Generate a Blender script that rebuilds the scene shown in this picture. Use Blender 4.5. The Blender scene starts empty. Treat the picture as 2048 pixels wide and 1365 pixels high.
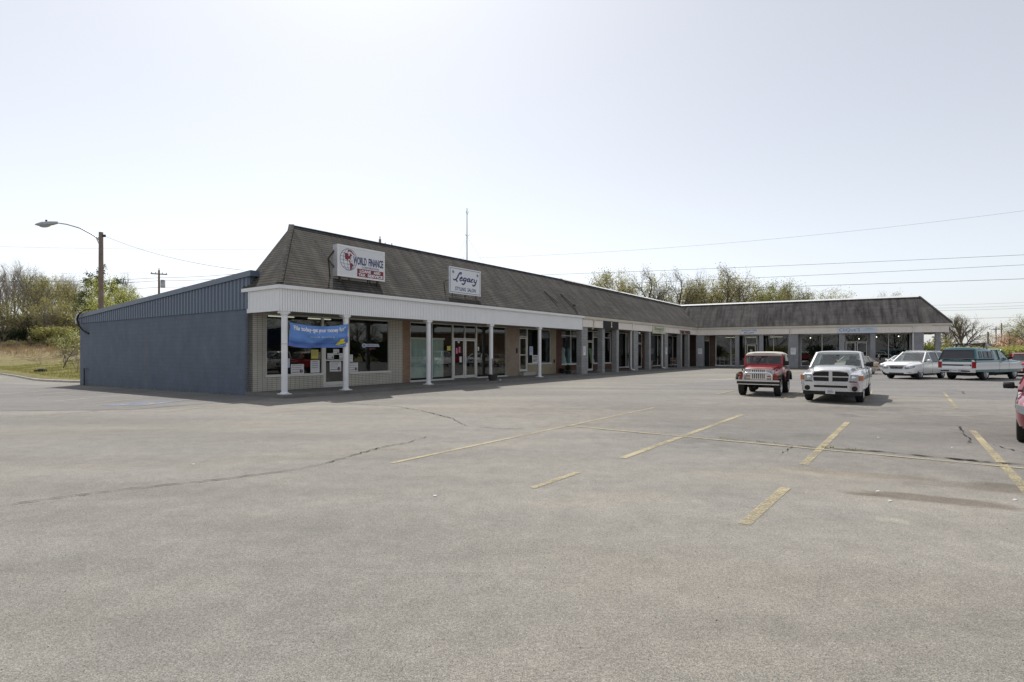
import bpy, bmesh, math, random
from mathutils import Vector, Matrix
R = math.radians
rnd = random.Random(7)
scene = bpy.context.scene
COL = scene.collection

# ---------------------------------------------------------------- frames
CAM_H = 1.75
A_O = Vector((-8.68, 21.04, 0)); A_U = Vector((818, 1110, 0)).normalized()
A_ROT = math.atan2(A_U.y, A_U.x)
A_M = Matrix.Translation(A_O) @ Matrix.Rotation(A_ROT, 4, 'Z')       # near wing: x along the front, y into the building
B_O = A_M @ Vector((48, -.1, 0)); B_U = Vector((.87613, -.48207, 0)).normalized()
B_M = Matrix.Translation(B_O) @ Matrix.Rotation(math.atan2(B_U.y, B_U.x), 4, 'Z')
AB = A_M.inverted() @ B_M                                             # far wing expressed in the near wing's frame

# ---------------------------------------------------------------- mesh builder
class MB:
    def __init__(s, xf=None):
        s.v = []; s.f = []; s.m = []; s.xf = xf
    def add(s, vs, fs, m=0):
        n = len(s.v)
        for p in vs:
            p = Vector(p)
            s.v.append(s.xf @ p if s.xf else p)
        for f in fs:
            s.f.append([i + n for i in f]); s.m.append(m)
        return s
    def box(s, x0, x1, y0, y1, z0, z1, m=0):
        if x0 > x1: x0, x1 = x1, x0
        if y0 > y1: y0, y1 = y1, y0
        if z0 > z1: z0, z1 = z1, z0
        return s.add([(x0,y0,z0),(x1,y0,z0),(x1,y1,z0),(x0,y1,z0),(x0,y0,z1),(x1,y0,z1),(x1,y1,z1),(x0,y1,z1)],
                     [(0,3,2,1),(4,5,6,7),(0,1,5,4),(1,2,6,5),(2,3,7,6),(3,0,4,7)], m)
    def quad(s, a, b, c, d, m=0): return s.add([a,b,c,d], [(0,1,2,3)], m)
    def hexa(s, p, m=0):  # 8 points: bottom 4 ccw, top 4
        return s.add(p, [(0,3,2,1),(4,5,6,7),(0,1,5,4),(1,2,6,5),(2,3,7,6),(3,0,4,7)], m)
    def bar(s, a, b, w, h=None, m=0, up=(0,0,1)):
        a = Vector(a); b = Vector(b); h = h or w
        d = (b-a).normalized(); u = Vector(up)
        if abs(d.dot(u)) > .98: u = Vector((0,1,0))
        x = d.cross(u).normalized()*w/2; y = x.cross(d).normalized()*h/2
        return s.hexa([a-x-y, a+x-y, a+x+y, a-x+y, b-x-y, b+x-y, b+x+y, b-x+y], m)
    def tube(s, pts, r, n=8, m=0, caps=True):
        pts = [Vector(p) for p in pts]; k = len(pts)
        rs = r if isinstance(r, (list, tuple)) else [r]*k
        vs = []; fs = []; px = None
        for i, p in enumerate(pts):
            d = (pts[min(i+1,k-1)] - pts[max(i-1,0)]).normalized()
            if px is None:
                t = Vector((0,0,1)) if abs(d.z) < .9 else Vector((1,0,0))
                px = d.cross(t).normalized()
            px = (px - d*px.dot(d)).normalized(); py = d.cross(px)
            for j in range(n):
                a = 2*math.pi*j/n
                vs.append(p + (px*math.cos(a) + py*math.sin(a))*rs[i])
        for i in range(k-1):
            for j in range(n):
                a = i*n+j; b = i*n+(j+1)%n
                fs.append((a, b, b+n, a+n))
        if caps:
            fs.append(tuple(range(n))[::-1]); fs.append(tuple(range((k-1)*n, k*n)))
        return s.add(vs, fs, m)
    def lathe(s, prof, n=24, c=(0,0,0), axis='Z', m=0, caps=True):
        vs = []; fs = []; c = Vector(c)
        for (r, h) in prof:
            for j in range(n):
                a = 2*math.pi*j/n; x, y = r*math.cos(a), r*math.sin(a)
                p = {'Z': (x,y,h), 'X': (h,x,y), 'Y': (y,h,x)}[axis]
                vs.append(c + Vector(p))
        k = len(prof)
        for i in range(k-1):
            for j in range(n):
                a = i*n+j; b = i*n+(j+1)%n
                fs.append((a, b, b+n, a+n))
        if caps:
            fs.append(tuple(range(n))[::-1]); fs.append(tuple(range((k-1)*n, k*n)))
        return s.add(vs, fs, m)
    def ball(s, c, rx, ry=None, rz=None, n=12, k=8, m=0):
        ry = ry or rx; rz = rz or rx; c = Vector(c)
        vs = [c + Vector((0,0,-rz))]; fs = []
        for i in range(1, k):
            t = math.pi*i/k
            for j in range(n):
                a = 2*math.pi*j/n
                vs.append(c + Vector((rx*math.sin(t)*math.cos(a), ry*math.sin(t)*math.sin(a), -rz*math.cos(t))))
        vs.append(c + Vector((0,0,rz))); L = len(vs)-1
        for j in range(n):
            fs.append((0, 1+(j+1)%n, 1+j)); fs.append((L, L-n+j, L-n+(j+1)%n))
        for i in range(k-2):
            for j in range(n):
                a = 1+i*n+j; b = 1+i*n+(j+1)%n
                fs.append((a, b, b+n, a+n))
        return s.add(vs, fs, m)
    def prism(s, poly, axis, a0, a1, m=0):
        """poly: 2D points; axis 'X' -> points are (y,z); 'Y' -> (x,z); 'Z' -> (x,y)"""
        def P(p, h): return {'X': (h,p[0],p[1]), 'Y': (p[0],h,p[1]), 'Z': (p[0],p[1],h)}[axis]
        n = len(poly)
        vs = [P(p, a0) for p in poly] + [P(p, a1) for p in poly]
        fs = [tuple(range(n))[::-1], tuple(range(n, 2*n))] + [(i, (i+1)%n, n+(i+1)%n, n+i) for i in range(n)]
        return s.add(vs, fs, m)
    def loft(s, st, m=0, mfun=None):
        """st: list of (y, [(x,z) half profile bottom centre -> top centre])"""
        rings = []
        for y, hp in st:
            ring = [(x, y, z) for x, z in hp] + [(-x, y, z) for x, z in reversed(hp[1:-1])]
            rings.append(ring)
        n = len(rings[0]); vs = [p for r in rings for p in r]; fs = []
        for i in range(len(rings)-1):
            for j in range(n):
                a = i*n+j; b = i*n+(j+1)%n
                fs.append((a, b, b+n, a+n))
        fs.append(tuple(range(n))[::-1]); fs.append(tuple(range((len(rings)-1)*n, len(rings)*n)))
        k0 = len(s.f); s.add(vs, fs, m)
        if mfun:
            for k in range(k0, len(s.f)):
                f = s.f[k]; c = sum((s.v[i] for i in f), Vector())/len(f)
                s.m[k] = mfun(c)
        return s
    def build(s, name, mats, parent=None, smooth=None, fixn=False):
        me = bpy.data.meshes.new(name)
        me.from_pydata([tuple(p) for p in s.v], [], s.f)
        if not isinstance(mats, (list, tuple)): mats = [mats]
        for mt in mats: me.materials.append(mt)
        me.polygons.foreach_set('material_index', s.m)
        if fixn:
            bm = bmesh.new(); bm.from_mesh(me); bmesh.ops.recalc_face_normals(bm, faces=bm.faces); bm.to_mesh(me); bm.free()
        uvl = me.uv_layers.new(name='uv')
        for p in me.polygons:
            n = p.normal
            if abs(n.z) > .985: t = Vector((1,0,0)); b = Vector((0,1,0))
            else:
                t = Vector((-n.y, n.x, 0)).normalized(); b = n.cross(t)
            for li in p.loop_indices:
                co = me.vertices[me.loops[li].vertex_index].co
                uvl.data[li].uv = (co.dot(t), co.dot(b))
        if smooth is not None:
            me.polygons.foreach_set('use_smooth', [True]*len(me.polygons))
            me.set_sharp_from_angle(angle=R(smooth))
        me.update()
        o = bpy.data.objects.new(name, me); COL.objects.link(o)
        if parent: o.parent = parent
        return o

def empty(name, loc=(0,0,0), rz=0, parent=None):
    o = bpy.data.objects.new(name, None); COL.objects.link(o)
    o.location = loc; o.rotation_euler = (0,0,rz); o.empty_display_size = .3
    if parent: o.parent = parent
    return o
def tag(o, label=None, cat=None, group=None, kind=None):
    if label: o['label'] = label
    if cat: o['category'] = cat
    if group: o['group'] = group
    if kind: o['kind'] = kind
    return o
def copy_tree(o, parent=None):
    c = o.copy(); COL.objects.link(c)
    if parent: c.parent = parent
    for ch in list(o.children): copy_tree(ch, c)
    return c

# ---------------------------------------------------------------- materials
def nodes(name):
    m = bpy.data.materials.new(name); m.use_nodes = True
    nt = m.node_tree; nt.nodes.clear()
    out = nt.nodes.new('ShaderNodeOutputMaterial')
    return m, nt, out
class N:
    def __init__(s, nt): s.nt = nt
    def __call__(s, typ, **kw):
        n = s.nt.nodes.new(typ)
        for k, v in kw.items():
            if k in ('inp',): 
                for a, b in v.items():
                    if hasattr(b, 'is_output') : s.nt.links.new(b, n.inputs[a])
                    else: n.inputs[a].default_value = b
            else: setattr(n, k, v)
        return n
    def link(s, a, b): s.nt.links.new(a, b)
    def mix(s, f, a, b, blend='MIX'):
        n = s.nt.nodes.new('ShaderNodeMix'); n.data_type = 'RGBA'; n.blend_type = blend
        for sock, v in ((n.inputs[0], f), (n.inputs[6], a), (n.inputs[7], b)):
            if hasattr(v, 'is_output'): s.nt.links.new(v, sock)
            else: sock.default_value = v if not isinstance(v, tuple) or len(v) == 4 else (*v, 1)
        return n.outputs[2]
    def math(s, op, a, b=0., c=0.):
        n = s.nt.nodes.new('ShaderNodeMath'); n.operation = op
        for sock, v in zip(n.inputs, (a, b, c)):
            if hasattr(v, 'is_output'): s.nt.links.new(v, sock)
            else: sock.default_value = v
        return n.outputs[0]
    def ramp(s, f, stops):
        n = s.nt.nodes.new('ShaderNodeValToRGB'); s.nt.links.new(f, n.inputs[0])
        el = n.color_ramp.elements
        while len(el) < len(stops): el.new(.5)
        for e, (p, c) in zip(el, stops):
            e.position = p; e.color = (c, c, c, 1) if not isinstance(c, tuple) else (*c[:3], 1)
        return n.outputs[0]
    def noise(s, vec, scale, detail=3, rough=.55, dist=0):
        n = s.nt.nodes.new('ShaderNodeTexNoise'); s.nt.links.new(vec, n.inputs['Vector'])
        n.inputs['Scale'].default_value = scale; n.inputs['Detail'].default_value = detail
        n.inputs['Roughness'].default_value = rough; n.inputs['Distortion'].default_value = dist
        return n.outputs['Fac']
    def mapping(s, vec, scale=(1,1,1), loc=(0,0,0), rot=(0,0,0)):
        n = s.nt.nodes.new('ShaderNodeMapping'); s.nt.links.new(vec, n.inputs[0])
        n.inputs['Scale'].default_value = scale; n.inputs['Location'].default_value = loc; n.inputs['Rotation'].default_value = rot
        return n.outputs[0]

def mat(name, col, rough=.6, metal=0., var=.12, vscale=3., bump=0., bscale=60., coat=0., spec=.5, dirt=0.):
    m, nt, out = nodes(name); n = N(nt)
    tc = n('ShaderNodeTexCoord').outputs['Object']
    f = n.noise(tc, vscale, 4, .6)
    k = n.ramp(f, [(.25, 1-var), (.75, 1+var)])
    c = n.mix(1., (*col, 1), k, 'MULTIPLY')
    if dirt:
        f2 = n.noise(tc, vscale*.35, 6, .7)
        c = n.mix(n.math('MULTIPLY', n.ramp(f2, [(.45, 0.), (.7, 1.)]), dirt), c, (.09,.08,.065,1))
    p = n('ShaderNodeBsdfPrincipled')
    n.link(c, p.inputs['Base Color'])
    rr = n.math('ADD', n.math('MULTIPLY', n.math('SUBTRACT', f, .5), .25), rough); n.link(rr, p.inputs['Roughness'])
    p.inputs['Metallic'].default_value = metal; p.inputs['Coat Weight'].default_value = coat
    p.inputs['Coat Roughness'].default_value = .04; p.inputs['Specular IOR Level'].default_value = spec
    if bump:
        b = n('ShaderNodeBump', inp={'Strength': bump, 'Distance': .02, 'Height': n.noise(tc, bscale, 3)})
        n.link(b.outputs[0], p.inputs['Normal'])
    n.link(p.outputs[0], out.inputs[0])
    return m

def mat_brick(name, c1, c2, mortar, bw, bh, ms=.009, off=.5, rough=.8, stain=.25, bump=.35, vary=.25, streak=False, streakcol=(.020,.018,.017), sdark=.8):
    m, nt, out = nodes(name); n = N(nt)
    uv = n('ShaderNodeTexCoord').outputs['UV']; ob = n('ShaderNodeTexCoord').outputs['Object']
    b = nt.nodes.new('ShaderNodeTexBrick'); n.link(uv, b.inputs['Vector'])
    b.offset = off; b.squash = 1
    b.inputs['Color1'].default_value = (*c1,1); b.inputs['Color2'].default_value = (*c2,1); b.inputs['Mortar'].default_value = (*mortar,1)
    b.inputs['Scale'].default_value = 1; b.inputs['Mortar Size'].default_value = ms; b.inputs['Mortar Smooth'].default_value = .2
    b.inputs['Bias'].default_value = 0; b.inputs['Brick Width'].default_value = bw; b.inputs['Row Height'].default_value = bh
    f = n.noise(ob, 1.3, 6, .65); k = n.ramp(f, [(.3, 1-vary), (.7, 1+vary*.6)])
    c = n.mix(1., b.outputs['Color'], k, 'MULTIPLY')
    f3 = n.noise(ob, 35, 3, .6); c = n.mix(1., c, n.ramp(f3, [(.3, .88), (.7, 1.1)]), 'MULTIPLY')
    if streak:
        su = n.mapping(uv, (.9, .13, 1)); s1 = n.noise(su, 2.3, 5, .65, .35)
        s2 = n.noise(n.mapping(uv, (3.2, .3, 1)), 1.2, 4, .6)
        s1 = n.math('ADD', n.math('MULTIPLY', s1, .65), n.math('MULTIPLY', s2, .35))
        c = n.mix(n.math('MULTIPLY', n.ramp(s1, [(.44, 0.), (.62, 1.)]), sdark), c, (*streakcol, 1))
        s3 = n.noise(n.mapping(uv, (.5, .06, 1), (31, 7, 0)), 2.1, 3, .5)
        c = n.mix(n.math('MULTIPLY', n.ramp(s3, [(.58, 0.), (.72, 1.)]), .3), c, (.17,.16,.145,1))
    p = n('ShaderNodeBsdfPrincipled'); n.link(c, p.inputs['Base Color']); p.inputs['Roughness'].default_value = rough
    p.inputs['Specular IOR Level'].default_value = .3
    h = n.math('ADD', n.math('MULTIPLY', b.outputs['Fac'], -1.), n.math('MULTIPLY', f3, .3))
    bn = n('ShaderNodeBump', inp={'Strength': bump, 'Distance': .015, 'Height': h}); n.link(bn.outputs[0], p.inputs['Normal'])
    n.link(p.outputs[0], out.inputs[0])
    return m

def mat_glass(name, tint=(.62,.68,.66), boost=1.7, rough=0.0, wav=.0):
    m, nt, out = nodes(name); n = N(nt)
    tr = n('ShaderNodeBsdfTransparent'); tr.inputs[0].default_value = (*tint, 1)
    gl = n('ShaderNodeBsdfGlossy'); gl.inputs['Roughness'].default_value = rough; gl.inputs[0].default_value = (.93,.95,.95,1)
    ge = n('ShaderNodeNewGeometry'); dp = n('ShaderNodeVectorMath', operation='DOT_PRODUCT'); n.link(ge.outputs['Incoming'], dp.inputs[0]); n.link(ge.outputs['Normal'], dp.inputs[1])
    sch = n.math('ADD', n.math('MULTIPLY', n.math('POWER', n.math('SUBTRACT', 1., n.math('ABSOLUTE', dp.outputs['Value'])), 5.), .96), .042)
    if wav:
        tc = n('ShaderNodeTexCoord').outputs['Object']
        b = n('ShaderNodeBump', inp={'Strength': wav, 'Distance': .02, 'Height': n.noise(tc, .9, 2)})
        n.link(b.outputs[0], gl.inputs['Normal'])
    f = n.math('MINIMUM', n.math('MULTIPLY', sch, boost), 1.)
    mx = n('ShaderNodeMixShader'); n.link(f, mx.inputs[0]); n.link(tr.outputs[0], mx.inputs[1]); n.link(gl.outputs[0], mx.inputs[2])
    n.link(mx.outputs[0], out.inputs[0])
    return m

def mat_leaf(name, c1, c2, c3=None, trans=.6):
    m, nt, out = nodes(name); n = N(nt)
    ob = n('ShaderNodeTexCoord').outputs['Object']; oi = n('ShaderNodeObjectInfo')
    f = n.noise(ob, .55, 3, .6); w = n('ShaderNodeTexWhiteNoise', noise_dimensions='3D')
    n.link(n.mapping(ob, (6,6,6)), w.inputs[0])
    f2 = n.math('ADD', n.math('MULTIPLY', n.math('SUBTRACT', f, .5), 2.2), n.math('ADD', n.math('MULTIPLY', n.noise(ob, 7., 2), .6), .2))
    c = n.mix(n.math('MINIMUM', n.math('MAXIMUM', f2, 0.), 1.), (*c1,1), (*c2,1))
    if c3: c = n.mix(n.math('MULTIPLY', oi.outputs['Random'], .6), c, (*c3,1))
    d = n('ShaderNodeBsdfDiffuse'); n.link(c, d.inputs[0])
    t = n('ShaderNodeBsdfTranslucent'); n.link(n.mix(1., c, (1.15,1.2,.7,1), 'MULTIPLY'), t.inputs[0])
    mx = n('ShaderNodeMixShader', inp={0: trans}); n.link(d.outputs[0], mx.inputs[1]); n.link(t.outputs[0], mx.inputs[2])
    n.link(mx.outputs[0], out.inputs[0])
    return m
def mat_emit(name, col, st):
    m, nt, out = nodes(name); n = N(nt)
    e = n('ShaderNodeEmission'); e.inputs[0].default_value = (*col,1); e.inputs[1].default_value = st
    n.link(e.outputs[0], out.inputs[0]); return m

def mat_asphalt(name, c1, c2, cdark, stains=(), grain=1.):
    m, nt, out = nodes(name); n = N(nt)
    ob = n('ShaderNodeTexCoord').outputs['Object']
    big = n.noise(n.mapping(ob, (1,1,1), rot=(0,0,-.62)), .11, 5, .6, .4)
    strk = n.noise(n.mapping(ob, (.10,.55,1), rot=(0,0,-.35)), 1., 5, .6, .2)
    c = n.mix(n.ramp(big, [(.36, 0.), (.64, 1.)]), (*c1,1), (*c2,1))
    c = n.mix(1., c, n.ramp(strk, [(.30, .80), (.70, 1.13)]), 'MULTIPLY')
    med = n.noise(ob, 2.4, 6, .7); c = n.mix(1., c, n.ramp(med, [(.25, .86), (.75, 1.10)]), 'MULTIPLY')
    wear = n.noise(ob, .5, 7, .72, .6); c = n.mix(n.math('MULTIPLY', n.ramp(wear, [(.56, 0.), (.66, 1.)]), .35), c, (*cdark,1))
    # mineral grain at three sizes
    g1 = n.noise(ob, 115, 2, .8); c = n.mix(1., c, n.ramp(g1, [(.32, 1-.66*grain), (.50, 1.), (.68, 1+.50*grain)]), 'MULTIPLY')
    g2 = n.noise(ob, 42, 3, .75); c = n.mix(1., c, n.ramp(g2, [(.32, 1-.34*grain), (.50, 1.), (.68, 1+.24*grain)]), 'MULTIPLY')
    g3 = n.noise(ob, 13, 4, .8); c = n.mix(1., c, n.ramp(g3, [(.30, 1-.12*grain), (.70, 1+.09*grain)]), 'MULTIPLY')
    g4 = n.noise(n.mapping(ob, (1,1,1), (3,5,0)), 4.6, 4, .8); c = n.mix(1., c, n.ramp(g4, [(.30, 1-.10*grain), (.70, 1+.08*grain)]), 'MULTIPLY')
    vo = nt.nodes.new('ShaderNodeTexVoronoi'); n.link(ob, vo.inputs['Vector']); vo.inputs['Scale'].default_value = 26
    sp = n.math('LESS_THAN', vo.outputs['Distance'], .075); wn = n('ShaderNodeSeparateColor'); n.link(vo.outputs['Color'], wn.inputs[0])
    c = n.mix(n.math('MULTIPLY', sp, n.math('GREATER_THAN', wn.outputs[0], .80)), c, (.42,.40,.36,1))
    c = n.mix(n.math('MULTIPLY', sp, n.math('LESS_THAN', wn.outputs[0], .30)), c, (.03,.028,.026,1))
    # spills, each a soft-edged ellipse lying where it lies in the lot
    for (x, y, rx, ry, rot, col, amt) in stains:
        q = n.mapping(ob, (1/rx, 1/ry, 0))
        mp = nt.nodes[-1]; mp.vector_type = 'POINT'
        # rotate/translate first, then scale
        q1 = nt.nodes.new('ShaderNodeMapping'); q1.vector_type = 'TEXTURE'; n.link(ob, q1.inputs[0])
        q1.inputs['Location'].default_value = (x, y, 0); q1.inputs['Rotation'].default_value = (0,0,rot); q1.inputs['Scale'].default_value = (rx, ry, 1)
        ln = n('ShaderNodeVectorMath', operation='LENGTH'); n.link(q1.outputs[0], ln.inputs[0])
        dd = n.math('ADD', ln.outputs['Value'], n.math('MULTIPLY', n.math('SUBTRACT', n.noise(ob, 1.6, 5, .7), .5), 1.5))
        k = n.math('MULTIPLY', n.ramp(dd, [(.55, 1.), (.98, 0.)]), amt)
        c = n.mix(k, c, n.mix(1., c, (*col,1), 'MULTIPLY'))
    p = n('ShaderNodeBsdfPrincipled'); n.link(c, p.inputs['Base Color']); p.inputs['Roughness'].default_value = .88
    p.inputs['Specular IOR Level'].default_value = .25
    b = n('ShaderNodeBump', inp={'Strength': .55, 'Distance': .006, 'Height': n.math('ADD', g1, g2)}); n.link(b.outputs[0], p.inputs['Normal'])
    n.link(p.outputs[0], out.inputs[0])
    return m

def mat_paintline(name, col, wear=.5):
    """road paint worn through to the asphalt"""
    m, nt, out = nodes(name); n = N(nt)
    ob = n('ShaderNodeTexCoord').outputs['Object']
    f = n.math('ADD', n.math('MULTIPLY', n.noise(ob, 45, 4, .75), .6), n.math('MULTIPLY', n.noise(ob, .8, 4, .7), .4))
    k = n.ramp(f, [(wear-.06, 0.), (wear+.07, 1.)])
    c = n.mix(1., (*col,1), n.ramp(n.noise(ob, 8, 4), [(.3,.85),(.7,1.1)]), 'MULTIPLY')
    p = n('ShaderNodeBsdfPrincipled'); n.link(c, p.inputs['Base Color']); p.inputs['Roughness'].default_value = .8
    t = n('ShaderNodeBsdfTransparent')
    mx = n('ShaderNodeMixShader'); n.link(k, mx.inputs[0]); n.link(p.outputs[0], mx.inputs[1]); n.link(t.outputs[0], mx.inputs[2])
    n.link(mx.outputs[0], out.inputs[0])
    return m

def mat_ground(name):
    m, nt, out = nodes(name); n = N(nt)
    ob = n('ShaderNodeTexCoord').outputs['Object']; sx = n('ShaderNodeSeparateXYZ'); n.link(ob, sx.inputs[0])
    f = n.noise(ob, .25, 6, .65); f2 = n.noise(ob, 2.2, 6, .75); f3 = n.noise(n.mapping(ob, (1,1,.3)), 9, 4, .8)
    green = n.mix(n.ramp(f2, [(.3,0.),(.7,1.)]), (.17,.165,.065,1), (.32,.275,.14,1))
    straw = n.mix(n.ramp(f2, [(.3,0.),(.7,1.)]), (.24,.185,.12,1), (.40,.33,.23,1))
    h = n.math('ADD', sx.outputs['Z'], n.math('MULTIPLY', n.math('SUBTRACT', f, .5), 2.4))
    c = n.mix(n.ramp(n.math('MULTIPLY', h, .4), [(.1, 0.), (.75, 1.)]), green, straw)
    c = n.mix(1., c, n.ramp(f3, [(.25,.7),(.75,1.25)]), 'MULTIPLY')
    p = n('ShaderNodeBsdfPrincipled'); n.link(c, p.inputs['Base Color']); p.inputs['Roughness'].default_value = 1; p.inputs['Specular IOR Level'].default_value = .1
    b = n('ShaderNodeBump', inp={'Strength': .8, 'Distance': .15, 'Height': f3}); n.link(b.outputs[0], p.inputs['Normal'])
    n.link(p.outputs[0], out.inputs[0])
    return m

M = {}
M['cream_brick'] = mat_brick('cream_stack_brick', (.56,.53,.46), (.52,.49,.42), (.24,.22,.19), .21, .082, .010, 0., .55, vary=.12)
M['orange_brick'] = mat_brick('orange_brick', (.34,.20,.12), (.27,.15,.09), (.26,.22,.18), .21, .075, .010, .5, vary=.25)
M['pink_brick'] = mat_brick('pinkish_brick', (.38,.29,.22), (.32,.24,.18), (.26,.23,.19), .21, .075, .010, .5, vary=.18)
M['tan_wall'] = mat('tan_stucco_wall', (.34,.29,.20), .85, var=.12, bump=.3, bscale=40)
M['red_brick'] = mat_brick('red_brick', (.19,.075,.05), (.13,.05,.036), (.15,.12,.10), .21, .075, .010, .5, vary=.35)
M['brown_brick'] = mat_brick('brown_brick', (.13,.075,.05), (.10,.06,.045), (.12,.10,.085), .21, .075, .010, .5, vary=.3)
M['block'] = mat_brick('grey_split_face_block', (.335,.333,.33), (.29,.29,.288), (.24,.24,.24), .40, .2, .012, .5, .9, vary=.18, bump=.6)
M['block_dark'] = mat_brick('slate_painted_block', (.315,.318,.332), (.29,.293,.306), (.25,.253,.265), .40, .2, .012, .5, .85, vary=.18, bump=.5)
M['blue_wall'] = mat_brick('blue_painted_block_wall', (.128,.156,.200), (.120,.146,.190), (.106,.131,.172), .40, .2, .010, .5, .7, vary=.16, bump=.3, streak=True, sdark=.16, streakcol=(.07,.09,.12))
M['blue_metal'] = mat('blue_ribbed_metal', (.125,.160,.215), .5, .1, var=.10, vscale=1.2)
M['blue_trim'] = mat('blue_grey_roof_trim', (.118,.150,.20), .45, .1, var=.08)
M['white_siding'] = mat('white_vinyl_siding', (.83,.835,.845), .5, var=.04, vscale=1.)
M['groove'] = mat('siding_groove', (.42,.42,.43), .8)
M['white_trim'] = mat('white_painted_trim', (.78,.78,.78), .5, var=.05)
M['cream_board'] = mat('cream_fascia_board', (.80,.735,.67), .6, var=.06, vscale=2, dirt=.08)
M['gutter'] = mat('beige_gutter_metal', (.62,.58,.49), .45, var=.08, vscale=2)
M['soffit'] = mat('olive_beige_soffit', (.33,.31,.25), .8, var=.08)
M['shingle'] = mat_brick('brown_grey_shingles', (.128,.117,.103), (.098,.089,.079), (.034,.031,.028), 4.3, .15, .024, .37, .95, vary=.38, bump=1., streak=True, sdark=.7)
M['shingle_far'] = mat_brick('slate_grey_shingles', (.130,.121,.119), (.104,.097,.095), (.034,.031,.031), 4.3, .15, .022, .37, .95, vary=.38, bump=.8, streak=True, sdark=.9)
M['coping'] = mat('white_metal_coping', (.72,.72,.71), .4, var=.08)
M['flat_roof'] = mat('grey_membrane_roof', (.35,.35,.34), .8)
M['alu'] = mat('pale_aluminium_frame', (.62,.61,.57), .42, .25, var=.06)
M['white_frame'] = mat('white_window_frame', (.72,.71,.68), .45, var=.05)
M['glass'] = mat_glass('shop_window_glass', (.74,.80,.77), 1.9, wav=.02)
M['carglass'] = mat_glass('car_window_glass', (.66,.73,.72), 2.0)
M['darkglass'] = mat_glass('tinted_window_glass', (.10,.11,.13), 1.5)
M['tintglass'] = mat('near_black_tinted_glass', (.035,.037,.045), .08, spec=.5, var=.1)
M['concrete'] = mat('grey_concrete', (.17,.163,.15), .9, var=.18, vscale=1.5, bump=.3, dirt=.35)
M['kerb'] = mat('pale_concrete_kerb', (.42,.40,.36), .9, var=.18, vscale=1.2, bump=.3, dirt=.2)
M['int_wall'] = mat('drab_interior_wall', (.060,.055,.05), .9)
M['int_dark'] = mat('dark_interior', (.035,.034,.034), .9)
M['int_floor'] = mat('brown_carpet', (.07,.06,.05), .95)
M['lamp_tube'] = mat_emit('fluorescent_tube', (1,.93,.72), .55)
M['lamp_bulb'] = mat_emit('ceiling_bulb', (1,.93,.8), 3.)
M['white'] = mat('white_enamel', (.80,.80,.81), .35, var=.05, dirt=.10, vscale=2.)
M['paper'] = mat('white_paper', (.72,.72,.72), .7, var=.04)
M['yellow_paper'] = mat('yellow_paper', (.62,.56,.10), .7)
M['pink_paper'] = mat('pink_paper', (.75,.20,.32), .7)
M['ink'] = mat('black_ink', (.03,.03,.035), .6)
M['grey_ink'] = mat('grey_ink', (.22,.22,.24), .6)
M['navy'] = mat('navy_lettering', (.035,.04,.15), .5)
M['sign_red'] = mat('dark_red_sign_paint', (.22,.018,.028), .45)
M['sign_face'] = mat('white_sign_face', (.70,.72,.75), .35, var=.03)
M['sign_face_blue'] = mat('pale_blue_sign_face', (.56,.62,.71), .4, var=.04)
M['sign_blue'] = mat('blue_sign_paint', (.10,.14,.42), .5)
M['sign_frame'] = mat('grey_sign_cabinet', (.55,.56,.58), .4, .3)
M['steel'] = mat('dark_steel_bracket', (.06,.055,.05), .7, .4)
M['banner'] = mat('blue_vinyl_banner', (.11,.25,.60), .42, var=.06)
M['banner_dark'] = mat('deep_blue_banner_print', (.08,.16,.46), .42, var=.05)
M['rope'] = mat('pale_rope', (.45,.44,.42), .9)
M['yellow'] = mat('yellow_print', (.75,.66,.05), .5)
M['black'] = mat('matt_black', (.012,.012,.013), .7, var=.1)
M['rubber'] = mat('tyre_rubber', (.018,.017,.016), .85, var=.2, vscale=8, bump=.2)
M['chrome'] = mat('chrome', (.78,.79,.82), .12, 1., var=.03)
M['bright_bumper'] = mat('bright_metal_bumper', (.66,.66,.69), .24, .85, var=.03)
M['alloy'] = mat('alloy_wheel', (.55,.56,.58), .3, .8, var=.05)
M['red_paint'] = mat('red_car_paint', (.30,.008,.016), .35, .0, var=.04, coat=1.)
M['dkred_paint'] = mat('dark_red_car_paint', (.21,.022,.04), .35, .1, var=.04, coat=1.)
M['silver_paint'] = mat('silver_car_paint', (.63,.63,.64), .30, .45, var=.02, coat=.8)
M['white_paint'] = mat('white_car_paint', (.84,.845,.845), .35, 0, var=.02, coat=1.)
M['beige_paint'] = mat('beige_car_paint', (.43,.345,.26), .35, .25, var=.03, coat=.8)
M['teal_paint'] = mat('teal_car_paint', (.030,.145,.165), .35, .2, var=.03, coat=.9)
M['canvas'] = mat('beige_canvas_top', (.50,.47,.42), .9, var=.10, vscale=6, bump=.2, bscale=20)
M['grey_cloth'] = mat('dark_grey_seat_cloth', (.05,.05,.055), .9)
M['tan_cloth'] = mat('grey_beige_interior', (.22,.21,.20), .9)
M['lens'] = mat('clear_lamp_lens', (.36,.38,.39), .12, .3, var=.1, vscale=20)
M['amber'] = mat('amber_lens', (.40,.15,.05), .25)
M['red_lens'] = mat('red_tail_lens', (.32,.012,.02), .2)
M['wood_pole'] = mat('weathered_pole_wood', (.20,.15,.12), .9, var=.25, vscale=2, bump=.3)
M['galv'] = mat('galvanised_steel', (.42,.43,.44), .4, .7)
M['wire'] = mat('power_cable', (.055,.055,.06), .7)
M['wire_pale'] = mat('thin_pale_wire', (.34,.35,.37), .7)
M['bark'] = mat('grey_brown_bark', (.15,.13,.11), .95, var=.3, vscale=2.5)
M['bark_dark'] = mat('dark_bark', (.085,.072,.062), .95, var=.3, vscale=2.5)
M['bark_pale'] = mat('pale_grey_bark', (.24,.215,.19), .95, var=.3, vscale=2.5)
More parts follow.
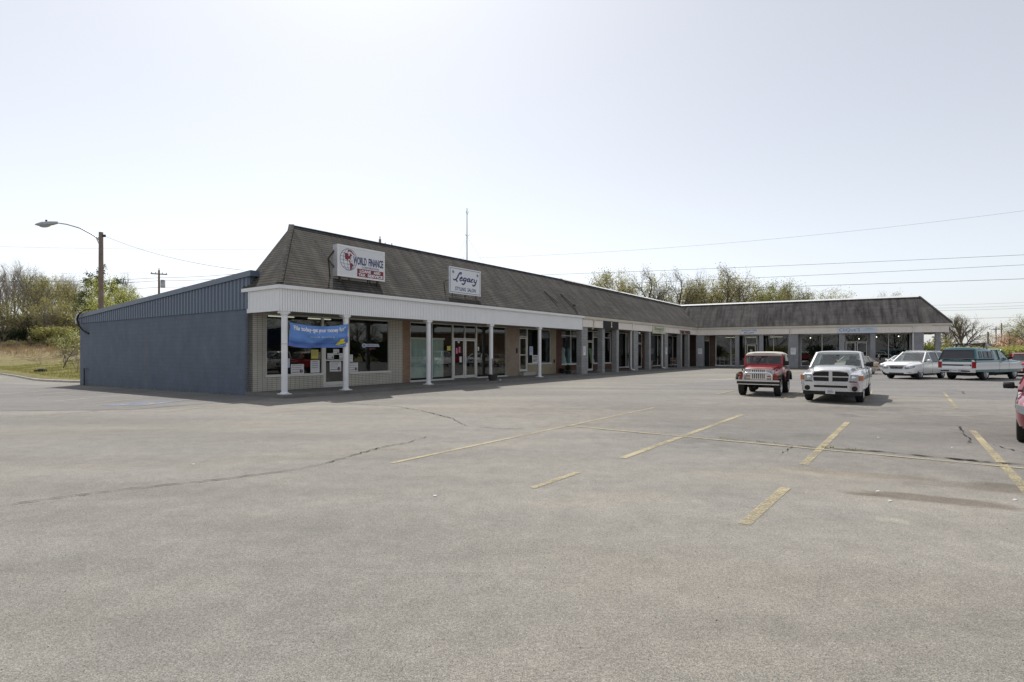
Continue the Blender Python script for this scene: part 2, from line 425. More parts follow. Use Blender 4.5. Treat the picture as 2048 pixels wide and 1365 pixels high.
M['leaf_olive'] = mat_leaf('olive_spring_leaves', (.22,.205,.11), (.36,.335,.19), (.30,.25,.17))
M['leaf_green'] = mat_leaf('fresh_green_leaves', (.20,.205,.10), (.35,.345,.18), (.33,.28,.19))
M['leaf_bright'] = mat_leaf('yellow_green_leaves', (.24,.255,.10), (.39,.385,.17))
M['leaf_pine'] = mat_leaf('dark_pine_needles', (.06,.08,.045), (.14,.165,.085), trans=.25)
M['leaf_dark'] = mat_leaf('dark_evergreen_leaves', (.03,.045,.024), (.075,.095,.045), trans=.2)
M['leaf_brown'] = mat_leaf('brownish_bud_twigs', (.20,.165,.12), (.31,.27,.19), (.26,.25,.15))
M['leaf_redbrown'] = mat_leaf('dark_red_leaves', (.055,.022,.022), (.12,.05,.045), trans=.25)
M['leaf_bloom'] = mat_leaf('pink_blossom', (.42,.24,.27), (.55,.38,.38))
M['leaf_white'] = mat_leaf('white_blossom', (.40,.43,.20), (.62,.62,.40), trans=.45)
M['brush'] = mat_leaf('dry_brush_stems', (.30,.21,.15), (.46,.36,.26), trans=.25)
M['grass_blade'] = mat_leaf('grass_blades', (.17,.175,.065), (.34,.30,.15), trans=.4)
M['terracotta'] = mat('weathered_barrel_wood', (.20,.13,.075), .85, var=.25, vscale=5)
M['line'] = mat_paintline('worn_yellow_paint', (.385,.33,.205), .525)
M['line_faint'] = mat_paintline('faded_yellow_paint', (.37,.32,.22), .48)
M['line_white'] = mat_paintline('worn_white_paint', (.46,.43,.34), .55)
M['line_blue'] = mat_paintline('worn_blue_paint', (.16,.19,.26), .56)
M['crack'] = mat('crack_in_asphalt', (.018,.016,.015), 1.)
STAINS = [(4.4,8.0,1.2,.4,-.4,(1.15,1.12,1.06),.8), (3.2,7.8,.9,.3,-.3,(1.12,1.10,1.05),.7), (9.2,15.2,.5,.35,.6,(.66,.65,.65),.6), (6.2,11.6,.45,.3,.4,(.7,.69,.69),.55), (3.6,10.8,.4,.28,.8,(.72,.71,.70),.5), (-6.2,16.2,1.2,.4,.6,(.86,.85,.84),.6),
          (7.5,13.5,9.5,6.5,-.6,(.80,.795,.81),.9), (15.,12.,7.,8.,.2,(.83,.825,.84),.85), (-9.,12.5,7.,1.3,.25,(1.10,1.08,1.04),.7), (-3.,9.5,5.,.8,.3,(1.10,1.08,1.04),.6), (-12.,9.8,5.,.9,.1,(.90,.90,.90),.6), (2.5,4.2,2.2,.5,-.2,(.90,.89,.88),.5), (-4.5,4.2,1.6,.4,.3,(.91,.90,.89),.5), (1.2,6.6,1.4,.4,.3,(1.08,1.06,1.02),.6),
          (5.0,6.55,1.0,.26,-.50,(.56,.51,.47),.85), (6.9,6.9,2.0,.40,-.30,(.64,.59,.54),.8), (4.9,7.9,1.1,.26,-.35,(.78,.72,.64),.6),
          (4.3,6.8,.25,.09,-.3,(.6,.55,.5),.7), (3.95,5.75,.26,.12,-.5,(1.35,1.36,1.28),.8), (10.,4.9,1.2,.5,.2,(.8,.76,.7),.5),
          (-13.6,12.4,2.0,.7,.3,(.80,.72,.64),.7)]
M['asphalt'] = mat_asphalt('sunworn_asphalt', (.268,.250,.219), (.226,.217,.202), (.185,.175,.165), STAINS)
M['asphalt_cool'] = mat_asphalt('newer_grey_asphalt', (.222,.212,.203), (.200,.194,.190), (.145,.14,.138), (), .8)
M['ground'] = mat_ground('rough_grass')
# ================================================================ camera, sky, sun
cam = bpy.data.cameras.new('camera'); camo = bpy.data.objects.new('camera', cam); COL.objects.link(camo)
camo.location = (0, 0, CAM_H); camo.rotation_euler = (R(90), 0, 0)
cam.sensor_width = 36; cam.lens = 1110/2048*36; cam.shift_y = .0100; cam.clip_end = 3000; cam.clip_start = .05
scene.camera = camo
SUN_EL = 54.5; SUN_AZ = (-.29, .957)
w = bpy.data.worlds.new('World'); scene.world = w; w.use_nodes = True
nt = w.node_tree; nt.nodes.clear(); n = N(nt)
sky = n('ShaderNodeTexSky'); sky.sky_type = 'NISHITA'; sky.sun_disc = False
sky.sun_elevation = R(SUN_EL); sky.sun_rotation = math.atan2(SUN_AZ[0], SUN_AZ[1])
sky.air_density = .85; sky.dust_density = 1.15; sky.ozone_density = 1.0; sky.altitude = 100
hs = n('ShaderNodeHueSaturation', inp={'Saturation': .36, 'Value': 1.0}); n.link(sky.outputs[0], hs.inputs['Color'])
bg = n('ShaderNodeBackground'); bg.inputs[1].default_value = .146; n.link(n.mix(.22, hs.outputs[0], (4.45,4.6,4.9,1)), bg.inputs[0])   # half clear sky, half even white haze
wo = n('ShaderNodeOutputWorld'); n.link(bg.outputs[0], wo.inputs[0])
sl = bpy.data.lights.new('sun', 'SUN'); sl.energy = 3.9; sl.angle = R(.53); sl.color = (1, .955, .88)
so = bpy.data.objects.new('sun', sl); COL.objects.link(so)
sdir = Vector((SUN_AZ[0], SUN_AZ[1], 0)).normalized()*math.cos(R(SUN_EL)) + Vector((0,0,math.sin(R(SUN_EL))))
so.rotation_euler = sdir.to_track_quat('Z', 'Y').to_euler(); so.location = sdir*80
vs = scene.view_settings; vs.view_transform = 'Standard'; vs.look = 'None'; vs.exposure = .15; vs.gamma = 1

# ================================================================ ground
AI = A_M.inverted()
def gz(x, y):
    """height of the lot: level, falling gently towards the rear left corner"""
    p = AI @ Vector((x, y, 0))
    t = min(max((3 - p.x)/3, 0), 1); t = t*t*(3-2*t)
    q = min(max((p.y-15)/6, 0), 1); t = max(t, q*q*(3-2*q)*min(max((14-p.x)/6, 0), 1))
    d = p.y; d = 0 if d < -2 else ((d+2)**2/8 if d < 2 else d)
    return -.0143*min(d, 36)*t
def lerp_tab(tab, x):
    if x <= tab[0][0]: return tab[0][1]
    for (a, b), (c, d) in zip(tab, tab[1:]):
        if x <= c: return b + (d-b)*(x-a)/(c-a)
    return tab[-1][1]
YC = [(-300,70),(-75,67.5),(-64,66),(-55,59),(-43,48.8),(-34.4,41.2),(-29.6,38),(-26,37.2),(-22,41),(0,70),(22,99),(40,80),(47,57),(56,52),(90,46),(300,40)]
def hill(x, y):
    t = y - lerp_tab(YC, x)
    if t < 0 and x < 26: return -.18 + .38*t
    if x < 30: h = lerp_tab([(0,-.18),(3,-.02),(12,.75),(30,3.3),(48,6.3),(80,8.),(300,10)], t)
    else: h = lerp_tab([(0,.05),(12,.35),(40,.8),(200,2.2)], t)
    k = min(max((x-26)/16, 0), 1)
    if 26 < x < 42:
        a = lerp_tab([(0,-.18),(3,-.02),(12,.75),(30,3.3),(48,6.3),(80,8.),(300,10)], t); b = lerp_tab([(0,.05),(12,.35),(40,.8),(200,2.2)], t)
        h = a*(1-k)+b*k
    return h
# the asphalt lot, one sheet
mb = MB(); xs = [-110 + 1.25*i for i in range(145)]; ys = [-50 + 1.25*i for i in range(119)]
mb.add([(x, y, gz(x, y)) for y in ys for x in xs], [(j*145+i, j*145+i+1, (j+1)*145+i+1, (j+1)*145+i) for j in range(118) for i in range(144)])
lot = tag(mb.build('parking_lot', M['asphalt'], smooth=60), 'large sunworn asphalt parking lot in front of the shops', 'parking lot', kind='structure')
# ground under everything, out to the horizon
mb = MB(); mb.quad((-900,-900,-.9),(900,-900,-.9),(900,900,-.9),(-900,900,-.9))
tag(mb.build('ground', M['ground']), 'rough grassy ground around the lot', 'ground', kind='structure')
# grass bank and field
mb = MB(); cx = [-300,-220,-160,-120,-100,-90,-80] + [-75+1.5*i for i in range(34)] + [-24+3*i for i in range(34)] + [80,100,130,170,220,300]
tt = [-.45,0,1.5,3,4.5,6.5,9,12,16,20,25,30,36,42,48,56,66,80,110,160,240,400,560]
nx = len(cx)
vsx = []
for t in tt:
    for x in cx:
        y = lerp_tab(YC, x) + t
        vsx.append((x, y, hill(x, y) + (math.sin(x*1.3+y*.7)*.06 + math.sin(x*.45-y*.9)*.1)*min(t/6, 1)))
mb.add(vsx, [(j*nx+i, j*nx+i+1, (j+1)*nx+i+1, (j+1)*nx+i) for j in range(len(tt)-1) for i in range(nx-1)])
bank = tag(mb.build('grass_bank', M['ground'], smooth=80), 'grassy bank rising behind the kerb to the woods', 'grass bank', kind='structure')
# kerb along the bank
mb = MB(); path = []
for i in range(90):
    x = -95 + i*.78
    if x > -25.2: break
    path.append((x, lerp_tab(YC, x)))
for _ in range(3):
    path = [path[0]] + [((a[0]+2*b[0]+c[0])/4, (a[1]+2*b[1]+c[1])/4) for a, b, c in zip(path, path[1:], path[2:])] + [path[-1]]
v = []
for i, (x, y) in enumerate(path):
    a = Vector(path[max(i-1,0)]); b = Vector(path[min(i+1,len(path)-1)]); d = (b-a).normalized(); nn = Vector((d.y, -d.x))
    z = gz(x, y)
    for off, h in ((.42, 0.), (.40, .13), (.34,.16), (-.15, .16), (-.2, -.3)):
        v.append((x+nn.x*off, y+nn.y*off, z+h))
mb.add(v, [(i*5+j, (i+1)*5+j, (i+1)*5+j+1, i*5+j+1) for i in range(len(path)-1) for j in range(4)])
tag(mb.build('kerb', M['kerb'], smooth=30), 'curved concrete kerb between the lot and the grass bank', 'kerb', kind='structure')

# newer, greyer asphalt strips
def sheet(name, pts, m, dz, par=None, label=None):
    mb = MB(); n = 70; a, b, c, d = [Vector((*p, 0)) for p in pts]
    vv = []
    for j in range(n+1):
        for i in range(n+1):
            p = a.lerp(b, i/n).lerp(d.lerp(c, i/n), j/n); vv.append((p.x, p.y, gz(p.x, p.y)+dz))
    mb.add(vv, [(j*(n+1)+i, j*(n+1)+i+1, (j+1)*(n+1)+i+1, (j+1)*(n+1)+i) for j in range(n) for i in range(n)])
    o = mb.build(name, m, par)
    if label: o['label'] = label
    return o
sheet('asphalt_overlay', [(-90,16),(-11.4,16.6),(-9.0,20.6),(-90,75)], M['asphalt_cool'], .006, lot, 'darker grey asphalt strip beside the blue wall')
sheet('asphalt_overlay', [(6.5,27.2),(31,11.5),(58,36),(33.,51)], M['asphalt_cool'], .004, lot, 'greyer asphalt strip across the far part of the lot')

# ---------------------------------------------------------------- painted lines
def stripe(a, b, w=.09, m='line', name='painted_line', dz=.006):
    a = Vector((*a, 0)); b = Vector((*b, 0)); d = (b-a).normalized(); x = Vector((-d.y, d.x, 0))*w/2
    mb = MB(); k = max(2, int((b-a).length/.5)); v = []
    for i in range(k+1):
        p = a.lerp(b, i/k)
        for s in (-1, 1):
            q = p + x*s; v.append((q.x, q.y, gz(q.x, q.y)+dz))
    mb.add(v, [(2*i, 2*i+1, 2*i+3, 2*i+2)[::-1] for i in range(k)])
    return mb.build(name, M[m], lot)
stripe((-1.88,8.67),(4.4,17.19)); 
stripe((.26,7.09),(.95,8.0)); stripe((1.8,9.07),(6.35,15.3), .12)
stripe((2.34,5.6),(3.5,7.1), .12); stripe((4.5,8.56),(8.27,13.68), .12)
stripe((6.2,6.6),(10.14,12.22), .12); stripe((1.24,13.04),(11.5,5.38), .085, dz=.010)
[stripe(a_, b_, dz=.013) for a_, b_ in (((8.17,22.33),(10.6,25.6)),((9.95,20.3),(12.6,24.0)),((11.96,18.86),(15.97,24.59)),((13.53,16.89),(18.22,23.4)))]
stripe((15.7,15.3),(20.4,21.8), dz=.013); stripe((10.0,24.3),(21.5,15.9), .06, 'line_faint', dz=.019)
for i in range(7):
    a = Vector((-12.2-2.24*i, 17.04+1.65*i)); stripe(a, a+Vector((.60,5.9)), .11, 'line_white' if i > 1 else 'line', dz=.013)
stripe((-9.96,15.39),(-9.1,20.3), .10, 'line_faint', dz=.013)
fa = A_M @ Vector((1.2,-3.1,0)); fb = A_M @ Vector((22,-3.35,0)); stripe((fa.x,fa.y),(fb.x,fb.y), .10, 'line_faint')
for s0 in (1.4,3.9,9.5,12.4):
    fa = A_M @ Vector((s0,-3.1,0)); fb = A_M @ Vector((s0+1.5,-1.0,0)); stripe((fa.x,fa.y),(fb.x,fb.y), .09, 'line_faint')
# white arrow stubs and bars near the far wing
for a, b, w_ in (((11.9,33.8),(14.2,35.0),.5), ((15.1,37.5),(17.1,38.6),.45), ((20.2,43.0),(22.5,43.6),.3)): stripe(a, b, w_, 'line_white', dz=.013)
# accessible-bay panel: blue ground with a yellow wheelchair emblem
def emblem():
    c = Vector((-12.55,18.9,0)); u = Vector((.10,.995,0)); v = Vector((.995,-.10,0))*-1
    def P(a, b, h): q = c + u*b + v*a; return (q.x, q.y, gz(q.x,q.y)+h)
    mb = MB(); mb.quad(P(-.75,-1.0,.013),P(.75,-1.0,.013),P(.75,1.0,.013),P(-.75,1.0,.013))
    o = mb.build('painted_panel', M['line_blue'], lot)
    mb = MB()
    def stroke(pts, w_=.1):
        for a, b in zip(pts, pts[1:]):
            a2 = Vector((*a,0)); b2 = Vector((*b,0)); d = (b2-a2).normalized(); x = Vector((-d.y,d.x,0))*w_/2
            mb.quad(*[P(q.x, q.y, .018) for q in (a2-x, b2-x, b2+x, a2+x)])
    stroke([(.42*math.cos(t), -.25+.42*math.sin(t)) for t in [R(120+i*20) for i in range(12)]])
    stroke([(-.1,.55),(-.1,0),(.28,0),(.38,-.5),(.52,-.5)]); stroke([(-.1,.28),(.22,.28)])
    mb.add([P(-.1+.11*math.cos(i*.6283),.72+.11*math.sin(i*.6283),.018) for i in range(10)], [tuple(range(10))])
    mb.build('wheelchair_symbol', M['line'], o)
emblem()

# ---------------------------------------------------------------- cracks
def px_ground(x, y):
    k = CAM_H*1110/(y-703.); return Vector(((x-1024)/1110*k, k))
def crack(pts, w0=.012, name='crack'):
    P = [px_ground(*p) for p in pts]; Q = []
    for a, b in zip(P, P[1:]):
        k = max(2, int((b-a).length/.09))
        d = (b-a).normalized(); nn = Vector((-d.y, d.x))
        for i in range(k):
            Q.append(a.lerp(b, i/k) + nn*rnd.uniform(-.03,.03))
    Q.append(P[-1]); v = []
    for i, q in enumerate(Q):
        d = (Q[min(i+1,len(Q)-1)] - Q[max(i-1,0)]).normalized(); nn = Vector((-d.y, d.x))
        ww = w0*rnd.choice((.15,.5,.8,1.,1.5))*(1 if 1 < i < len(Q)-2 else .3)
        for s in (-1, 1): v.append((q.x+nn.x*ww*s/2, q.y+nn.y*ww*s/2, gz(q.x,q.y)+.014))
    mb = MB(); mb.add(v, [(2*i, 2*i+2, 2*i+3, 2*i+1) for i in range(len(Q)-1)])
    return mb.build(name, M['crack'], lot)
crack([(0,1013),(150,992),(260,979),(400,965),(480,955),(560,945),(640,931),(700,914),(760,896),(815,887),(860,872)], .022)
crack([(640,803),(720,809),(800,815),(850,824),(905,838),(925,850),(938,854)], .026); crack([(950,854),(1000,859),(1060,858)], .018)
crack([(1440,878),(1520,884),(1600,893),(1650,897)], .03); crack([(1650,897),(1690,900),(1760,904),(1830,911),(1900,918),(1990,927),(2060,931)], .085)
crack([(1915,852),(1925,862),(1930,870),(1939,878),(1937,888)], .024); crack([(1985,890),(2010,897),(2050,908)], .03)
crack([(1585,893),(1572,903),(1560,911)], .016); crack([(0,838),(60,832),(130,829),(230,818)], .03); crack([(0,880),(40,877)], .04)
crack([(1880,782),(1900,781),(1925,784),(1928,788),(1890,789),(1850,787)], .04)
crack([(1100,846),(1180,850),(1260,846)], .012); crack([(1140,958),(1180,955),(1230,957)], .008)
# weeds in the widest crack
mb = MB()
for (xa, ya, xb, yb, k) in ((1645,896.5,1665,898,40),(1660,898,1705,901,10),(1690,900,1732,902,24),(1440,878,1560,889,40)):
    for i in range(k):
        t = rnd.random(); p = px_ground(xa+(xb-xa)*t, ya+(yb-ya)*t); a = rnd.uniform(0,6.28); h = rnd.uniform(.015,.045); l = rnd.uniform(.01,.03)
        q = Vector((p.x+rnd.uniform(-.03,.03), p.y+rnd.uniform(-.02,.02), .016)); dx = Vector((math.cos(a), math.sin(a), 0))
        mb.add([q - dx*.006, q + dx*.006, q + Vector((dx.y,-dx.x,0))*l + Vector((0,0,h))], [(0,1,2)])
tag(mb.build('weeds', M['leaf_green']), 'small green weeds growing in the long asphalt crack', 'weeds', kind='stuff')
mb = MB()
for i in range(140):
    q = A_M @ Vector((-.24-abs(rnd.gauss(0,.05)), 3+18.5*rnd.random()**.8, 0)); z = gz(q.x, q.y); a = rnd.uniform(0,6.28); h = rnd.uniform(.03,.14); dx = Vector((math.cos(a), math.sin(a), 0))
    q = Vector((q.x, q.y, z)); mb.add([q - dx*.012, q + dx*.012, q + Vector((dx.y,-dx.x,0))*.03 + Vector((0,0,h))], [(0,1,2)])
tag(mb.build('weeds', M['leaf_green']), 'sparse weeds along the foot of the blue side wall', 'weeds', kind='stuff')
# loose pebbles and litter specks
mb = MB()
for i in range(150):
    p = px_ground(rnd.uniform(-50, 2100), 703+rnd.uniform(75, 640)); r = rnd.uniform(.0025,.0055)
    mb.ball((p.x, p.y, gz(p.x,p.y)+r*.4), r, r*rnd.uniform(.6,1), r*.6, 6, 4, rnd.choice([0,0,0,1]))
for (x, y) in ((387,930),(1757,876),(1756,984),(2030,1001),(870,993),(1780,1003),(1905,896)):
    p = px_ground(x, y); mb.box(p.x-.018, p.x+.018, p.y-.014, p.y+.014, gz(p.x,p.y), gz(p.x,p.y)+.012, 2)
tag(mb.build('loose_gravel', [M['concrete'], M['black'], M['white']]), 'scattered pebbles and bits of litter on the asphalt', 'gravel', kind='stuff')
# ================================================================ lettering
_tc = {}
def text_geo(s, shear=0., bold=0.):
    k = (s, shear, bold)
    if k in _tc: return _tc[k]
    cu = bpy.data.curves.new('t', 'FONT'); cu.body = s; cu.size = 1; cu.shear = shear; cu.offset = bold; cu.resolution_u = 3
    ob = bpy.data.objects.new('t', cu); me = bpy.data.meshes.new_from_object(ob)
    vs = [tuple(v.co) for v in me.vertices]; fs = [tuple(p.vertices) for p in me.polygons]
    bpy.data.objects.remove(ob); bpy.data.curves.remove(cu); bpy.data.meshes.remove(me)
    x0 = min(v[0] for v in vs); x1 = max(v[0] for v in vs); y0 = min(v[1] for v in vs); y1 = max(v[1] for v in vs)
    r = ([((v[0]-x0)/(x1-x0), (v[1]-y0)/(y1-y0)) for v in vs], fs); _tc[k] = r; return r
def put_text(mb, s, x0, x1, z0, z1, y, m=0, shear=0., bold=0., fun=None):
    """flat letters filling the box x0..x1, z0..z1 in the plane y (front towards -y)"""
    vs, fs = text_geo(s, shear, bold)
    P = [(x0+(x1-x0)*u, y, z0+(z1-z0)*v) for u, v in vs]
    if fun: P = [fun(p) for p in P]
    mb.add(P, fs, m)
def ribbon(mb, pts, w, y, m=0, closed=False):
    """flat stroke through 2D points (x,z) in plane y; w number or list"""
    P = [Vector((p[0], 0, p[1])) for p in pts]; k = len(P); v = []
    for i, p in enumerate(P):
        d = (P[min(i+1,k-1)] - P[max(i-1,0)]).normalized(); nn = Vector((-d.z, 0, d.x))
        ww = w[i] if isinstance(w, list) else w
        v += [(p + nn*ww/2) + Vector((0,y,0)), (p - nn*ww/2) + Vector((0,y,0))]
    mb.add(v, [(2*i, 2*i+1, 2*i+3, 2*i+2) for i in range(k-1)], m)
def smooth_path(pts, it=2):
    for _ in range(it):
        q = [pts[0]]
        for a, b in zip(pts, pts[1:]):
            q += [(a[0]*.75+b[0]*.25, a[1]*.75+b[1]*.25), (a[0]*.25+b[0]*.75, a[1]*.25+b[1]*.75)]
        pts = q + [pts[-1]]
    return pts

# ================================================================ the shopping strip
shop = tag(empty('shopping_strip', A_O, A_ROT), 'long L-shaped brick shopping strip with a shingled mansard roof and blue painted side wall', 'building')
EZ = 4.28; RZ = 7.2
def line_x(p, d, q, e):
    den = d.x*e.y - d.y*e.x; t = ((q.x-p.x)*e.y - (q.y-p.y)*e.x)/den
    return p + d*t
def inter(dA, dB):
    """plan point (near-wing frame) where depth dA of the near wing meets depth dB of the far wing"""
    q = AB @ Vector((0, dB, 0)); e = AB.to_3x3() @ Vector((1,0,0))
    r = line_x(Vector((0, dA, 0)), Vector((1,0,0)), q, e); return r.x
ABI = AB.inverted()
def toB(p): return ABI @ Vector(p)
# -- roofs
sc, sr = inter(-.25, -.25), inter(2.5, 2.5); RB = 6.9
mb = MB()
E0 = (-.3,-.25,EZ); E1 = (sc,-.25,EZ); R0 = (1.9,2.5,RZ); Rm = (25,2.5,RZ); R1 = (sr,2.5,RB+.02); S0 = (-.3,2.45,EZ)
Em = (25,-.25,EZ)
mb.quad(E0, Em, Rm, R0); mb.quad(Em, E1, R1, Rm); mb.add([S0, E0, R0], [(0,1,2)])
mb.add([R0, Rm, (25,2.55,4.6), (0.3,2.55,4.6), S0], [(0,3,2,1),(0,4,3)]); mb.quad(Rm, (25,2.55,4.6), (sr,2.55,4.6), R1)
mb.quad(E0,(-.3,-.25,EZ-.04),(sc,-.25,EZ-.04),E1); mb.quad(S0,(-.3,2.45,EZ-.04),(-.3,-.25,EZ-.04),E0)
roofA = mb.build('mansard_roof', M['shingle'], shop)
# ridge and hip caps of the near wing
mb = MB()
mb.bar((-.3,-.26,EZ+.03),(1.9,2.48,RZ+.03), .22, .05); roof_cap = mb.build('hip_cap', M['shingle'], roofA)
mb = MB(); mb.bar((1.85,2.5,RZ+.012),(24.5,2.5,RZ+.012), .10, .03); mb.build('ridge_flashing', M['blue_trim'], roofA)
mb = MB(); c_ = ((2.36,-.03),(2.62,.12),(2.62,-.06)); mb.add([(24.4,a,RZ+b) for a, b in c_]+[(sr+.2,a,RB+.02+b) for a, b in c_], [(0,1,2),(5,4,3),(0,3,4,1),(1,4,5,2),(2,5,3,0)]); mb.build('coping', M['coping'], roofA)
mb = MB(AB); bE0 = toB(E1); bR0 = toB(R1); L = 21.75; RL = 19.75
e0 = (bE0.x,bE0.y,EZ); r0 = (bR0.x,bR0.y,RB); e1 = (L,-.25,EZ); r1 = (RL,2.5,RB); e2 = (L,9,EZ); r2 = (RL,9,RB)
mb.quad(e0, e1, r1, r0); mb.quad(e1, e2, r2, r1); mb.quad(r0, r1, (RL,2.6,4.6), (r0[0],2.6,4.6))
mb.quad(e0,(e0[0],e0[1],EZ-.04),(L,-.25,EZ-.04),e1); mb.quad(e1,(L,-.25,EZ-.04),(L,9,EZ-.04),e2); mb.quad(r1,r2,(RL-.1,9,4.6),(RL-.1,2.6,4.6))
roofB = mb.build('mansard_roof', M['shingle_far'], shop)
roofB['label'] = 'dark streaked mansard roof of the far wing'
mb = MB(AB); mb.add([(r0[0]-.25,a,RB+b) for a, b in c_]+[(RL+.05,a,RB+b) for a, b in c_], [(0,1,2),(5,4,3),(0,3,4,1),(1,4,5,2),(2,5,3,0)]); mb.build('coping', M['coping'], roofB)
mb = MB(AB); mb.bar((L,-.27,EZ+.03),(RL,2.48,RB+.03), .2, .05); mb.build('hip_cap', M['shingle_far'], roofB)
mb = MB(); mb.quad((-.2,2.56,4.88),(62,2.56,4.88),(62,21.7,3.92),(-.2,21.7,3.92)); mb.quad((-.2,21.7,-.5),(-.2,21.7,3.92),(62,21.7,3.92),(62,21.7,-.5))
mb.build('flat_roof', M['flat_roof'], shop)
mb = MB(AB); mb.quad((4,2.62,4.8),(19.5,2.62,4.8),(19.5,14,4.5),(4,14,4.5)); mb.build('flat_roof', M['flat_roof'], shop)
# -- blue side wall with ribbed band and sloping trim
X0 = -.2
mb = MB(); mb.add([(X0,2.2,-.5),(X0,21.7,-.6),(X0,21.7,3.5),(X0,2.2,3.5),(X0+.2,2.2,-.5),(X0+.2,21.7,-.6),(X0+.2,21.7,3.5),(X0+.2,2.2,3.5)],
       [(0,3,2,1),(4,5,6,7),(0,4,7,3),(1,2,6,5),(3,7,6,2)])
sidew = mb.build('side_wall', M['blue_wall'], shop); sidew['label'] = 'blue painted block side wall'
mb = MB(); zt = lambda d: 4.93 - (d-2.05)*(.96/19.66) - .05
prof = []; d = 2.0
while d < 21.7:
    prof += [(d, 0), (d+.10, 0), (d+.14, -.05), (d+.26, -.05), (d+.30, 0)]; d += .30
v = []
for (d, h) in prof: v += [(X0+h-.015, d, 3.44), (X0+h-.015, d, zt(d))]
mb.add(v, [(2*i, 2*i+1, 2*i+3, 2*i+2) for i in range(len(prof)-1)])
mb.quad((X0-.015,2.0,3.44),(X0-.015,2.0,zt(2.0)),(X0+.2,2.0,zt(2.)),(X0+.2,2.0,3.44))
mb.build('ribbed_siding', M['blue_metal'], shop)
mb = MB(); a, b = 1.75, 21.95
def tz(d): return zt(d)+.05
for (d0, d1) in ((a, 14.6), (14.62, b)):
    mb.hexa([(X0-.13,d0,tz(d0)-.22),(X0+.25,d0,tz(d0)-.22),(X0+.25,d1,tz(d1)-.22),(X0-.13,d1,tz(d1)-.22),(X0-.13,d0,tz(d0)),(X0+.25,d0,tz(d0)),(X0+.25,d1,tz(d1)),(X0-.13,d1,tz(d1))])
mb.build('roof_trim', M['blue_trim'], shop)
mb = MB(); mb.tube([(X0-.08,20.7,.75),(X0-.08,20.7,-.28)], .035, 8); mb.bar((X0-.08,20.7,.72),(X0-.08,20.2,.72), .03); mb.bar((X0-.08,20.75,.0),(X0-.08,20.45,.0), .03)
mb.build('standpipe', M['steel'], shop)
# cable looping over the rear corner of the blue wall
mb = MB(); mb.tube([tuple(p) for p in [(X0-.2,20.9,4.05),(X0-.22,21.15,3.95),(X0-.24,21.35,3.7),(X0-.2,21.2,3.3),(X0-.12,20.8,3.0),(X0-.06,20.35,2.83),(X0-.05,20.1,2.8)]], .05, 6)
mb.tube([(X0-.2,20.9,4.06),(X0-.17,20.3,4.18),(X0-.1,19.6,4.22)], .03, 6)
mb.build('conduit', M['black'], shop)
mb = MB(); mb.tube([(X0-.2,21.0,4.02),(X0-.26,21.3,3.95),(X0-.28,21.55,3.7),(X0-.26,21.45,3.4)], .035, 6); mb.build('cable', M['white'], shop)

# -- white fascia of the first shops
mb = MB()
mb.box(-.2,22.95,-.10,.12,3.29,4.1,1)
s = -.2; st = .105
while s < 22.9:
    e = min(s+st-.016, 22.95); mb.box(s, e, -.135, -.102, 3.27, 4.11, 0); s += st
d = -.1
mb.box(-.2,-.02,.12,2.2,3.29,4.1,1)
while d < 2.15:
    mb.box(-.235,-.202, d, min(d+st-.016,2.2), 3.27, 4.11, 0); d += st
fas = mb.build('fascia', [M['white_siding'], M['groove']], shop); fas['label'] = 'white grooved fascia over the first shops'
mb = MB(); mb.box(-.33,22.97,-.27,-.14,4.11,4.245); mb.box(-.33,-.24,-.14,2.45,4.11,4.245); mb.box(-.24,-.2,-.14,2.4,4.11,4.2); mb.box(-.2,22.97,-.14,-.1,4.11,4.2)
mb.build('eave_trim', M['white_trim'], fas)
# cream fascia of the brick shops and the far wing, gutters, downspouts
def board(mb, s0, s1, z0, z1, y0):
    mb.box(s0, s1, y0+.035, y0+.2, z0, z1, 0); s = s0
    while s < s1:
        mb.box(s, min(s+.30, s1), y0, y0+.035, z0, z1, 0); s += .312
mb = MB(); board(mb, 22.98, 48.1, 3.50, 4.03, -.12)
fasA = mb.build('fascia', M['cream_board'], shop); fasA['label'] = 'cream board fascia over the block-pier shops'
mb = MB(); gp = [(-.26,4.245),(-.26,4.20),(-.22,4.06),(-.13,4.04),(-.10,4.04),(-.10,4.245)]
mb.prism([(p[0],p[1]) for p in gp], 'X', 22.98, inter(-.26,-.26)); mb.build('gutter', M['gutter'], fasA)
mb = MB(AB); board(mb, .02, 21.55, 3.46, 4.03, -.12); mb.box(21.35,21.55,.1,9,3.46,4.03,0)
fasB = mb.build('fascia', M['cream_board'], shop); fasB['label'] = 'cream board fascia of the far wing'
mb = MB(AB); mb.prism(gp, 'X', .15, 21.68); mb.prism([(21.42,4.04),(21.55,4.06),(21.68,4.2),(21.68,4.245),(21.5,4.245)], 'Y', -.1, 9); mb.build('gutter', M['gutter'], fasB)
def downspout(xf, s, zb, lab, full=True):
    mb = MB(xf)
    p = [(s,-.2,4.06),(s,-.2,3.95),(s,-.15,3.85),(s,-.15,3.5),(s+.0,.0,3.36)]
    if full: p += [(s,.0,.45),(s,-.05,.25),(s+.25,-.22,.17)]
    mb.tube(p, .055, 6); o = mb.build('downspout', M['gutter'] if not full else M['white_frame'], shop); o['label'] = lab
downspout(None, 24.55, 0, 'beige downspout elbow beside the first block pier', False)
downspout(None, 31.35, 0, 'pale downspout beside the wide block pier'); downspout(None, 38.25, 0, 'pale downspout under the cream hanging sign')
downspout(AB, 8.95, 0, 'downspout on the wide slate pier', False); downspout(AB, 18.95, 0, 'downspout on the last wide slate pier')
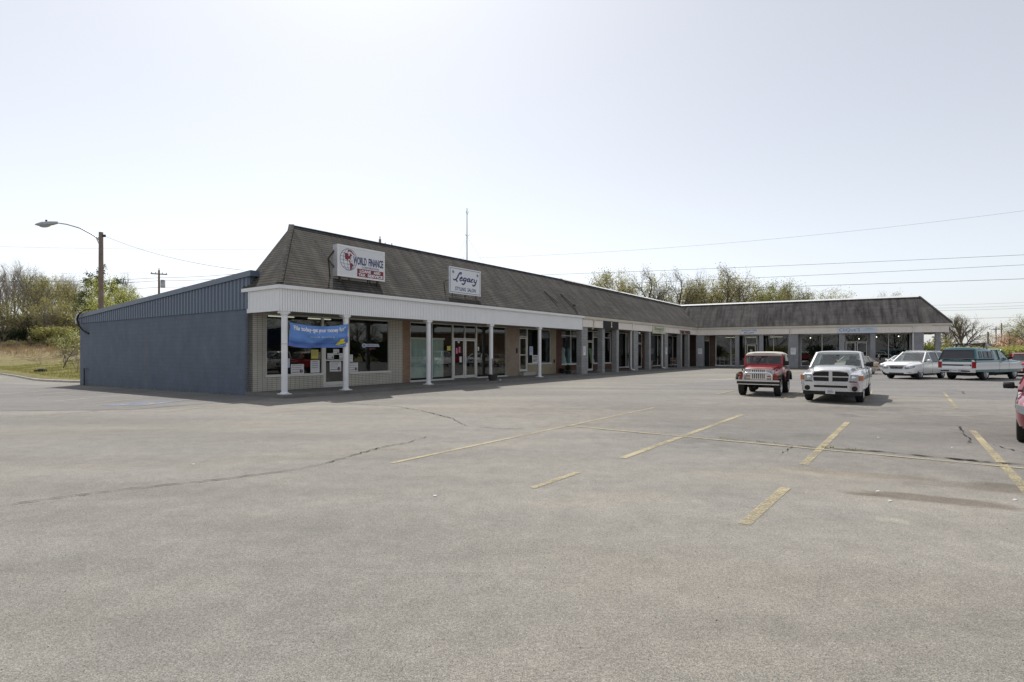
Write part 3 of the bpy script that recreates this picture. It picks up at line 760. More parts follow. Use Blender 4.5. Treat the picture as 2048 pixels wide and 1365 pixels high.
# -- soffits
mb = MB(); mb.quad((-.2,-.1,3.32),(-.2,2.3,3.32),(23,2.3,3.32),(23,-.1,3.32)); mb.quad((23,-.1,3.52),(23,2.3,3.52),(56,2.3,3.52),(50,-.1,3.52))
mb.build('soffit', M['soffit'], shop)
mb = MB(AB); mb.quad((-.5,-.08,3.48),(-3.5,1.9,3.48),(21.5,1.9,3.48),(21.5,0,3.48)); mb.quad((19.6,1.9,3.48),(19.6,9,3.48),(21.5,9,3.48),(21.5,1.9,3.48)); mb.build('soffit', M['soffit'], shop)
# -- round white columns
for i, s in enumerate((0.06, 2.85, 7.72, 12.64, 17.57)):
    mb = MB(); r = .115
    mb.lathe([(r,.18),(r,3.14)], 20, (s,.0,0), caps=False)
    c = mb.build('column', M['white'], shop, smooth=40)
    c['label'] = ['white round column at the corner by the blue wall', 'white round column at the right end of the blue banner', 'white round column in front of the blinds', 'white round column beside the grey tub', 'white round column by the for rent notice'][i]
    mb = MB(); mb.box(s-.19,s+.19,-.19,.19,.12,.15); mb.lathe([(.165,.15),(.165,.17),(.12,.20)], 20, (s,0,0)); mb.build('base', M['white'], c, smooth=30)
    mb = MB(); mb.lathe([(.12,3.12),(.15,3.16),(.15,3.19)], 20, (s,0,0)); mb.box(s-.18,s+.18,-.098,.18,3.19,3.285); mb.build('capital', M['white'], c, smooth=30)

# -- walls of the near wing
D = 2.2
def walls(name, spec, m, xf=None, label=None, d0=None, d1=None):
    mb = MB(xf); d0 = D if d0 is None else d0; d1 = d0+.22 if d1 is None else d1
    for (s0, s1, z0, z1) in spec: mb.box(s0, s1, d0, d1, z0, z1)
    o = mb.build(name, M[m], shop)
    if label: o['label'] = label
    return o
walls('front_wall', [(-.2,.58,-.05,3.32),(.58,3.30,-.05,.70),(4.64,4.70,-.05,3.32),(4.70,7.20,-.05,.70),(7.20,8.03,-.05,3.32)], 'cream_brick', label='cream stacked brick wall of the first shop')
walls('brick_pier', [(8.03,8.58,-.05,3.32)], 'orange_brick', label='orange brick strip left of the blinds')
walls('front_wall', [(8.58,17.06,-.05,.15)], 'concrete', label='low concrete plinth under the salon windows')
walls('front_wall', [(17.06,18.48,-.05,3.32)], 'pink_brick', label='pinkish brick panel beside the glass door')
walls('front_wall', [(18.48,19.44,-.05,.34),(19.44,22.45,-.05,.86),(22.45,23.1,-.05,3.32)], 'tan_wall', label='tan wall of the shop for rent')
walls('front_wall', [(23.1,23.88,-.05,3.52),(23.88,26.6,-.05,.72),(26.6,27.9,-.05,3.52),(28.95,30.02,-.05,.72),(30.02,30.92,-.05,.72),(30.92,32.15,-.05,.7),(32.15,33.7,-.05,3.52),(33.7,35.8,-.05,.28),(35.8,37.1,-.05,3.52),(38.9,40.6,-.05,3.52),(40.6,44.2,-.05,.25),(44.2,44.5,-.05,3.52),(44.5,49.0,-.05,.25),(49.0,49.6,-.05,3.52)], 'red_brick', label='red brick shop wall behind the block piers')
mb = MB(); mb.box(23.86,26.1,2.0,2.19,.12,.30); mb.build('stone_ledge', M['concrete'], shop); mb = MB(); mb.box(28.95,32.2,2.05,2.19,.12,.22); mb.build('stone_ledge', M['concrete'], shop)
mb = MB(); mb.box(18.45,19.9,1.85,2.19,.12,.34); mb.build('door_step', M['kerb'], shop)

# -- windows and doors
def window(s0, s1, z0, z1, mulls=(), rails=(), d=None, xf=None, m='alu', label=None, fw=.055, parent=None, sill=True, glass='glass'):
    d = D if d is None else d; mb = MB(xf); a, b = d+.04, d+.13
    mb.box(s0, s0+fw, a, b, z0, z1); mb.box(s1-fw, s1, a, b, z0, z1); mb.box(s0+fw, s1-fw, a, b, z1-fw, z1); mb.box(s0+fw, s1-fw, a, b, z0, z0+fw)
    if sill: mb.box(s0-.03, s1+.03, d-.05, a-.003, z0-.05, z0+.03)
    for x in mulls: mb.box(x-fw/2, x+fw/2, a+.004, b-.004, z0+fw, z1-fw)
    for r in rails:
        if isinstance(r, tuple): mb.box(r[1]+.02, r[2]-.02, a+.008, b-.008, r[0]-fw/2, r[0]+fw/2)
        else: mb.box(s0+fw, s1-fw, a+.008, b-.008, r-fw/2, r+fw/2)
    o = mb.build('window', M[m], parent or shop)
    if label: o['label'] = label
    mb = MB(xf); y = (a+b)/2; mb.quad((s0+.02,y,z0+.02),(s1-.02,y,z0+.02),(s1-.02,y,z1-.02),(s0+.02,y,z1-.02)); mb.build('pane', M[glass], o)
    return o
def door(s0, s1, z0, z1, d=None, xf=None, label=None, hinge=1, m='alu', midrail=None, plate=True, glass='glass'):
    d = D if d is None else d; mb = MB(xf); a, b = d+.05, d+.10; f = .085
    mb.box(s0, s0+f, a, b, z0, z1); mb.box(s1-f, s1, a, b, z0, z1); mb.box(s0+f, s1-f, a, b, z1-f, z1); mb.box(s0+f, s1-f, a, b, z0, z0+.16)
    if midrail: mb.box(s0+f, s1-f, a+.004, b-.004, midrail-.03, midrail+.03)
    o = mb.build('door', M[m], shop)
    if label: o['label'] = label
    y = (a+b)/2; mb = MB(xf); mb.quad((s0+.03,y,z0+.1),(s1-.03,y,z0+.1),(s1-.03,y,z1-.03),(s0+.03,y,z1-.03)); mb.build('pane', M[glass], o)
    x = s1-f/2 if hinge > 0 else s0+f/2
    mb = MB(xf); mb.tube([(x,a,z0+.95),(x,a-.07,z0+.97),(x,a-.07,z0+1.25),(x,a,z0+1.27)], .014, 6); mb.box(x-.02,x+.02,a-.004,a,z0+.8,z0+.9); mb.build('handle', M['galv'], o)
    return o
def header(s0, s1, z, z1, mulls=(), d=None, xf=None, m='alu'):
    return window(s0, s1, z, z1, mulls, (), d, xf, m, sill=False)
W1 = window(.58,3.30,.72,3.31, label='left picture window behind the blue banner')
window(4.70,7.20,.72,3.31, label='picture window with the blue key decal')
door(3.38,4.57,.2,2.18, midrail=1.34, label='glass shop door covered in white notices'); header(3.30,4.64,2.2,3.31)
mb = MB(); mb.box(3.30,3.37,D+.03,D+.14,.14,2.2); mb.box(4.58,4.64,D+.03,D+.14,.14,2.2); mb.box(3.30,4.64,D-.02,D+.14,.12,.19); mb.build('door_frame', M['alu'], shop)
window(8.58,11.94,.15,3.31, (10.25,), label='tall window with pale vertical blinds')
window(14.06,17.06,.15,3.31, (15.55,), label='large single window right of the double doors', fw=.045)
door(12.02,12.94,.18,2.44, label='left leaf of the salon double door with pink notes'); door(13.04,13.98,.18,2.44, hinge=-1, label='right leaf of the salon double door')
header(11.94,14.06,2.46,3.31,(12.99,))
mb = MB(); mb.box(11.945,12.01,D+.03,D+.145,.15,2.46); mb.box(12.95,13.03,D+.03,D+.145,.15,2.46); mb.box(13.99,14.055,D+.03,D+.145,.15,2.46); mb.build('door_frame', M['alu'], shop)
door(18.53,19.38,.38,2.68, midrail=1.5, label='single glass door above a step'); header(18.48,19.44,2.72,3.31)
mb = MB(); mb.box(19.385,19.44,D+.03,D+.145,.34,2.72); mb.build('door_frame', M['white_frame'], shop)
window(19.44,22.45,.88,3.31, (), label='window with the for rent notice', m='alu')
window(23.88,26.6,.76,3.42, (25.35,), (2.93,), m='white_frame', label='white framed display window with pale blue dresses')
door(27.97,28.9,.17,2.55, m='white_frame', label='white framed shop door with dark glass'); header(27.9,28.95,2.58,3.42,m='white_frame')
window(28.95,30.02,.75,3.42, (), (2.9,), m='white_frame', label='narrow window with a leaning green board'); window(30.92,32.15,.74,3.42, (), (2.9,), m='white_frame', label='narrow window between two block piers')
window(33.7,35.8,.30,3.42, (35.3,), m='white_frame', label='tall dark window behind the potted tree')
door(37.15,38.85,.17,2.5, m='white_frame', label='narrow glass door between block piers'); header(37.1,38.9,2.53,3.42, m='white_frame')
window(40.6,44.2,.28,3.42, (42.9,), m='white_frame', label='tall window above the wooden tub'); window(44.5,49.0,.28,3.42, (47.2,), m='white_frame', label='tall window with a dark mural behind the bench')
# far wing
DB = 1.6
def wallsB(spec, m, label): return walls('front_wall', spec, m, AB, label, DB)
wallsB([(-2.6,.42,-.05,3.5),(1.04,1.64,-.05,3.5)], 'brown_brick', 'brown brick beside the dark doorway')
wallsB([(1.64,4.75,-.05,.2),(5.73,8.75,-.05,.25),(8.75,9.85,-.05,3.5)], 'block_dark', 'low slate block wall under the deli windows')
wallsB([(9.85,13.7,-.05,.3),(15.6,16.05,-.05,3.5),(16.05,18.95,-.05,.3),(18.95,19.5,-.05,3.5)], 'block_dark', 'low slate block wall under the right shop windows')
mb = MB(AB); mb.box(19.3,19.5,DB+.22,13,-.05,4.5); mb.build('end_wall', M['block_dark'], shop)
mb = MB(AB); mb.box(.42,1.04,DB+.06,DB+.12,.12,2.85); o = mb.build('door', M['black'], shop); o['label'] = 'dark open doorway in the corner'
mb = MB(AB); mb.box(.42,1.04,DB+.04,DB+.12,2.85,2.95); mb.build('door_head', M['gutter'], shop)
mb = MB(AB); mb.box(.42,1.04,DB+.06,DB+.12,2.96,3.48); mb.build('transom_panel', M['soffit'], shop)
mb = MB(AB); mb.box(.985,1.04,DB+.02,DB+.055,.12,3.45); mb.build('door_frame', M['block'], shop)
window(1.64,4.68,.20,3.46, (3.2,), d=DB, xf=AB, m='white_frame', label='deli window left of the block pier', fw=.07)
door(4.78,5.66,.17,2.42, d=DB, xf=AB, m='white_frame', label='white framed deli door under the phone number sign'); header(4.68,5.76,2.46,3.46, d=DB, xf=AB, m='white_frame')
window(5.76,8.75,.25,3.46, (7.35,), d=DB, xf=AB, m='white_frame', label='deli window behind the red off-roader', fw=.06)
window(9.85,13.66,.30,3.46, (11.74,), d=DB, xf=AB, m='white_frame', label='window left of the far double doors', fw=.06)
door(13.74,14.6,.17,2.62, d=DB, xf=AB, m='white_frame', label='left leaf of the far double door'); door(14.68,15.55,.17,2.62, hinge=-1, d=DB, xf=AB, m='white_frame', label='right leaf of the far double door'); header(13.66,15.62,2.66,3.46, d=DB, xf=AB, m='white_frame')
window(16.05,18.95,.30,3.46, (17.25,), d=DB, xf=AB, m='white_frame', label='last window before the end pier', fw=.06)
# -- block piers
pl = [(22.9,23.78,'wide block pier with a white notice at the end of the white fascia'),(26.1,26.5,'narrow block pier under the black sign, left one'),(28.52,28.94,'narrow block pier under the black sign, right one'),(31.83,32.7,'wide block pier with a downspout'),(35.05,35.48,'narrow block pier left of the wooden tub'),(38.82,39.62,'block pier under the cream hanging sign'),(43.1,43.52,'narrow block pier right of the bench'),(45.38,45.76,'narrow block pier nearest the corner')]
for a, b, lab in pl:
    mb = MB(); mb.box(a, b, -.05, .36, -.05, 3.51); o = mb.build('pier', M['block'], shop); o['label'] = lab
pb = [(-.1,.70,'wide corner pier with a white notice'),(3.82,4.2,'narrow slate pier left of the deli door'),(6.12,6.5,'narrow slate pier right of the deli door'),(8.82,9.66,'wide slate pier with a white notice'),(13.14,13.54,'slate pier left of the far double doors'),(15.68,16.08,'slate pier right of the far double doors'),(18.95,19.75,'last wide slate pier'),(20.58,20.98,'free-standing end pillar of the far wing')]
for a, b, lab in pb:
    mb = MB(AB); mb.box(a, b, .0, .42, -.05, 3.47); o = mb.build('pier', M['block_dark'], shop); o['label'] = lab
# -- walkway slab
mb = MB(); k = inter(-.55, -.55)
mb.prism([(-.25,-.55),(k,-.55),(k+1.5,2.3),(-.25,2.3)], 'Z', -.3, .12)
wk = tag(mb.build('walkway', M['concrete']), 'raised concrete walkway along the near shop fronts', 'walkway', kind='structure'); wk.matrix_world = A_M
mb = MB(); kb = ABI @ Vector((k,-.55,0)); kc = ABI @ Vector((k+1.5,2.3,0)); mb.prism([(kb.x+.004,kb.y),(21.6,-.5),(21.6,9),(19.5,9),(19.5,1.7),(kc.x,kc.y)], 'Z', -.3, .12)
wk = tag(mb.build('walkway', M['concrete']), 'raised concrete walkway along the far shop fronts', 'walkway', kind='structure'); wk.matrix_world = B_M
# -- interior shell, ceiling lamps
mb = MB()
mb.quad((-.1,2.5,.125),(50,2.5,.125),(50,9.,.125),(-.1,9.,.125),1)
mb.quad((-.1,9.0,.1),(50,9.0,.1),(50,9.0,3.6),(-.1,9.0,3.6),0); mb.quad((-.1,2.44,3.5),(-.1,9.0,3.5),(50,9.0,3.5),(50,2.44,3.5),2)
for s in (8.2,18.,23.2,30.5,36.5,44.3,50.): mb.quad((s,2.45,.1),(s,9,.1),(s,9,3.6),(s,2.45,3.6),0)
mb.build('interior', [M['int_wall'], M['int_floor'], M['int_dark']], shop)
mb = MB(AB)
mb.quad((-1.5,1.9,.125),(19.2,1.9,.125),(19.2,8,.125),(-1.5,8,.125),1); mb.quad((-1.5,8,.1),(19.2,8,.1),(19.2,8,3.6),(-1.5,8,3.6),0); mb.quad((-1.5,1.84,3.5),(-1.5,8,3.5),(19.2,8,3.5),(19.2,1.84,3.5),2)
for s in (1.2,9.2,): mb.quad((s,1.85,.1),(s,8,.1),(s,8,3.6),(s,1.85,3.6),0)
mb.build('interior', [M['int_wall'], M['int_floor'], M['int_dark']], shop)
mb = MB()
for s, d in ((2.1,3.6),(4.2,3.8)): mb.box(s-.6,s+.6,d-.06,d+.06,3.28,3.33)
o = mb.build('ceiling_lamp', M['lamp_tube'], shop)
mb = MB(AB)
for s, d in ((3.0,3.6),(5.0,3.4),(7.5,3.8)): mb.box(s-.6,s+.6,d-.05,d+.05,3.26,3.30)
mb.build('ceiling_lamp', M['lamp_tube'], shop)
mb = MB(AB)
for s, d, z in ((10.7,3.0,3.12),(16.4,3.,3.15),(18.2,3.1,3.2),(15.0,4.,3.0)): mb.ball((s,d,z), .05, n=8, k=6)
mb.build('ceiling_bulb', M['lamp_bulb'], shop)
# -- vertical blinds behind the salon windows
mb = MB(); m2, nt2, out2 = nodes('sea_green_blinds'); n2 = N(nt2)
M['blinds'] = mat('sea_green_blinds_fabric', (.52,.60,.56), .85, var=.10, vscale=2)
s = 8.75
while s < 11.55:
    a = -rnd.uniform(.15,.5); dx = .05*math.cos(a); dy = .05*math.sin(a)
    mb.quad((s-dx,2.62-dy,.28),(s+dx,2.62+dy,.28),(s+dx,2.62+dy,2.40),(s-dx,2.62-dy,2.40)); s += .088
o = mb.build('vertical_blinds', M['blinds'], shop)
mb = MB(); mb.box(8.65,11.6,2.56,2.68,2.40,2.50); mb.build('head_rail', M['white_frame'], o)
mb = MB(); s = 14.2
while s < 16.9:
    mb.quad((s-.03,2.9,.2),(s+.03,2.94,.2),(s+.03,2.94,3.2),(s-.03,2.9,3.2)); s += .09
mb.build('vertical_blinds', mat('brown_blinds_fabric', (.18,.14,.085), .9, var=.25), shop)
# small wall fittings
mb = MB(); mb.box(18.05,18.2,2.15,2.2,1.62,1.95); mb.box(18.09,18.16,2.13,2.15,1.7,1.85); mb.build('meter_box', M['steel'], shop)
mb = MB(); mb.box(22.75,22.87,2.14,2.2,.9,1.15); mb.build('outlet_box', M['steel'], shop)
# roof braces left from a removed sign
mb = MB(); k = (RZ-EZ)/2.75
def rz_(d): return EZ + (d+.25)*k
for s in (19.9,22.0):
    mb.bar((s,1.15,rz_(1.15)+.05),(s+.35,.35,rz_(.35)+.12), .05)
mb.box(22.3,22.55,.22,.32,rz_(.3)+.05,rz_(.3)+.2)
mb.build('roof_brace', M['steel'], shop)
# ================================================================ signs (each hangs on the building: its own thing)
def at(name, frame=A_M):
    o = empty(name); o.matrix_world = frame.copy(); return o
def scribble(mb, x0, x1, z, h, y, m=0, fun=None):
    """a line of print too small to read: broken up-and-down pen marks"""
    x = x0
    while x < x1 - h*.3:
        w_ = min(h*rnd.uniform(1.6, 3.2), x1-x); k = max(3, int(w_/(h*.28)))
        pts = [(x+w_*i/k, z+h*.5*(1 if i % 2 else -1)*rnd.uniform(.4,1)) for i in range(k+1)]
        n0 = len(mb.v); ribbon(mb, pts, h*.22, y, m)
        if fun:
            for i in range(n0, len(mb.v)): mb.v[i] = Vector(fun(mb.v[i]))
        x += w_ + h*.5
# big finance sign
def finance_sign():
    r = tag(at('roof_sign'), 'white boxed finance sign with a red globe, standing off the shingled roof', 'sign', 'signs on the shops')
    s0, s1, z0, z1 = 2.42, 4.93, 4.88, 6.2; yf = -.02
    mb = MB(); mb.box(s0, s1, yf+.012, .28, z0, z1); mb.build('cabinet', M['sign_frame'], r)
    mb = MB(); f = .07
    mb.box(s0-.004, s0+f, yf-.012, yf+.012, z0-.004, z1+.004); mb.box(s1-f, s1+.004, yf-.012, yf+.012, z0-.004, z1+.004)
    mb.box(s0+f, s1-f, yf-.012, yf+.012, z1-f, z1+.004); mb.box(s0+f, s1-f, yf-.012, yf+.012, z0-.004, z0+f); mb.build('frame', M['white_trim'], r)
    mb = MB(); mb.quad((s0+f,yf,z0+f),(s1-f,yf,z0+f),(s1-f,yf,z1-f),(s0+f,yf,z1-f)); face = mb.build('face', M['sign_face'], r)
    # globe: outline and grid in navy, land masses in dark red
    cx, cz, rx, rz = 2.98, 5.62, .43, .45; mb = MB(); y = yf-.004
    def arc(fx, a0, a1, k=28): return [(cx+rx*fx*math.cos(R(a0+(a1-a0)*i/k)), cz+rz*math.sin(R(a0+(a1-a0)*i/k))) for i in range(k+1)]
    ribbon(mb, arc(1, 20, 372-30, 40), .018, y); ribbon(mb, arc(.62, 90, 270), .014, y); ribbon(mb, arc(.12, 90, 270), .014, y); ribbon(mb, arc(.40, -90, 0), .014, y); ribbon(mb, arc(.75,-90,-10), .014, y)
    for h in (-.7,-.38,-.05,.28,.6):
        hw = rx*math.sqrt(1-h*h); z = cz+rz*h
        ribbon(mb, [(cx-hw, z), (cx-hw*.4, z-.025), (cx, z-.035), (cx+hw*(.4 if h > -.1 else .95), z-.025)], .013, y)
    mb.build('globe_grid', M['navy'], face)
    mb = MB(); y = yf-.007
    def land(pts, cc=(0,0)): mb.add([(cx+rx*a, y, cz+rz*b) for a, b in pts], [tuple(range(len(pts)))])
    land([(-.45,.55),(-.42,.02),(-.1,-.08),(.02,.1),(.28,-.02),(.2,.25),(.42,.42),(.2,.62),(.12,.4),(.0,.32),(-.05,.52),(-.25,.6)])
    land([(.0,-.08),(.14,-.32),(.22,-.28),(.1,-.02)]); land([(.12,-.28),(.42,-.32),(.58,-.46),(.4,-.72),(.28,-.95),(.18,-.9),(.16,-.55)])
    land([(-.18,.66),(.0,.92),(.3,.88),(.62,.6),(.78,.42),(.6,.5),(.3,.72),(.08,.78)])
    mb.build('globe_land', M['sign_red'], face)
    mb = MB(); y = yf-.009
    put_text(mb, 'WORLD', 3.22, 3.92, 5.46, 5.80, y, bold=.025); put_text(mb, 'FINANCE', 4.03, 4.84, 5.46, 5.80, y, bold=.025)
    mb.build('lettering', M['navy'], face)
    mb = MB(); put_text(mb, 'CORPORATION', 3.66, 4.58, 5.33, 5.42, y); mb.build('lettering', M['navy'], face)
    mb = MB(); mb.quad((3.42,yf-.004,4.94),(4.86,yf-.004,4.94),(4.86,yf-.004,5.30),(3.42,yf-.004,5.30)); p = mb.build('red_panel', M['sign_red'], face)
    mb = MB(); put_text(mb, 'LOANS', 3.55, 4.15, 5.14, 5.27, y, bold=.05); put_text(mb, 'AND', 4.30, 4.68, 5.14, 5.27, y, bold=.05)
    put_text(mb, 'TAX', 3.49, 3.86, 4.98, 5.11, y, bold=.05); put_text(mb, 'SERVICE', 3.97, 4.82, 4.98, 5.11, y, bold=.05); mb.build('lettering', M['sign_face'], p)
    mb = MB()
    for s in (2.62, 4.62): mb.bar((s,.1,z0),(s,.1,rz_(.1)+.02), .07); mb.bar((max(s,3.5),.26,5.5),(max(s,3.5),.90,rz_(.90)), .05)
    mb.bar((4.1,.12,z0),(4.1,.12,rz_(.12)), .04); mb.bar((s0,.2,z0+.35),(s0-.13,.42,5.62), .05); mb.bar((s0,.2,z1-.25),(s0-.13,.42,5.62), .05); mb.bar((s0-.13,.42,5.66),(s0-.13,.30,rz_(.30)), .04)
    mb.build('bracket', M['steel'], r)
finance_sign()
# salon sign
def salon_sign():
    r = tag(at('roof_sign'), 'white salon sign with navy cursive lettering, standing off the shingled roof', 'sign', 'signs on the shops')
    s0, s1, z0, z1 = 9.22, 11.74, 4.75, 6.13; y = 0.
    mb = MB(); mb.box(s0, s1, y+.012, y+.1, z0, z1); mb.build('cabinet', M['sign_frame'], r)
    mb = MB(); mb.box(s0, s1, y, y+.012, z0, z1); face = mb.build('face', M['sign_face'], r)
    mb = MB(); q = .075; yy = y-.004
    for pts in ([(s0+q,z0+q),(s1-q,z0+q)], [(s1-q,z0+q),(s1-q,z1-q)], [(s1-q,z1-q),(s0+q,z1-q)], [(s0+q,z1-q),(s0+q,z0+q)]): ribbon(mb, pts, .022, yy)
    mb.build('border', M['navy'], face)
    mb = MB(); put_text(mb, 'STYLING', 9.66, 10.50, 4.92, 5.12, yy, bold=.02); mb.build('lettering', M['navy'], face); mb = MB(); put_text(mb, 'SALON', 10.63, 11.30, 4.92, 5.12, yy, bold=.02); mb.build('lettering', M['navy'], face)
    # cursive word drawn as pen strokes, unit box 0..10 wide, x-height 1.6
    mb = MB(); S = .112; SX = .186; ox, oz = 9.56, 5.44
    def pen(pts, w):
        pts = smooth_path(pts, 2); k = len(pts)
        ww = [w*(.45+.75*math.sin(math.pi*min(1,(i+2)/(k+2)))) for i in range(k)]
        ribbon(mb, [(ox+a*SX+b*.45*S, oz+b*S) for a, b in pts], ww, yy)
    pen([(1.9,2.9),(2.3,3.6),(1.9,4.0),(1.3,3.5),(1.15,2.2),(1.0,1.0),(.5,.1),(-.3,.2),(-.4,.7)], .075); pen([(.6,.35),(1.0,.1),(1.4,-.4),(1.55,-.75)], .075)
    pen([(2.3,.9),(3.0,1.2),(3.1,1.7),(2.6,1.75),(2.25,1.0),(2.4,.2),(3.0,.1),(3.5,.6)], .07)
    pen([(4.7,1.5),(4.2,1.75),(3.7,1.2),(3.7,.4),(4.2,.2),(4.7,.9)], .07); pen([(4.85,1.75),(4.8,.3),(4.75,-.9),(4.3,-1.5),(3.7,-1.3),(3.7,-.8)], .075)
    pen([(6.4,1.5),(5.9,1.75),(5.4,1.2),(5.4,.4),(5.9,.2),(6.4,.9)], .07); pen([(6.5,1.75),(6.4,.6),(6.6,.15),(7.0,.4)], .07)
    pen([(8.0,1.4),(7.7,1.75),(7.2,1.3),(7.1,.5),(7.5,.1),(8.0,.4)], .07)
    pen([(8.5,1.75),(8.4,.7),(8.7,.2),(9.2,.5)], .07); pen([(9.5,1.75),(9.4,.3),(9.4,-.9),(8.9,-1.5),(8.3,-1.3),(8.3,-.8)], .075)
    for (a, b) in ((9.50,5.86),(11.45,5.86)):
        for i in range(4):
            t = i*math.pi/4+.2; ribbon(mb, [(a-.10*math.cos(t), b-.10*math.sin(t)), (a+.10*math.cos(t), b+.10*math.sin(t))], .016, yy-.002*i)
    mb.build('lettering', M['navy'], face)
    mb = MB()
    for s in (9.5, 10.5, 11.4): mb.bar((s,.06,z0),(s,.06,rz_(.06)+.02), .045); mb.bar((max(s,10.),.1,5.25),(max(s,10.),.62,rz_(.62)), .035)
    mb.bar((s0,.08,5.42),(s0-.18,.22,5.30), .03); mb.bar((s0-.18,.22,5.30),(s0-.1,.2,rz_(.2)), .03)
    mb.build('bracket', M['steel'], r)
salon_sign()
# square black sign with a small pale figure
r = tag(at('fascia_sign'), 'square black board sign with a small pale emblem on the cream fascia', 'sign', 'signs on the shops')
mb = MB(); mb.box(26.1,28.58,-.20,-.125,3.47,4.10); f = mb.build('panel', M['black'], r)
mb = MB(); y = -.205
for p in ([(27.27,3.98),(27.43,3.98),(27.46,3.92),(27.25,3.92)], [(27.30,3.90),(27.41,3.90),(27.40,3.76),(27.30,3.76)], [(27.30,3.75),(27.40,3.75),(27.46,3.6),(27.25,3.6)]): mb.add([(a,y,b) for a, b in p], [(0,3,2,1)])
mb.build('emblem', M['cream_board'], f)
# cream hanging sign
r = tag(at('fascia_sign'), 'cream hanging sign with dark green script, beside a downspout', 'sign', 'signs on the shops')
mb = MB(); mb.box(35.6,38.6,-.19,-.125,3.36,4.0); f = mb.build('panel', mat('cream_sign_board', (.56,.55,.42), .6), r)
mb = MB(); y = -.195; put_text(mb, 'Steward', 35.9, 38.2, 3.66, 3.95, y, shear=.3, bold=.01); scribble(mb, 36.2, 38.0, 3.56, .10, y); scribble(mb, 36.7, 37.5, 3.425, .05, y)
mb.build('lettering', mat('dark_green_lettering', (.05,.07,.05), .6), f)
# red letters fixed straight on the fascia
mb = MB()
for i, ch in enumerate('TAEKWONDO'):
    vs_, fs_ = text_geo(ch, 0., .06); a = 42.6+i*.35; n0 = len(mb.v)
    pts = [(a+.29*u, -.165, 3.52+.33*v) for u, v in vs_]; mb.add(pts, fs_)
    # give each letter a little depth
    mb.add([(p[0], -.125, p[2]) for p in pts], [f[::-1] for f in fs_])
o = mb.build('fascia_lettering', mat('maroon_letters', (.10,.012,.022), .5)); o.matrix_world = A_M; tag(o, 'dark red capital letters spelling TAEKWONDO on the cream fascia', 'sign', 'signs on the shops')
# far wing signs
r = tag(at('fascia_sign', B_M), 'small white deli sign with a phone number above the deli door', 'sign', 'signs on the shops')
mb = MB(); mb.box(4.36,5.98,-.18,-.125,3.49,4.02); f = mb.build('panel', M['sign_face'], r)
mb = MB(); put_text(mb, "GOOLEY'S DELI", 4.44, 5.90, 3.80, 3.97, -.185, bold=.012); put_text(mb, '490-2054', 4.66, 5.66, 3.56, 3.71, -.185, bold=.012); mb.build('lettering', M['navy'], f)
r = tag(at('fascia_sign', B_M), 'long pale blue sign with grey serif lettering above the far double doors', 'sign', 'signs on the shops')
mb = MB(); mb.box(13.0,16.15,-.18,-.125,3.47,4.01); f = mb.build('panel', M['sign_face_blue'], r)
mb = MB(); put_text(mb, "CliQue'S", 13.15, 14.85, 3.58, 3.95, -.185); mb.build('lettering', M['grey_ink'], f)
mb = MB(); ribbon(mb, smooth_path([(15.05,3.68),(15.4,3.74),(15.7,3.72),(16.0,3.82)]), .035, -.185); ribbon(mb, smooth_path([(15.2,3.80),(15.5,3.84),(15.9,3.86)]), .03, -.187); ribbon(mb, smooth_path([(15.3,3.9),(15.6,3.92),(15.75,3.9)]), .025, -.189)
mb.build('flourish', mat('pale_teal_print', (.25,.40,.44), .5), f)

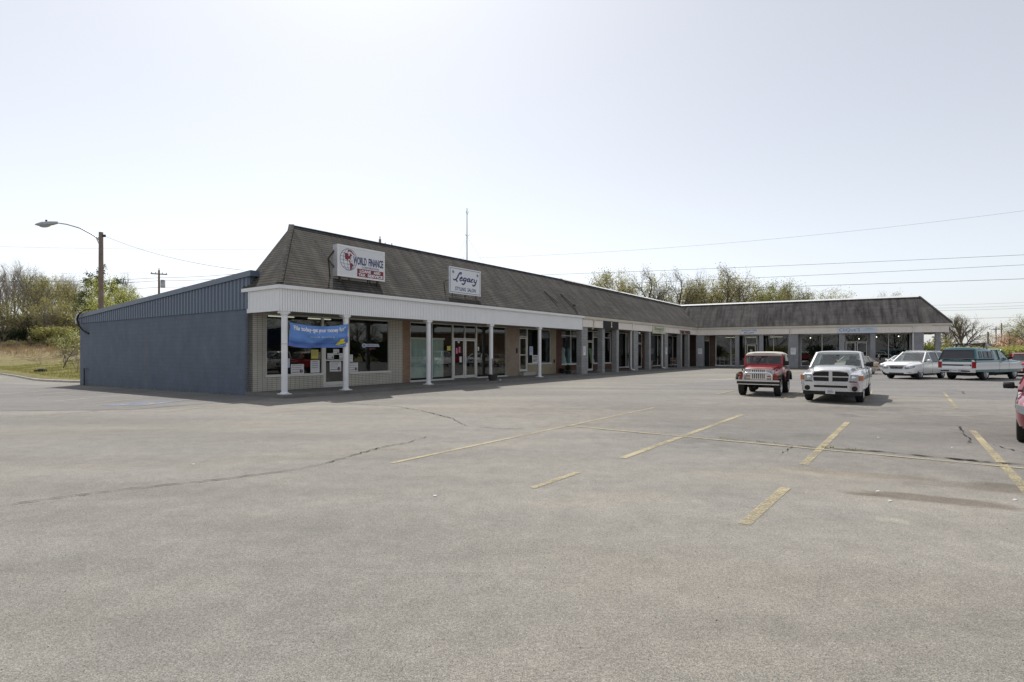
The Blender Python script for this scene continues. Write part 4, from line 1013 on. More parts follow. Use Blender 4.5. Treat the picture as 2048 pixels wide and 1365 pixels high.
# ================================================================ blue banner between two columns
def banner():
    r = tag(at('banner'), 'sagging blue vinyl banner tied between two white columns, reading File today-get your money fast', 'banner')
    W0, W1 = .20, 2.84
    def sag(u, v):
        """u 0..1 left to right, v 0..1 bottom to top"""
        top = 2.86 + .03*u - .135*4*u*(1-u)*(.9+.1*u); bot = 1.97 + .01*u - .10*4*u*(1-u) - .02*math.sin(u*9)
        x = W0 + (W1-W0)*u - .04*(1-v)*(1-u) + .02*(1-v)*u
        z = bot + (top-bot)*v
        d = 4*u*(1-u)
        y = -.13 - .12*d*math.exp(-((v-.48)/.28)**2) + .05*d*math.exp(-((v-.12)/.16)**2)
        # tension folds running in from the two upper corners
        y += .055*math.exp(-((v-(1-1.9*u))/.13)**2)*math.exp(-u*2.2) - .055*math.exp(-((v-(1-1.35*(1-u)))/.16)**2)*math.exp(-(1-u)*1.8)
        y += .03*math.sin(u*30+v*6)*math.exp(-u*4.5) + .016*math.sin(v*13+u*7) + .03*math.sin(u*16-v*9)*d*.6 + .02*math.sin(u*34+v*3)*math.exp(-(1-u)*6)
        return (x, y, z)
    nu, nv = 60, 26; mb = MB()
    for t, off in ((0, 0.), ):
        vv = [sag(i/nu, j/nv) for j in range(nv+1) for i in range(nu+1)]
    fs = [(j*(nu+1)+i, j*(nu+1)+i+1, (j+1)*(nu+1)+i+1, (j+1)*(nu+1)+i) for j in range(nv) for i in range(nu)]
    mb.add(vv, [])
    for f in fs:
        i = f[0] % (nu+1); j = f[0]//(nu+1); u = i/nu; v = j/nv
        mb.f.append(list(f)); mb.m.append(1 if v < .20 or (u > .79 and v < .46 and u > .79 + (.46-v)*.1) else 0)
    sheet_ = mb.build('sheet', [M['banner'], M['banner_dark']], r, smooth=180)
    def on(p, lift=.012):
        u, v = p; x, y, z = sag(u, v); return (x, y-lift, z)
    def words(s, u0, u1, v0, v1, m, name, bold=.0):
        vs_, fs_ = text_geo(s, 0., bold); mb = MB(); mb.add([on((u0+(u1-u0)*a, v0+(v1-v0)*b)) for a, b in vs_], fs_); mb.build(name, m, sheet_)
    words('File today\u2013get your money fast*', .07, .95, .66, .92, M['white'], 'lettering', .03)
    def small(u0, u1, v, h, name):
        mb = MB(); scribble(mb, u0, u1, v, h, 0, 0, lambda p: on((p.x, p.z))); mb.build(name, M['sign_face'], sheet_)
    small(.32, .73, .485, .07, 'lettering')
    # yellow running-stripe emblem in a blue box
    mb = MB()
    for pts in ([(.775,.12),(.80,.21),(.86,.24),(.95,.22),(.965,.16),(.88,.15),(.83,.12)], [(.82,.27),(.84,.37),(.92,.38),(.925,.30),(.88,.27)], [(.80,.22),(.83,.29),(.90,.29),(.945,.24)]):
        P = []
        for a, b in zip(pts, pts[1:]+pts[:1]):
            P += [(a[0]+(b[0]-a[0])*k/3, a[1]+(b[1]-a[1])*k/3) for k in range(3)]
        mb.add([on(p, .014) for p in P], [tuple(range(len(P)))])
    mb.build('emblem', M['yellow'], sheet_)
    small(.82, .965, .075, .035, 'lettering')
    mb = MB()
    a = sag(0,1); b = sag(0,0); c = sag(1,1); d = sag(1,0)
    mb.tube([a, (a[0]-.08,-.1,a[2]+.06), (.12,-.08,a[2]+.16)], .008, 5); mb.tube([b, (b[0]-.06,-.08,b[2]+.02), (.1,-.05,b[2]+.06)], .008, 5)
    mb.tube([c, (2.86,-.12,c[2]+.02)], .008, 5); mb.tube([d, (2.86,-.12,d[2]+.02)], .008, 5)
    mb.lathe([(.127,0),(.127,.02)], 16, (.06,0,b[2]+.05)); mb.build('rope', M['rope'], r)
banner()

# ================================================================ notices stuck on glass and piers
def notice(s, z, w_, h, label, m='paper', d=None, lines=4, frame=A_M, mark=None, words=None, group='notices on the shop fronts', wm='grey_ink'):
    d = (D+.08) if d is None else d; y = d-.012
    mb = MB(); mb.box(s-w_/2, s+w_/2, y, y+.004, z-h/2, z+h/2, 0)
    for i in range(lines):
        zz = z+h*.36-i*h*.62/max(lines,1); a = rnd.uniform(.25,.42)
        mb.quad((s-w_*.40,y-.002,zz-h*.02),(s+w_*a*.9,y-.002,zz-h*.02),(s+w_*a*.9,y-.002,zz+h*.02),(s-w_*.40,y-.002,zz+h*.02), 1)
    if mark:   # little flame-like mark of a red and a dark lobe
        for k, (dx, mm) in enumerate(((-.05,2),(.05,1))):
            cx = s+w_*(.30+dx); cz = z-h*.22; P = [(cx+w_*.09*math.cos(t)*(1-.5*max(0,math.sin(t))), y-.003-.001*k, cz+h*.20*math.sin(t)) for t in [i*.6283 for i in range(10)]]
            mb.add(P, [tuple(range(10))], mm)
        mb.quad((s-w_*.42,y-.002,z-h*.36),(s+w_*.15,y-.002,z-h*.36),(s+w_*.15,y-.002,z-h*.28),(s-w_*.42,y-.002,z-h*.28), 1)
    if words:
        for (t, x0, x1, z0, z1) in words: put_text(mb, t, s+w_*x0, s+w_*x1, z+h*z0, z+h*z1, y-.004, 1, bold=.02)
    o = mb.build('notice', [M[m], M[wm], M['sign_red']]); o.matrix_world = frame; tag(o, label, 'notice', group); return o
G_ = 2.285
notice(2.05,.98,.62,.42,'wide white notice low in the left picture window, left of the tall one', lines=3, mark=1)
notice(2.92,1.08,.46,.56,'tall white poster low in the left picture window beside the door', lines=4)
notice(2.90,1.62,.36,.40,'yellow notice in the left picture window under the banner','yellow_paper', lines=5)
notice(1.55,1.25,.28,.40,'pale green-white sheet low in the left picture window', 'sign_face_blue', lines=0)
notice(3.72,1.53,.34,.26,'small white notice at the left of the glass door above its midrail', lines=2, mark=1, d=D+.07)
notice(4.02,1.72,.32,.26,'small white notice in the middle of the glass door, topmost visible', lines=2, mark=1, d=D+.07)
notice(4.33,1.53,.28,.26,'small white notice at the right of the glass door above its midrail', lines=2, mark=1, d=D+.07)
notice(4.08,2.0,.66,.16,'wide white notice half hidden under the banner on the glass door', lines=1, mark=1, d=D+.07)
notice(3.98,1.05,.62,.46,'large white notice on the lower glass of the door', lines=3, mark=1, d=D+.07)
notice(4.98,1.0,.55,.42,'white notice low in the right picture window next to the column', lines=3, mark=1)
notice(4.86,1.42,.20,.34,'narrow pale notice beside the second column in the right picture window', lines=3)
# key-shaped decal with red word under it
r = tag(at('window_decal'), 'blue key-shaped window decal over a small red word in the right picture window', 'decal')
mb = MB(); y = D+.07
mb.add([(5.62+.13*math.cos(i*.5236), y, 2.03+.11*math.sin(i*.5236)) for i in range(12)], [tuple(range(12))[::-1]])
mb.add([(5.70,y,2.11),(6.50,y,2.11),(6.58,y,1.97),(5.70,y,1.97)], [(0,1,2,3)])
b_ = mb.build('key_shape', M['sign_face_blue'], r)
mb = MB(); mb.add([(5.62+.06*math.cos(i*.7854), y-.003, 2.03+.05*math.sin(i*.7854)) for i in range(8)], [tuple(range(8))[::-1]]); put_text(mb, 'WORLD FINANCE CORP.', 5.78, 6.5, 2.01, 2.075, y-.003, bold=.02); mb.build('lettering', M['sign_blue'], b_)
mb = MB(); put_text(mb, 'LOANS', 5.92, 6.28, 1.84, 1.93, y, bold=.04); mb.build('lettering', M['sign_red'], b_)
r = tag(at('window_decal'), 'small red LOANS decal under the left half of the blue banner', 'decal'); mb = MB(); put_text(mb, 'LOANS', 1.72, 2.15, 1.90, 2.0, D+.07, bold=.04); mb.build('lettering', M['sign_red'], r)
notice(11.62,1.92,.30,.26,'square yellow-green sticker at the edge of the blinds window','yellow_paper', lines=0)
notice(12.28,1.78,.16,.34,'left pink note on the salon door','pink_paper', lines=2, d=D+.07); notice(12.52,1.84,.16,.34,'right pink note on the salon door','pink_paper', lines=2, d=D+.07)
notice(12.62,1.27,.20,.34,'white sheet under the pink notes on the salon door', lines=2, d=D+.07); notice(12.45,2.28,.16,.10,'small white card at the top of the salon door', lines=0, d=D+.07)
notice(14.25,1.9,.12,.24,'small oval white sticker right of the salon double door', lines=0)
notice(19.95,1.78,.42,.60,'blue and white poster in the shop for rent window','sign_face_blue', lines=5, wm='sign_blue')
notice(20.45,1.18,.72,.60,'black and white notice reading FOR RENT behind a white column','paper', lines=0, words=(('FOR',-.3,.3,.10,.42),('RENT',-.36,.36,-.28,.05)), wm='ink')
notice(23.32,1.78,.34,.62,'tall white notice on the wide block pier beside the white fascia', d=-.04, lines=6)
notice(39.2,1.78,.34,.62,'tall white notice on the block pier right of the hanging sign', d=-.04, lines=6)
notice(.30,1.75,.42,.62,'tall white notice on the corner pier', d=.008, frame=B_M, lines=4)
notice(9.22,1.75,.46,.66,'white notice on the wide slate pier behind the red off-roader', d=.008, frame=B_M, lines=4)
notice(5.2,1.78,.24,.32,'small framed notice in the deli door', d=DB+.07, frame=B_M, lines=2)
# murals/posters in the last windows of the near wing: dark sheets with plain light and dark silhouettes
def mural(s0, s1, z0, z1, label, flip=1):
    y = D+.11; mb = MB(); mb.box(s0, s1, y, y+.004, z0, z1, 0); w_ = s1-s0; h = z1-z0
    mb.add([(s0+w_*(.5+.42*math.cos(t)), y-.002, z0+h*(.70+.26*math.sin(t))) for t in [i*.4488 for i in range(14)]], [tuple(range(14))], 1)
    def body(pts, m, k): mb.add([(s0+w_*(.5+flip*(a-.5)), y-.003-.001*k, z0+h*b) for a, b in pts], [tuple(range(len(pts)))], m)
    body([(.44+.09*math.cos(i*.6283), .70+.055*math.sin(i*.6283)) for i in range(10)], 2, 0)
    body([(.30,.64),(.60,.64),(.72,.50),(.62,.36),(.34,.36),(.22,.50)], 1, 1); body([(.34,.36),(.62,.36),(.66,.04),(.52,.04),(.48,.26),(.40,.04),(.28,.04)], 3, 2)
    o = mb.build('window_poster', [M['int_dark'], M['grey_ink'], M['black'], M['navy']]); o.matrix_world = A_M; tag(o, label, 'poster', 'dark window posters')
M['grey_ink2'] = M['grey_ink']
mural(43.0,43.9,.5,3.1,'dark poster with a standing figure left of the block pier with a notice'); mural(45.4,47.1,.5,3.25,'large dark poster with a standing figure in the window behind the bench', -1)

# ================================================================ display dresses, board, planters, bench
def dress(s, d, col, label, h=1.5):
    r = tag(at('display_dress'), label, 'dress', 'dresses in the white framed display window'); z = .74
    mb = MB(); mb.lathe([(.30,z+.06),(.24,z+.4),(.15,z+.78),(.13,z+.86),(.17,z+1.05),(.18,z+1.18),(.08,z+1.28)], 14, (s,d,0)); g = mb.build('gown', col, r, smooth=60)
    mb = MB(); mb.lathe([(.04,z+1.26),(.04,z+1.36),(.015,z+1.4)], 10, (s,d,0)); mb.lathe([(.02,z-.6),(.02,z+.1)], 8, (s,d,0)); mb.lathe([(.16,z-.6),(.16,z-.58)], 12, (s,d,0)); mb.build('stand', M['int_wall'], r, smooth=50)
pale = mat('pale_aqua_satin', (.42,.55,.60), .4, var=.2); aqua = mat('aqua_satin', (.16,.38,.42), .4, var=.2); wht = mat('white_satin', (.62,.66,.70), .4, var=.15)
dress(24.25,2.75,aqua,'aqua dress at the left of the display window, partly behind the white one'); dress(24.75,2.62,wht,'white dress in the middle of the display window'); dress(25.75,2.7,aqua,'aqua dress right of the window mullion by the block pier')
mb = MB(); mb.hexa([(28.95+.1,2.5,.78),(29.75,2.5,.78),(29.75,2.54,.78),(29.05,2.54,.78),(29.0,2.7,2.0),(29.45,2.7,2.0),(29.45,2.74,2.0),(29.0,2.74,2.0)])
o = mb.build('leaning_board', mat('pale_green_board', (.42,.50,.30), .7)); o.matrix_world = A_M; tag(o, 'pale green board leaning inside the narrow shop window', 'board')
def leafball(mb, c, rx, rz, k, size, m=0):
    for i in range(k):
        a = rnd.uniform(0, 6.283); b = math.acos(rnd.uniform(-1, 1)); q = rnd.uniform(.45, 1.05)
        p = Vector((c[0]+rx*q*math.sin(b)*math.cos(a), c[1]+rx*q*math.sin(b)*math.sin(a), c[2]+rz*q*math.cos(b)))
        u = Vector((rnd.gauss(0,1), rnd.gauss(0,1), rnd.gauss(0,1))).normalized(); v = u.orthogonal().normalized(); s = size*rnd.uniform(.6,1.3)
        mb.add([p-u*s*.5, p+v*s*.28, p+u*s*.5, p-v*s*.28], [(0,1,2,3)], m)
def planter(s, d, label, r0=.26, hb=.45, hp=.8, leaf='leaf_dark', k=420, pot='black', lz=.5):
    r = tag(at('potted_shrub'), label, 'potted plant', 'plants on the walkway')
    mb = MB(); z = .125; mb.lathe([(r0*.75,z),(r0,z+hb*.9),(r0*1.08,z+hb*.9),(r0*1.08,z+hb),(r0*.95,z+hb),(r0*.9,z+hb-.06)], 18, (s,d,0)); mb.build('pot', M[pot], r, smooth=40)
    mb = MB(); mb.tube([(s,d,z+hb-.1),(s+.03,d,z+hb+hp*.3),(s,d+.02,z+hb+hp*.7)], [.03,.022,.01], 6); mb.build('stem', M['bark_dark'], r)
    mb = MB(); leafball(mb, (s,d,z+hb+hp*.55), hp*.42, hp*.5, k, .11); mb.build('foliage', M[leaf], r)
planter(22.62,.9,'low dark green shrub at the foot of the first wide block pier',.22,.22,.45)
planter(34.1,1.1,'dark potted tree in front of the tall window between block piers',.26,.55,1.15,k=700)
planter(37.6,1.0,'dark shrub in a grey wooden tub near the narrow glass door',.34,.75,.55,pot='concrete')
r = tag(at('wooden_tub'), 'round yellow-brown wooden tub on a dark stand by the tall window', 'tub'); mb = MB(); s, d = 41.0, 1.0
mb.lathe([(.40,.72),(.52,1.25),(.55,1.25),(.55,1.30),(.48,1.30),(.42,1.0)], 20, (s,d,0)); mb.build('barrel', M['terracotta'], r, smooth=40)
mb = MB(); mb.lathe([(.36,.125),(.20,.2),(.16,.5),(.36,.72)], 16, (s,d,0)); mb.build('stand', M['black'], r, smooth=40)
mb = MB(); leafball(mb, (s,d,1.42), .42, .22, 160, .1); mb.build('foliage', M['leaf_brown'], r)
r = tag(at('bench'), 'wooden bench with pale metal arms in front of the dark mural window', 'bench'); mb = MB(); s0, s1 = 44.6, 46.8; d = 1.5
M['bench_wood'] = mat('brown_bench_slats', (.20,.115,.06), .75, var=.25)
for i in range(4): mb.box(s0,s1,d-.42+i*.11,d-.33+i*.11,.55,.585)
mb.build('seat', M['bench_wood'], r); mb = MB()
for i in range(4): mb.box(s0,s1,d+.03+i*.015,d+.055+i*.015,.68+i*.10,.76+i*.10)
mb.build('backrest', M['bench_wood'], r)
for s in (s0+.12, s1-.12):
    mb = MB(); mb.bar((s,d-.38,.125),(s,d-.38,.78), .05); mb.bar((s,d+.04,.125),(s,d+.09,1.1), .05); mb.bar((s,d-.42,.78),(s,d+.07,.80), .05); mb.bar((s,d-.38,.53),(s,d+.03,.53), .04); mb.build('leg', M['sign_frame'], r)
r = tag(at('pot_and_bucket'), 'white pail on a black urn beside the narrow piers at the corner', 'bucket'); mb = MB(); s, d = 44.4, .8
s = 45.05; d = .7
mb.lathe([(.2,.125),(.24,.45),(.20,.5)], 14, (s,d,0)); mb.build('urn', M['black'], r, smooth=40); mb = MB(); mb.lathe([(.13,.5),(.16,.74),(.14,.74)], 14, (s,d,0)); mb.build('pail', M['white'], r, smooth=40)
r = tag(at('ash_tub'), 'grey tub with a dark pole leaning up against the fourth white column', 'tub'); mb = MB(); s, d = 12.45, -.28
mb.lathe([(.22,.125),(.27,.42),(.29,.42),(.29,.46),(.24,.46),(.22,.36)], 18, (s,d,0)); mb.build('tub', M['steel'], r, smooth=40)
mb = MB(); mb.tube([(s+.02,d,.2),(s-.02,d+.03,1.35)], .03, 8); mb.build('pole', M['concrete'], r)
mb = MB(); mb.ball((s+.22,d-.35,.15), .09,.05,.025, 8, 5); o = mb.build('litter', M['paper']); o.matrix_world = A_M; tag(o, 'crumpled white paper lying beside the grey tub', 'litter')
mb = MB(); mb.box(23.55,23.8,1.85,2.1,.125,.42); mb.box(23.52,23.83,1.82,2.13,.42,.46); o = mb.build('black_box', M['black']); o.matrix_world = A_M; tag(o, 'small black box at the foot of the red brick beside the display window', 'box')
# goods inside the deli window
def shelf(s, d, label, frame=B_M, h=1.3):
    r = tag(at('display_shelf', frame), label, 'shelf', 'white shelves in the deli window'); mb = MB()
    for x in (-.22,.22): mb.box(s+x-.015,s+x+.015,d-.15,d+.15,.13,.13+h)
    mb.build('upright', M['white_frame'], r); mb = MB()
    for i in range(4): mb.box(s-.20,s+.20,d-.15,d+.15,.2+i*h*.3,.225+i*h*.3)
    mb.build('board', M['white_frame'], r)
shelf(3.45,2.2,'white shelf unit right of the deli window mullion'); shelf(2.2,2.4,'white shelf unit at the left end of the deli window', h=1.0)
# ================================================================ vehicles: x right, y forward, z up, origin on the ground at mid-length
def hp(w, z0, zf, zh=None, wh=None, tuck=.12):
    """half cross-section: sill, side, shoulder, then hood or deck from half-width wh up to zh"""
    zh = zf if zh is None else zh; wh = w*.75 if wh is None else wh; h = zf-z0
    return [(0,z0),(w*.80,z0),(w-tuck*.4,z0+h*.08),(w-.015,z0+h*.30),(w,z0+h*.58),(w-.012,z0+h*.80),(w-.04,zf-.045),(w-.10,zf-.004),
            (min(wh+.05,w-.13),zf+(zh-zf)*.15+.002),(wh,zf+(zh-zf)*.75+.004),(wh*.82,zh+.008),(wh*.4,zh+.02),(0,zh+.024)]
def booled(body, cutters):
    """body minus wheel wells, applied without operators"""
    for c in cutters:
        md = body.modifiers.new('b', 'BOOLEAN'); md.operation = 'DIFFERENCE'; md.solver = 'EXACT'; md.object = c
    bpy.context.view_layer.update()
    dg = bpy.context.evaluated_depsgraph_get(); me = bpy.data.meshes.new_from_object(body.evaluated_get(dg))
    body.modifiers.clear(); old = body.data; body.data = me; bpy.data.meshes.remove(old)
    for c in cutters: m_ = c.data; bpy.data.objects.remove(c); bpy.data.meshes.remove(m_)
    me.polygons.foreach_set('use_smooth', [True]*len(me.polygons)); me.set_sharp_from_angle(angle=R(32)); me.update()
def make_body(root, stations, paints, arches, W, mfun=None, name='body'):
    """paints: material list, last one is the dark wheel well"""
    mb = MB(); mb.loft(stations, 0, mfun); body = mb.build(name, paints, root, fixn=True)
    cut = []
    for (y, z, r) in arches:
        for sx in (-1, 1):
            c = MB(); c.lathe([(r, sx*(W-.26)), (r, sx*(W+.2))], 28, (0,y,z), 'X', len(paints)-1)
            cut.append(c.build('cut', paints, None, fixn=True))
    booled(body, cut); return body
def wheels(root, spec, r, wd, W, style='alloy'):
    for y in spec:
        for sx in (-1, 1):
            x = sx*(W-wd/2-.015); mb = MB()
            pr = [(r*.62,-wd*.40),(r*.86,-wd*.5),(r*.97,-wd*.43),(r,-wd*.25),(r,wd*.25),(r*.97,wd*.43),(r*.86,wd*.5),(r*.62,wd*.40)]
            mb.lathe([(a,b*1.) for a, b in pr], 28, (x,y,r), 'X', caps=False); o = mb.build('wheel', M['rubber'], root, smooth=40)
            mb = MB(); e = x + sx*wd*.36
            mb.lathe([(r*.66,e+sx*.03),(r*.60,e+sx*.035),(r*.56,e-sx*.01),(r*.5,e-sx*.05)], 28, (0,y,r), 'X', 0, caps=False)
            if style == 'steel':
                mb.lathe([(r*.5,e-sx*.05),(r*.38,e-sx*.01),(r*.2,e-sx*.015),(r*.19,e+sx*.03),(.001,e+sx*.035)], 28, (0,y,r), 'X', 0, caps=False)
                for k in range(10):
                    a = k*.6283; mb.ball((e-sx*.018, y+r*.43*math.cos(a), r+r*.43*math.sin(a)), .02, r*.055, r*.055, 8, 5, 1)
            else:
                mb.lathe([(r*.54,e-sx*.075),(.001,e-sx*.075)], 20, (0,y,r), 'X', 1, caps=False)
                mb.lathe([(r*.17,e-sx*.06),(r*.16,e+sx*.0),(.001,e+sx*.008)], 14, (0,y,r), 'X', 0, caps=False)
                ns = 5
                for k in range(ns):
                    a = k*2*math.pi/ns+.3; u = Vector((0,math.cos(a),math.sin(a))); c = Vector((e-sx*.015,y,r)); v = Vector((0,-math.sin(a),math.cos(a)))
                    A_ = c+u*r*.12; B_ = c+u*r*.57; x1 = Vector((.03,0,0))
                    mb.hexa([A_-v*r*.10-x1, A_+v*r*.10-x1, A_+v*r*.10+x1*.3, A_-v*r*.10+x1*.3, B_-v*r*.13-x1, B_+v*r*.13-x1, B_+v*r*.13+x1*.3, B_-v*r*.13+x1*.3])
            mb.build('rim', [M['alloy'] if style != 'chrome' else M['chrome'], M['black']], o, smooth=35)
def cabin(root, P, paint, glass='carglass', pillars=(), roof_rise=.05, side_split=None, rear_glass=True, name='roof'):
    """posts, roof and panes over the belt line. P: ws0, ws1, rr1, rr0 along y; wb, wr half widths; zb, zr heights"""
    ws0, ws1, rr1, rr0, wb, wr, zb, zr = [P[k] for k in ('ws0','ws1','rr1','rr0','wb','wr','zb','zr')]
    mb = MB(); e = roof_rise
    def rp(y, k=1.): return [(0,zr-.055),(wr*.9*k,zr-.055),(wr*k,zr-.02),(wr*k-.02,zr+e*.3),(wr*k-.12,zr+e*.75),(wr*.5,zr+e),(0,zr+e*1.05)]
    L = ws1-rr1
    mb.loft([(rr1-.03,[(x*.97,z-.03) for x,z in rp(rr1)]),(rr1+.08,rp(rr1)),(rr1+L*.5,[(x,z+.012) for x,z in rp(0)]),(ws1-.10,rp(ws1)),(ws1+.02,[(x*.98,z-.025) for x,z in rp(ws1)])])
    ap = .065
    for sx in (-1, 1):
        mb.bar((sx*(wb-.03),ws0,zb-.02),(sx*(wr-.03),ws1,zr-.01), ap, .06); mb.bar((sx*(wb-.04),rr0,zb-.02),(sx*(wr-.04),rr1,zr-.01), P.get('cp',.10), .07)
        for y, w_ in pillars:
            t = 0; mb.bar((sx*(wb-.03),y,zb-.02),(sx*(wr-.03),y+.02,zr-.02), .05, w_, up=(sx,0,0))
    if side_split is None: pass
    roof = mb.build(name, paint, root, smooth=38)
    def pane(nm, pts, m=glass, lab=None):
        mb = MB(); mb.add(pts, [tuple(range(len(pts)))]); o = mb.build(nm, M[m], root)
        return o
    o = .0
    pane('windshield', [(-wb+.03,ws0+o,zb),(wb-.03,ws0+o,zb),(wr-.04,ws1+o,zr-.03),(-wr+.04,ws1+o,zr-.03)])
    if rear_glass: pane('rear_window', [(wb-.06,rr0-o,zb),(-wb+.06,rr0-o,zb),(-wr+.06,rr1-o,zr-.03),(wr-.06,rr1-o,zr-.03)], P.get('rg', glass))
    ys = [ws0-.03] + sorted([p[0] for p in pillars], reverse=True) + [rr0+.04]; yt = [ws1-.02] + sorted([p[0]+.02 for p in pillars], reverse=True) + [rr1+.03]
    for sx in (-1, 1):
        for i in range(len(ys)-1):
            pane('side_window', [(sx*(wb-.025),ys[i]-.03,zb),(sx*(wb-.025),ys[i+1]+.03,zb),(sx*(wr-.025),yt[i+1]+.03,zr-.04),(sx*(wr-.025),yt[i]-.03,zr-.04)], P.get('sg', glass) if i else glass)
    return roof
def interior(root, P, seats, cloth='grey_cloth', dash=True, wheel=True, bench=False):
    mb = MB(); zb = P['zb']; wb = P['wb']
    mb.box(-wb+.10, wb-.10, P['rr0']+.1, P['ws0']-.12, zb-.02, zb+.005); mb.build('cabin_floor', M['black'], root)
    if dash:
        mb = MB(); mb.prism([(P['ws0']-.02,zb-.02),(P['ws0']-.10,zb+.035),(P['ws0']-.42,zb+.06),(P['ws0']-.5,zb-.02)], 'X', -wb+.12, wb-.12); mb.build('dashboard', M['tan_cloth'], root)
    for y in seats:
        for sx in (-1, 1):
            x = sx*wb*.48; hh = P['zr']-zb
            mb = MB(); mb.prism([(y-.06,zb-.05),(y+.10,zb-.05),(y+.02,zb+hh*.48),(y-.10,zb+hh*.48)], 'X', x-.24, x+.24); mb.prism([(y-.09,zb+hh*.50),(y-.0,zb+hh*.50),(y-.02,zb+hh*.76),(y-.10,zb+hh*.76)], 'X', x-.12, x+.12)
            mb.build('seat', M[cloth], root, smooth=30)
    if wheel:
        mb = MB(); c = Vector((-wb*.48, P['ws0']-.62, zb+.10)); n_ = Vector((0,-.55,.83)); u = Vector((1,0,0)); v = n_.cross(u)
        mb.tube([c+u*.18*math.cos(t)+v*.18*math.sin(t) for t in [i*2*math.pi/18 for i in range(19)]], .016, 6, caps=False); mb.build('steering_wheel', M['black'], root, smooth=60)
def mirrors(root, y, z, x, m='black', s=1., both=True):
    for sx in (-1, 1):
        mb = MB(); c_ = sx*(x+.13*s); w2, h2, d2 = .115*s, .085*s, .05*s; mb.loft([(y-d2,[(0,-h2*.8),(w2*.8,-h2*.8),(w2*.95,0),(w2*.8,h2*.8),(0,h2*.8)]),(y-d2*.7,[(0,-h2),(w2*.9,-h2*.95),(w2,0),(w2*.9,h2*.95),(0,h2)]),(y+d2*.4,[(0,-h2*.9),(w2*.85,-h2*.85),(w2*.92,0),(w2*.85,h2*.8),(0,h2*.85)]),(y+d2,[(0,-h2*.4),(w2*.5,-h2*.35),(w2*.55,0),(w2*.5,h2*.3),(0,h2*.35)])]); k0 = len(mb.v); mb.v = [Vector((p.x+c_, p.y, p.z+z)) for p in mb.v]; mb.bar((sx*(x-.03),y-.02,z-.04),(sx*(x+.08*s),y,z-.02), .05); o = mb.build('wing_mirror', M[m], root, smooth=50)
def plate(root, y, z, face=1, m='paper', oval=False):
    mb = MB(); mb.box(-.15,.15,y-.006,y+.006,z-.075,z+.075); p = mb.build('number_plate', M[m], root)
    mb = MB(); yy = y+face*.009
    if oval:
        mb.tube([(.10*math.cos(t), yy, z+.045*math.sin(t)) for t in [i*.3142 for i in range(21)]], .006, 4, caps=False)
        for k in (-.05,-.017,.017,.05): mb.box(k-.011,k+.011,yy-.002,yy+.002,z-.018,z+.018)
    else:
        for k in range(6): mb.box(-.10+k*.04-.012,-.10+k*.04+.012,yy-.002,yy+.002,z-.03,z+.03)
    mb.build('plate_marking', M['grey_ink'], p)
def gap(root, st, ys, name='door_gap', i0=2, i1=7):
    """shut lines that follow the body section at the given lengths"""
    mb = MB(); st = sorted(st, key=lambda q: q[0])
    for y in ys:
        for (ya, pa), (yb, pb) in zip(st, st[1:]):
            if ya <= y <= yb:
                t = (y-ya)/(yb-ya); P = [(a[0]+(b[0]-a[0])*t, a[1]+(b[1]-a[1])*t) for a, b in zip(pa, pb)][i0:i1+1]
                for sx in (-1, 1): mb.tube([(sx*x, y, z) for x, z in P], .006, 4, caps=False)
    return mb.build(name, M['black'], root)
def head(hx, hy): return math.atan2(-hx, hy)
def dark_under(root, y0, y1, w_, z0=.24, z1=.42):
    mb = MB(); mb.box(-w_, w_, y0, y1, z0, z1)
    for y in (y0+.7, y1-.7): mb.tube([(-w_-.1,y,.34),(w_+.1,y,.34)], .05, 8)
    mb.ball((0,y1-.75,.30), .16,.14,.13, 10, 7); mb.tube([(-.25,y0,.3),(-.25,y1-1,.3)], .035, 6)
    mb.build('chassis', M['black'], root)

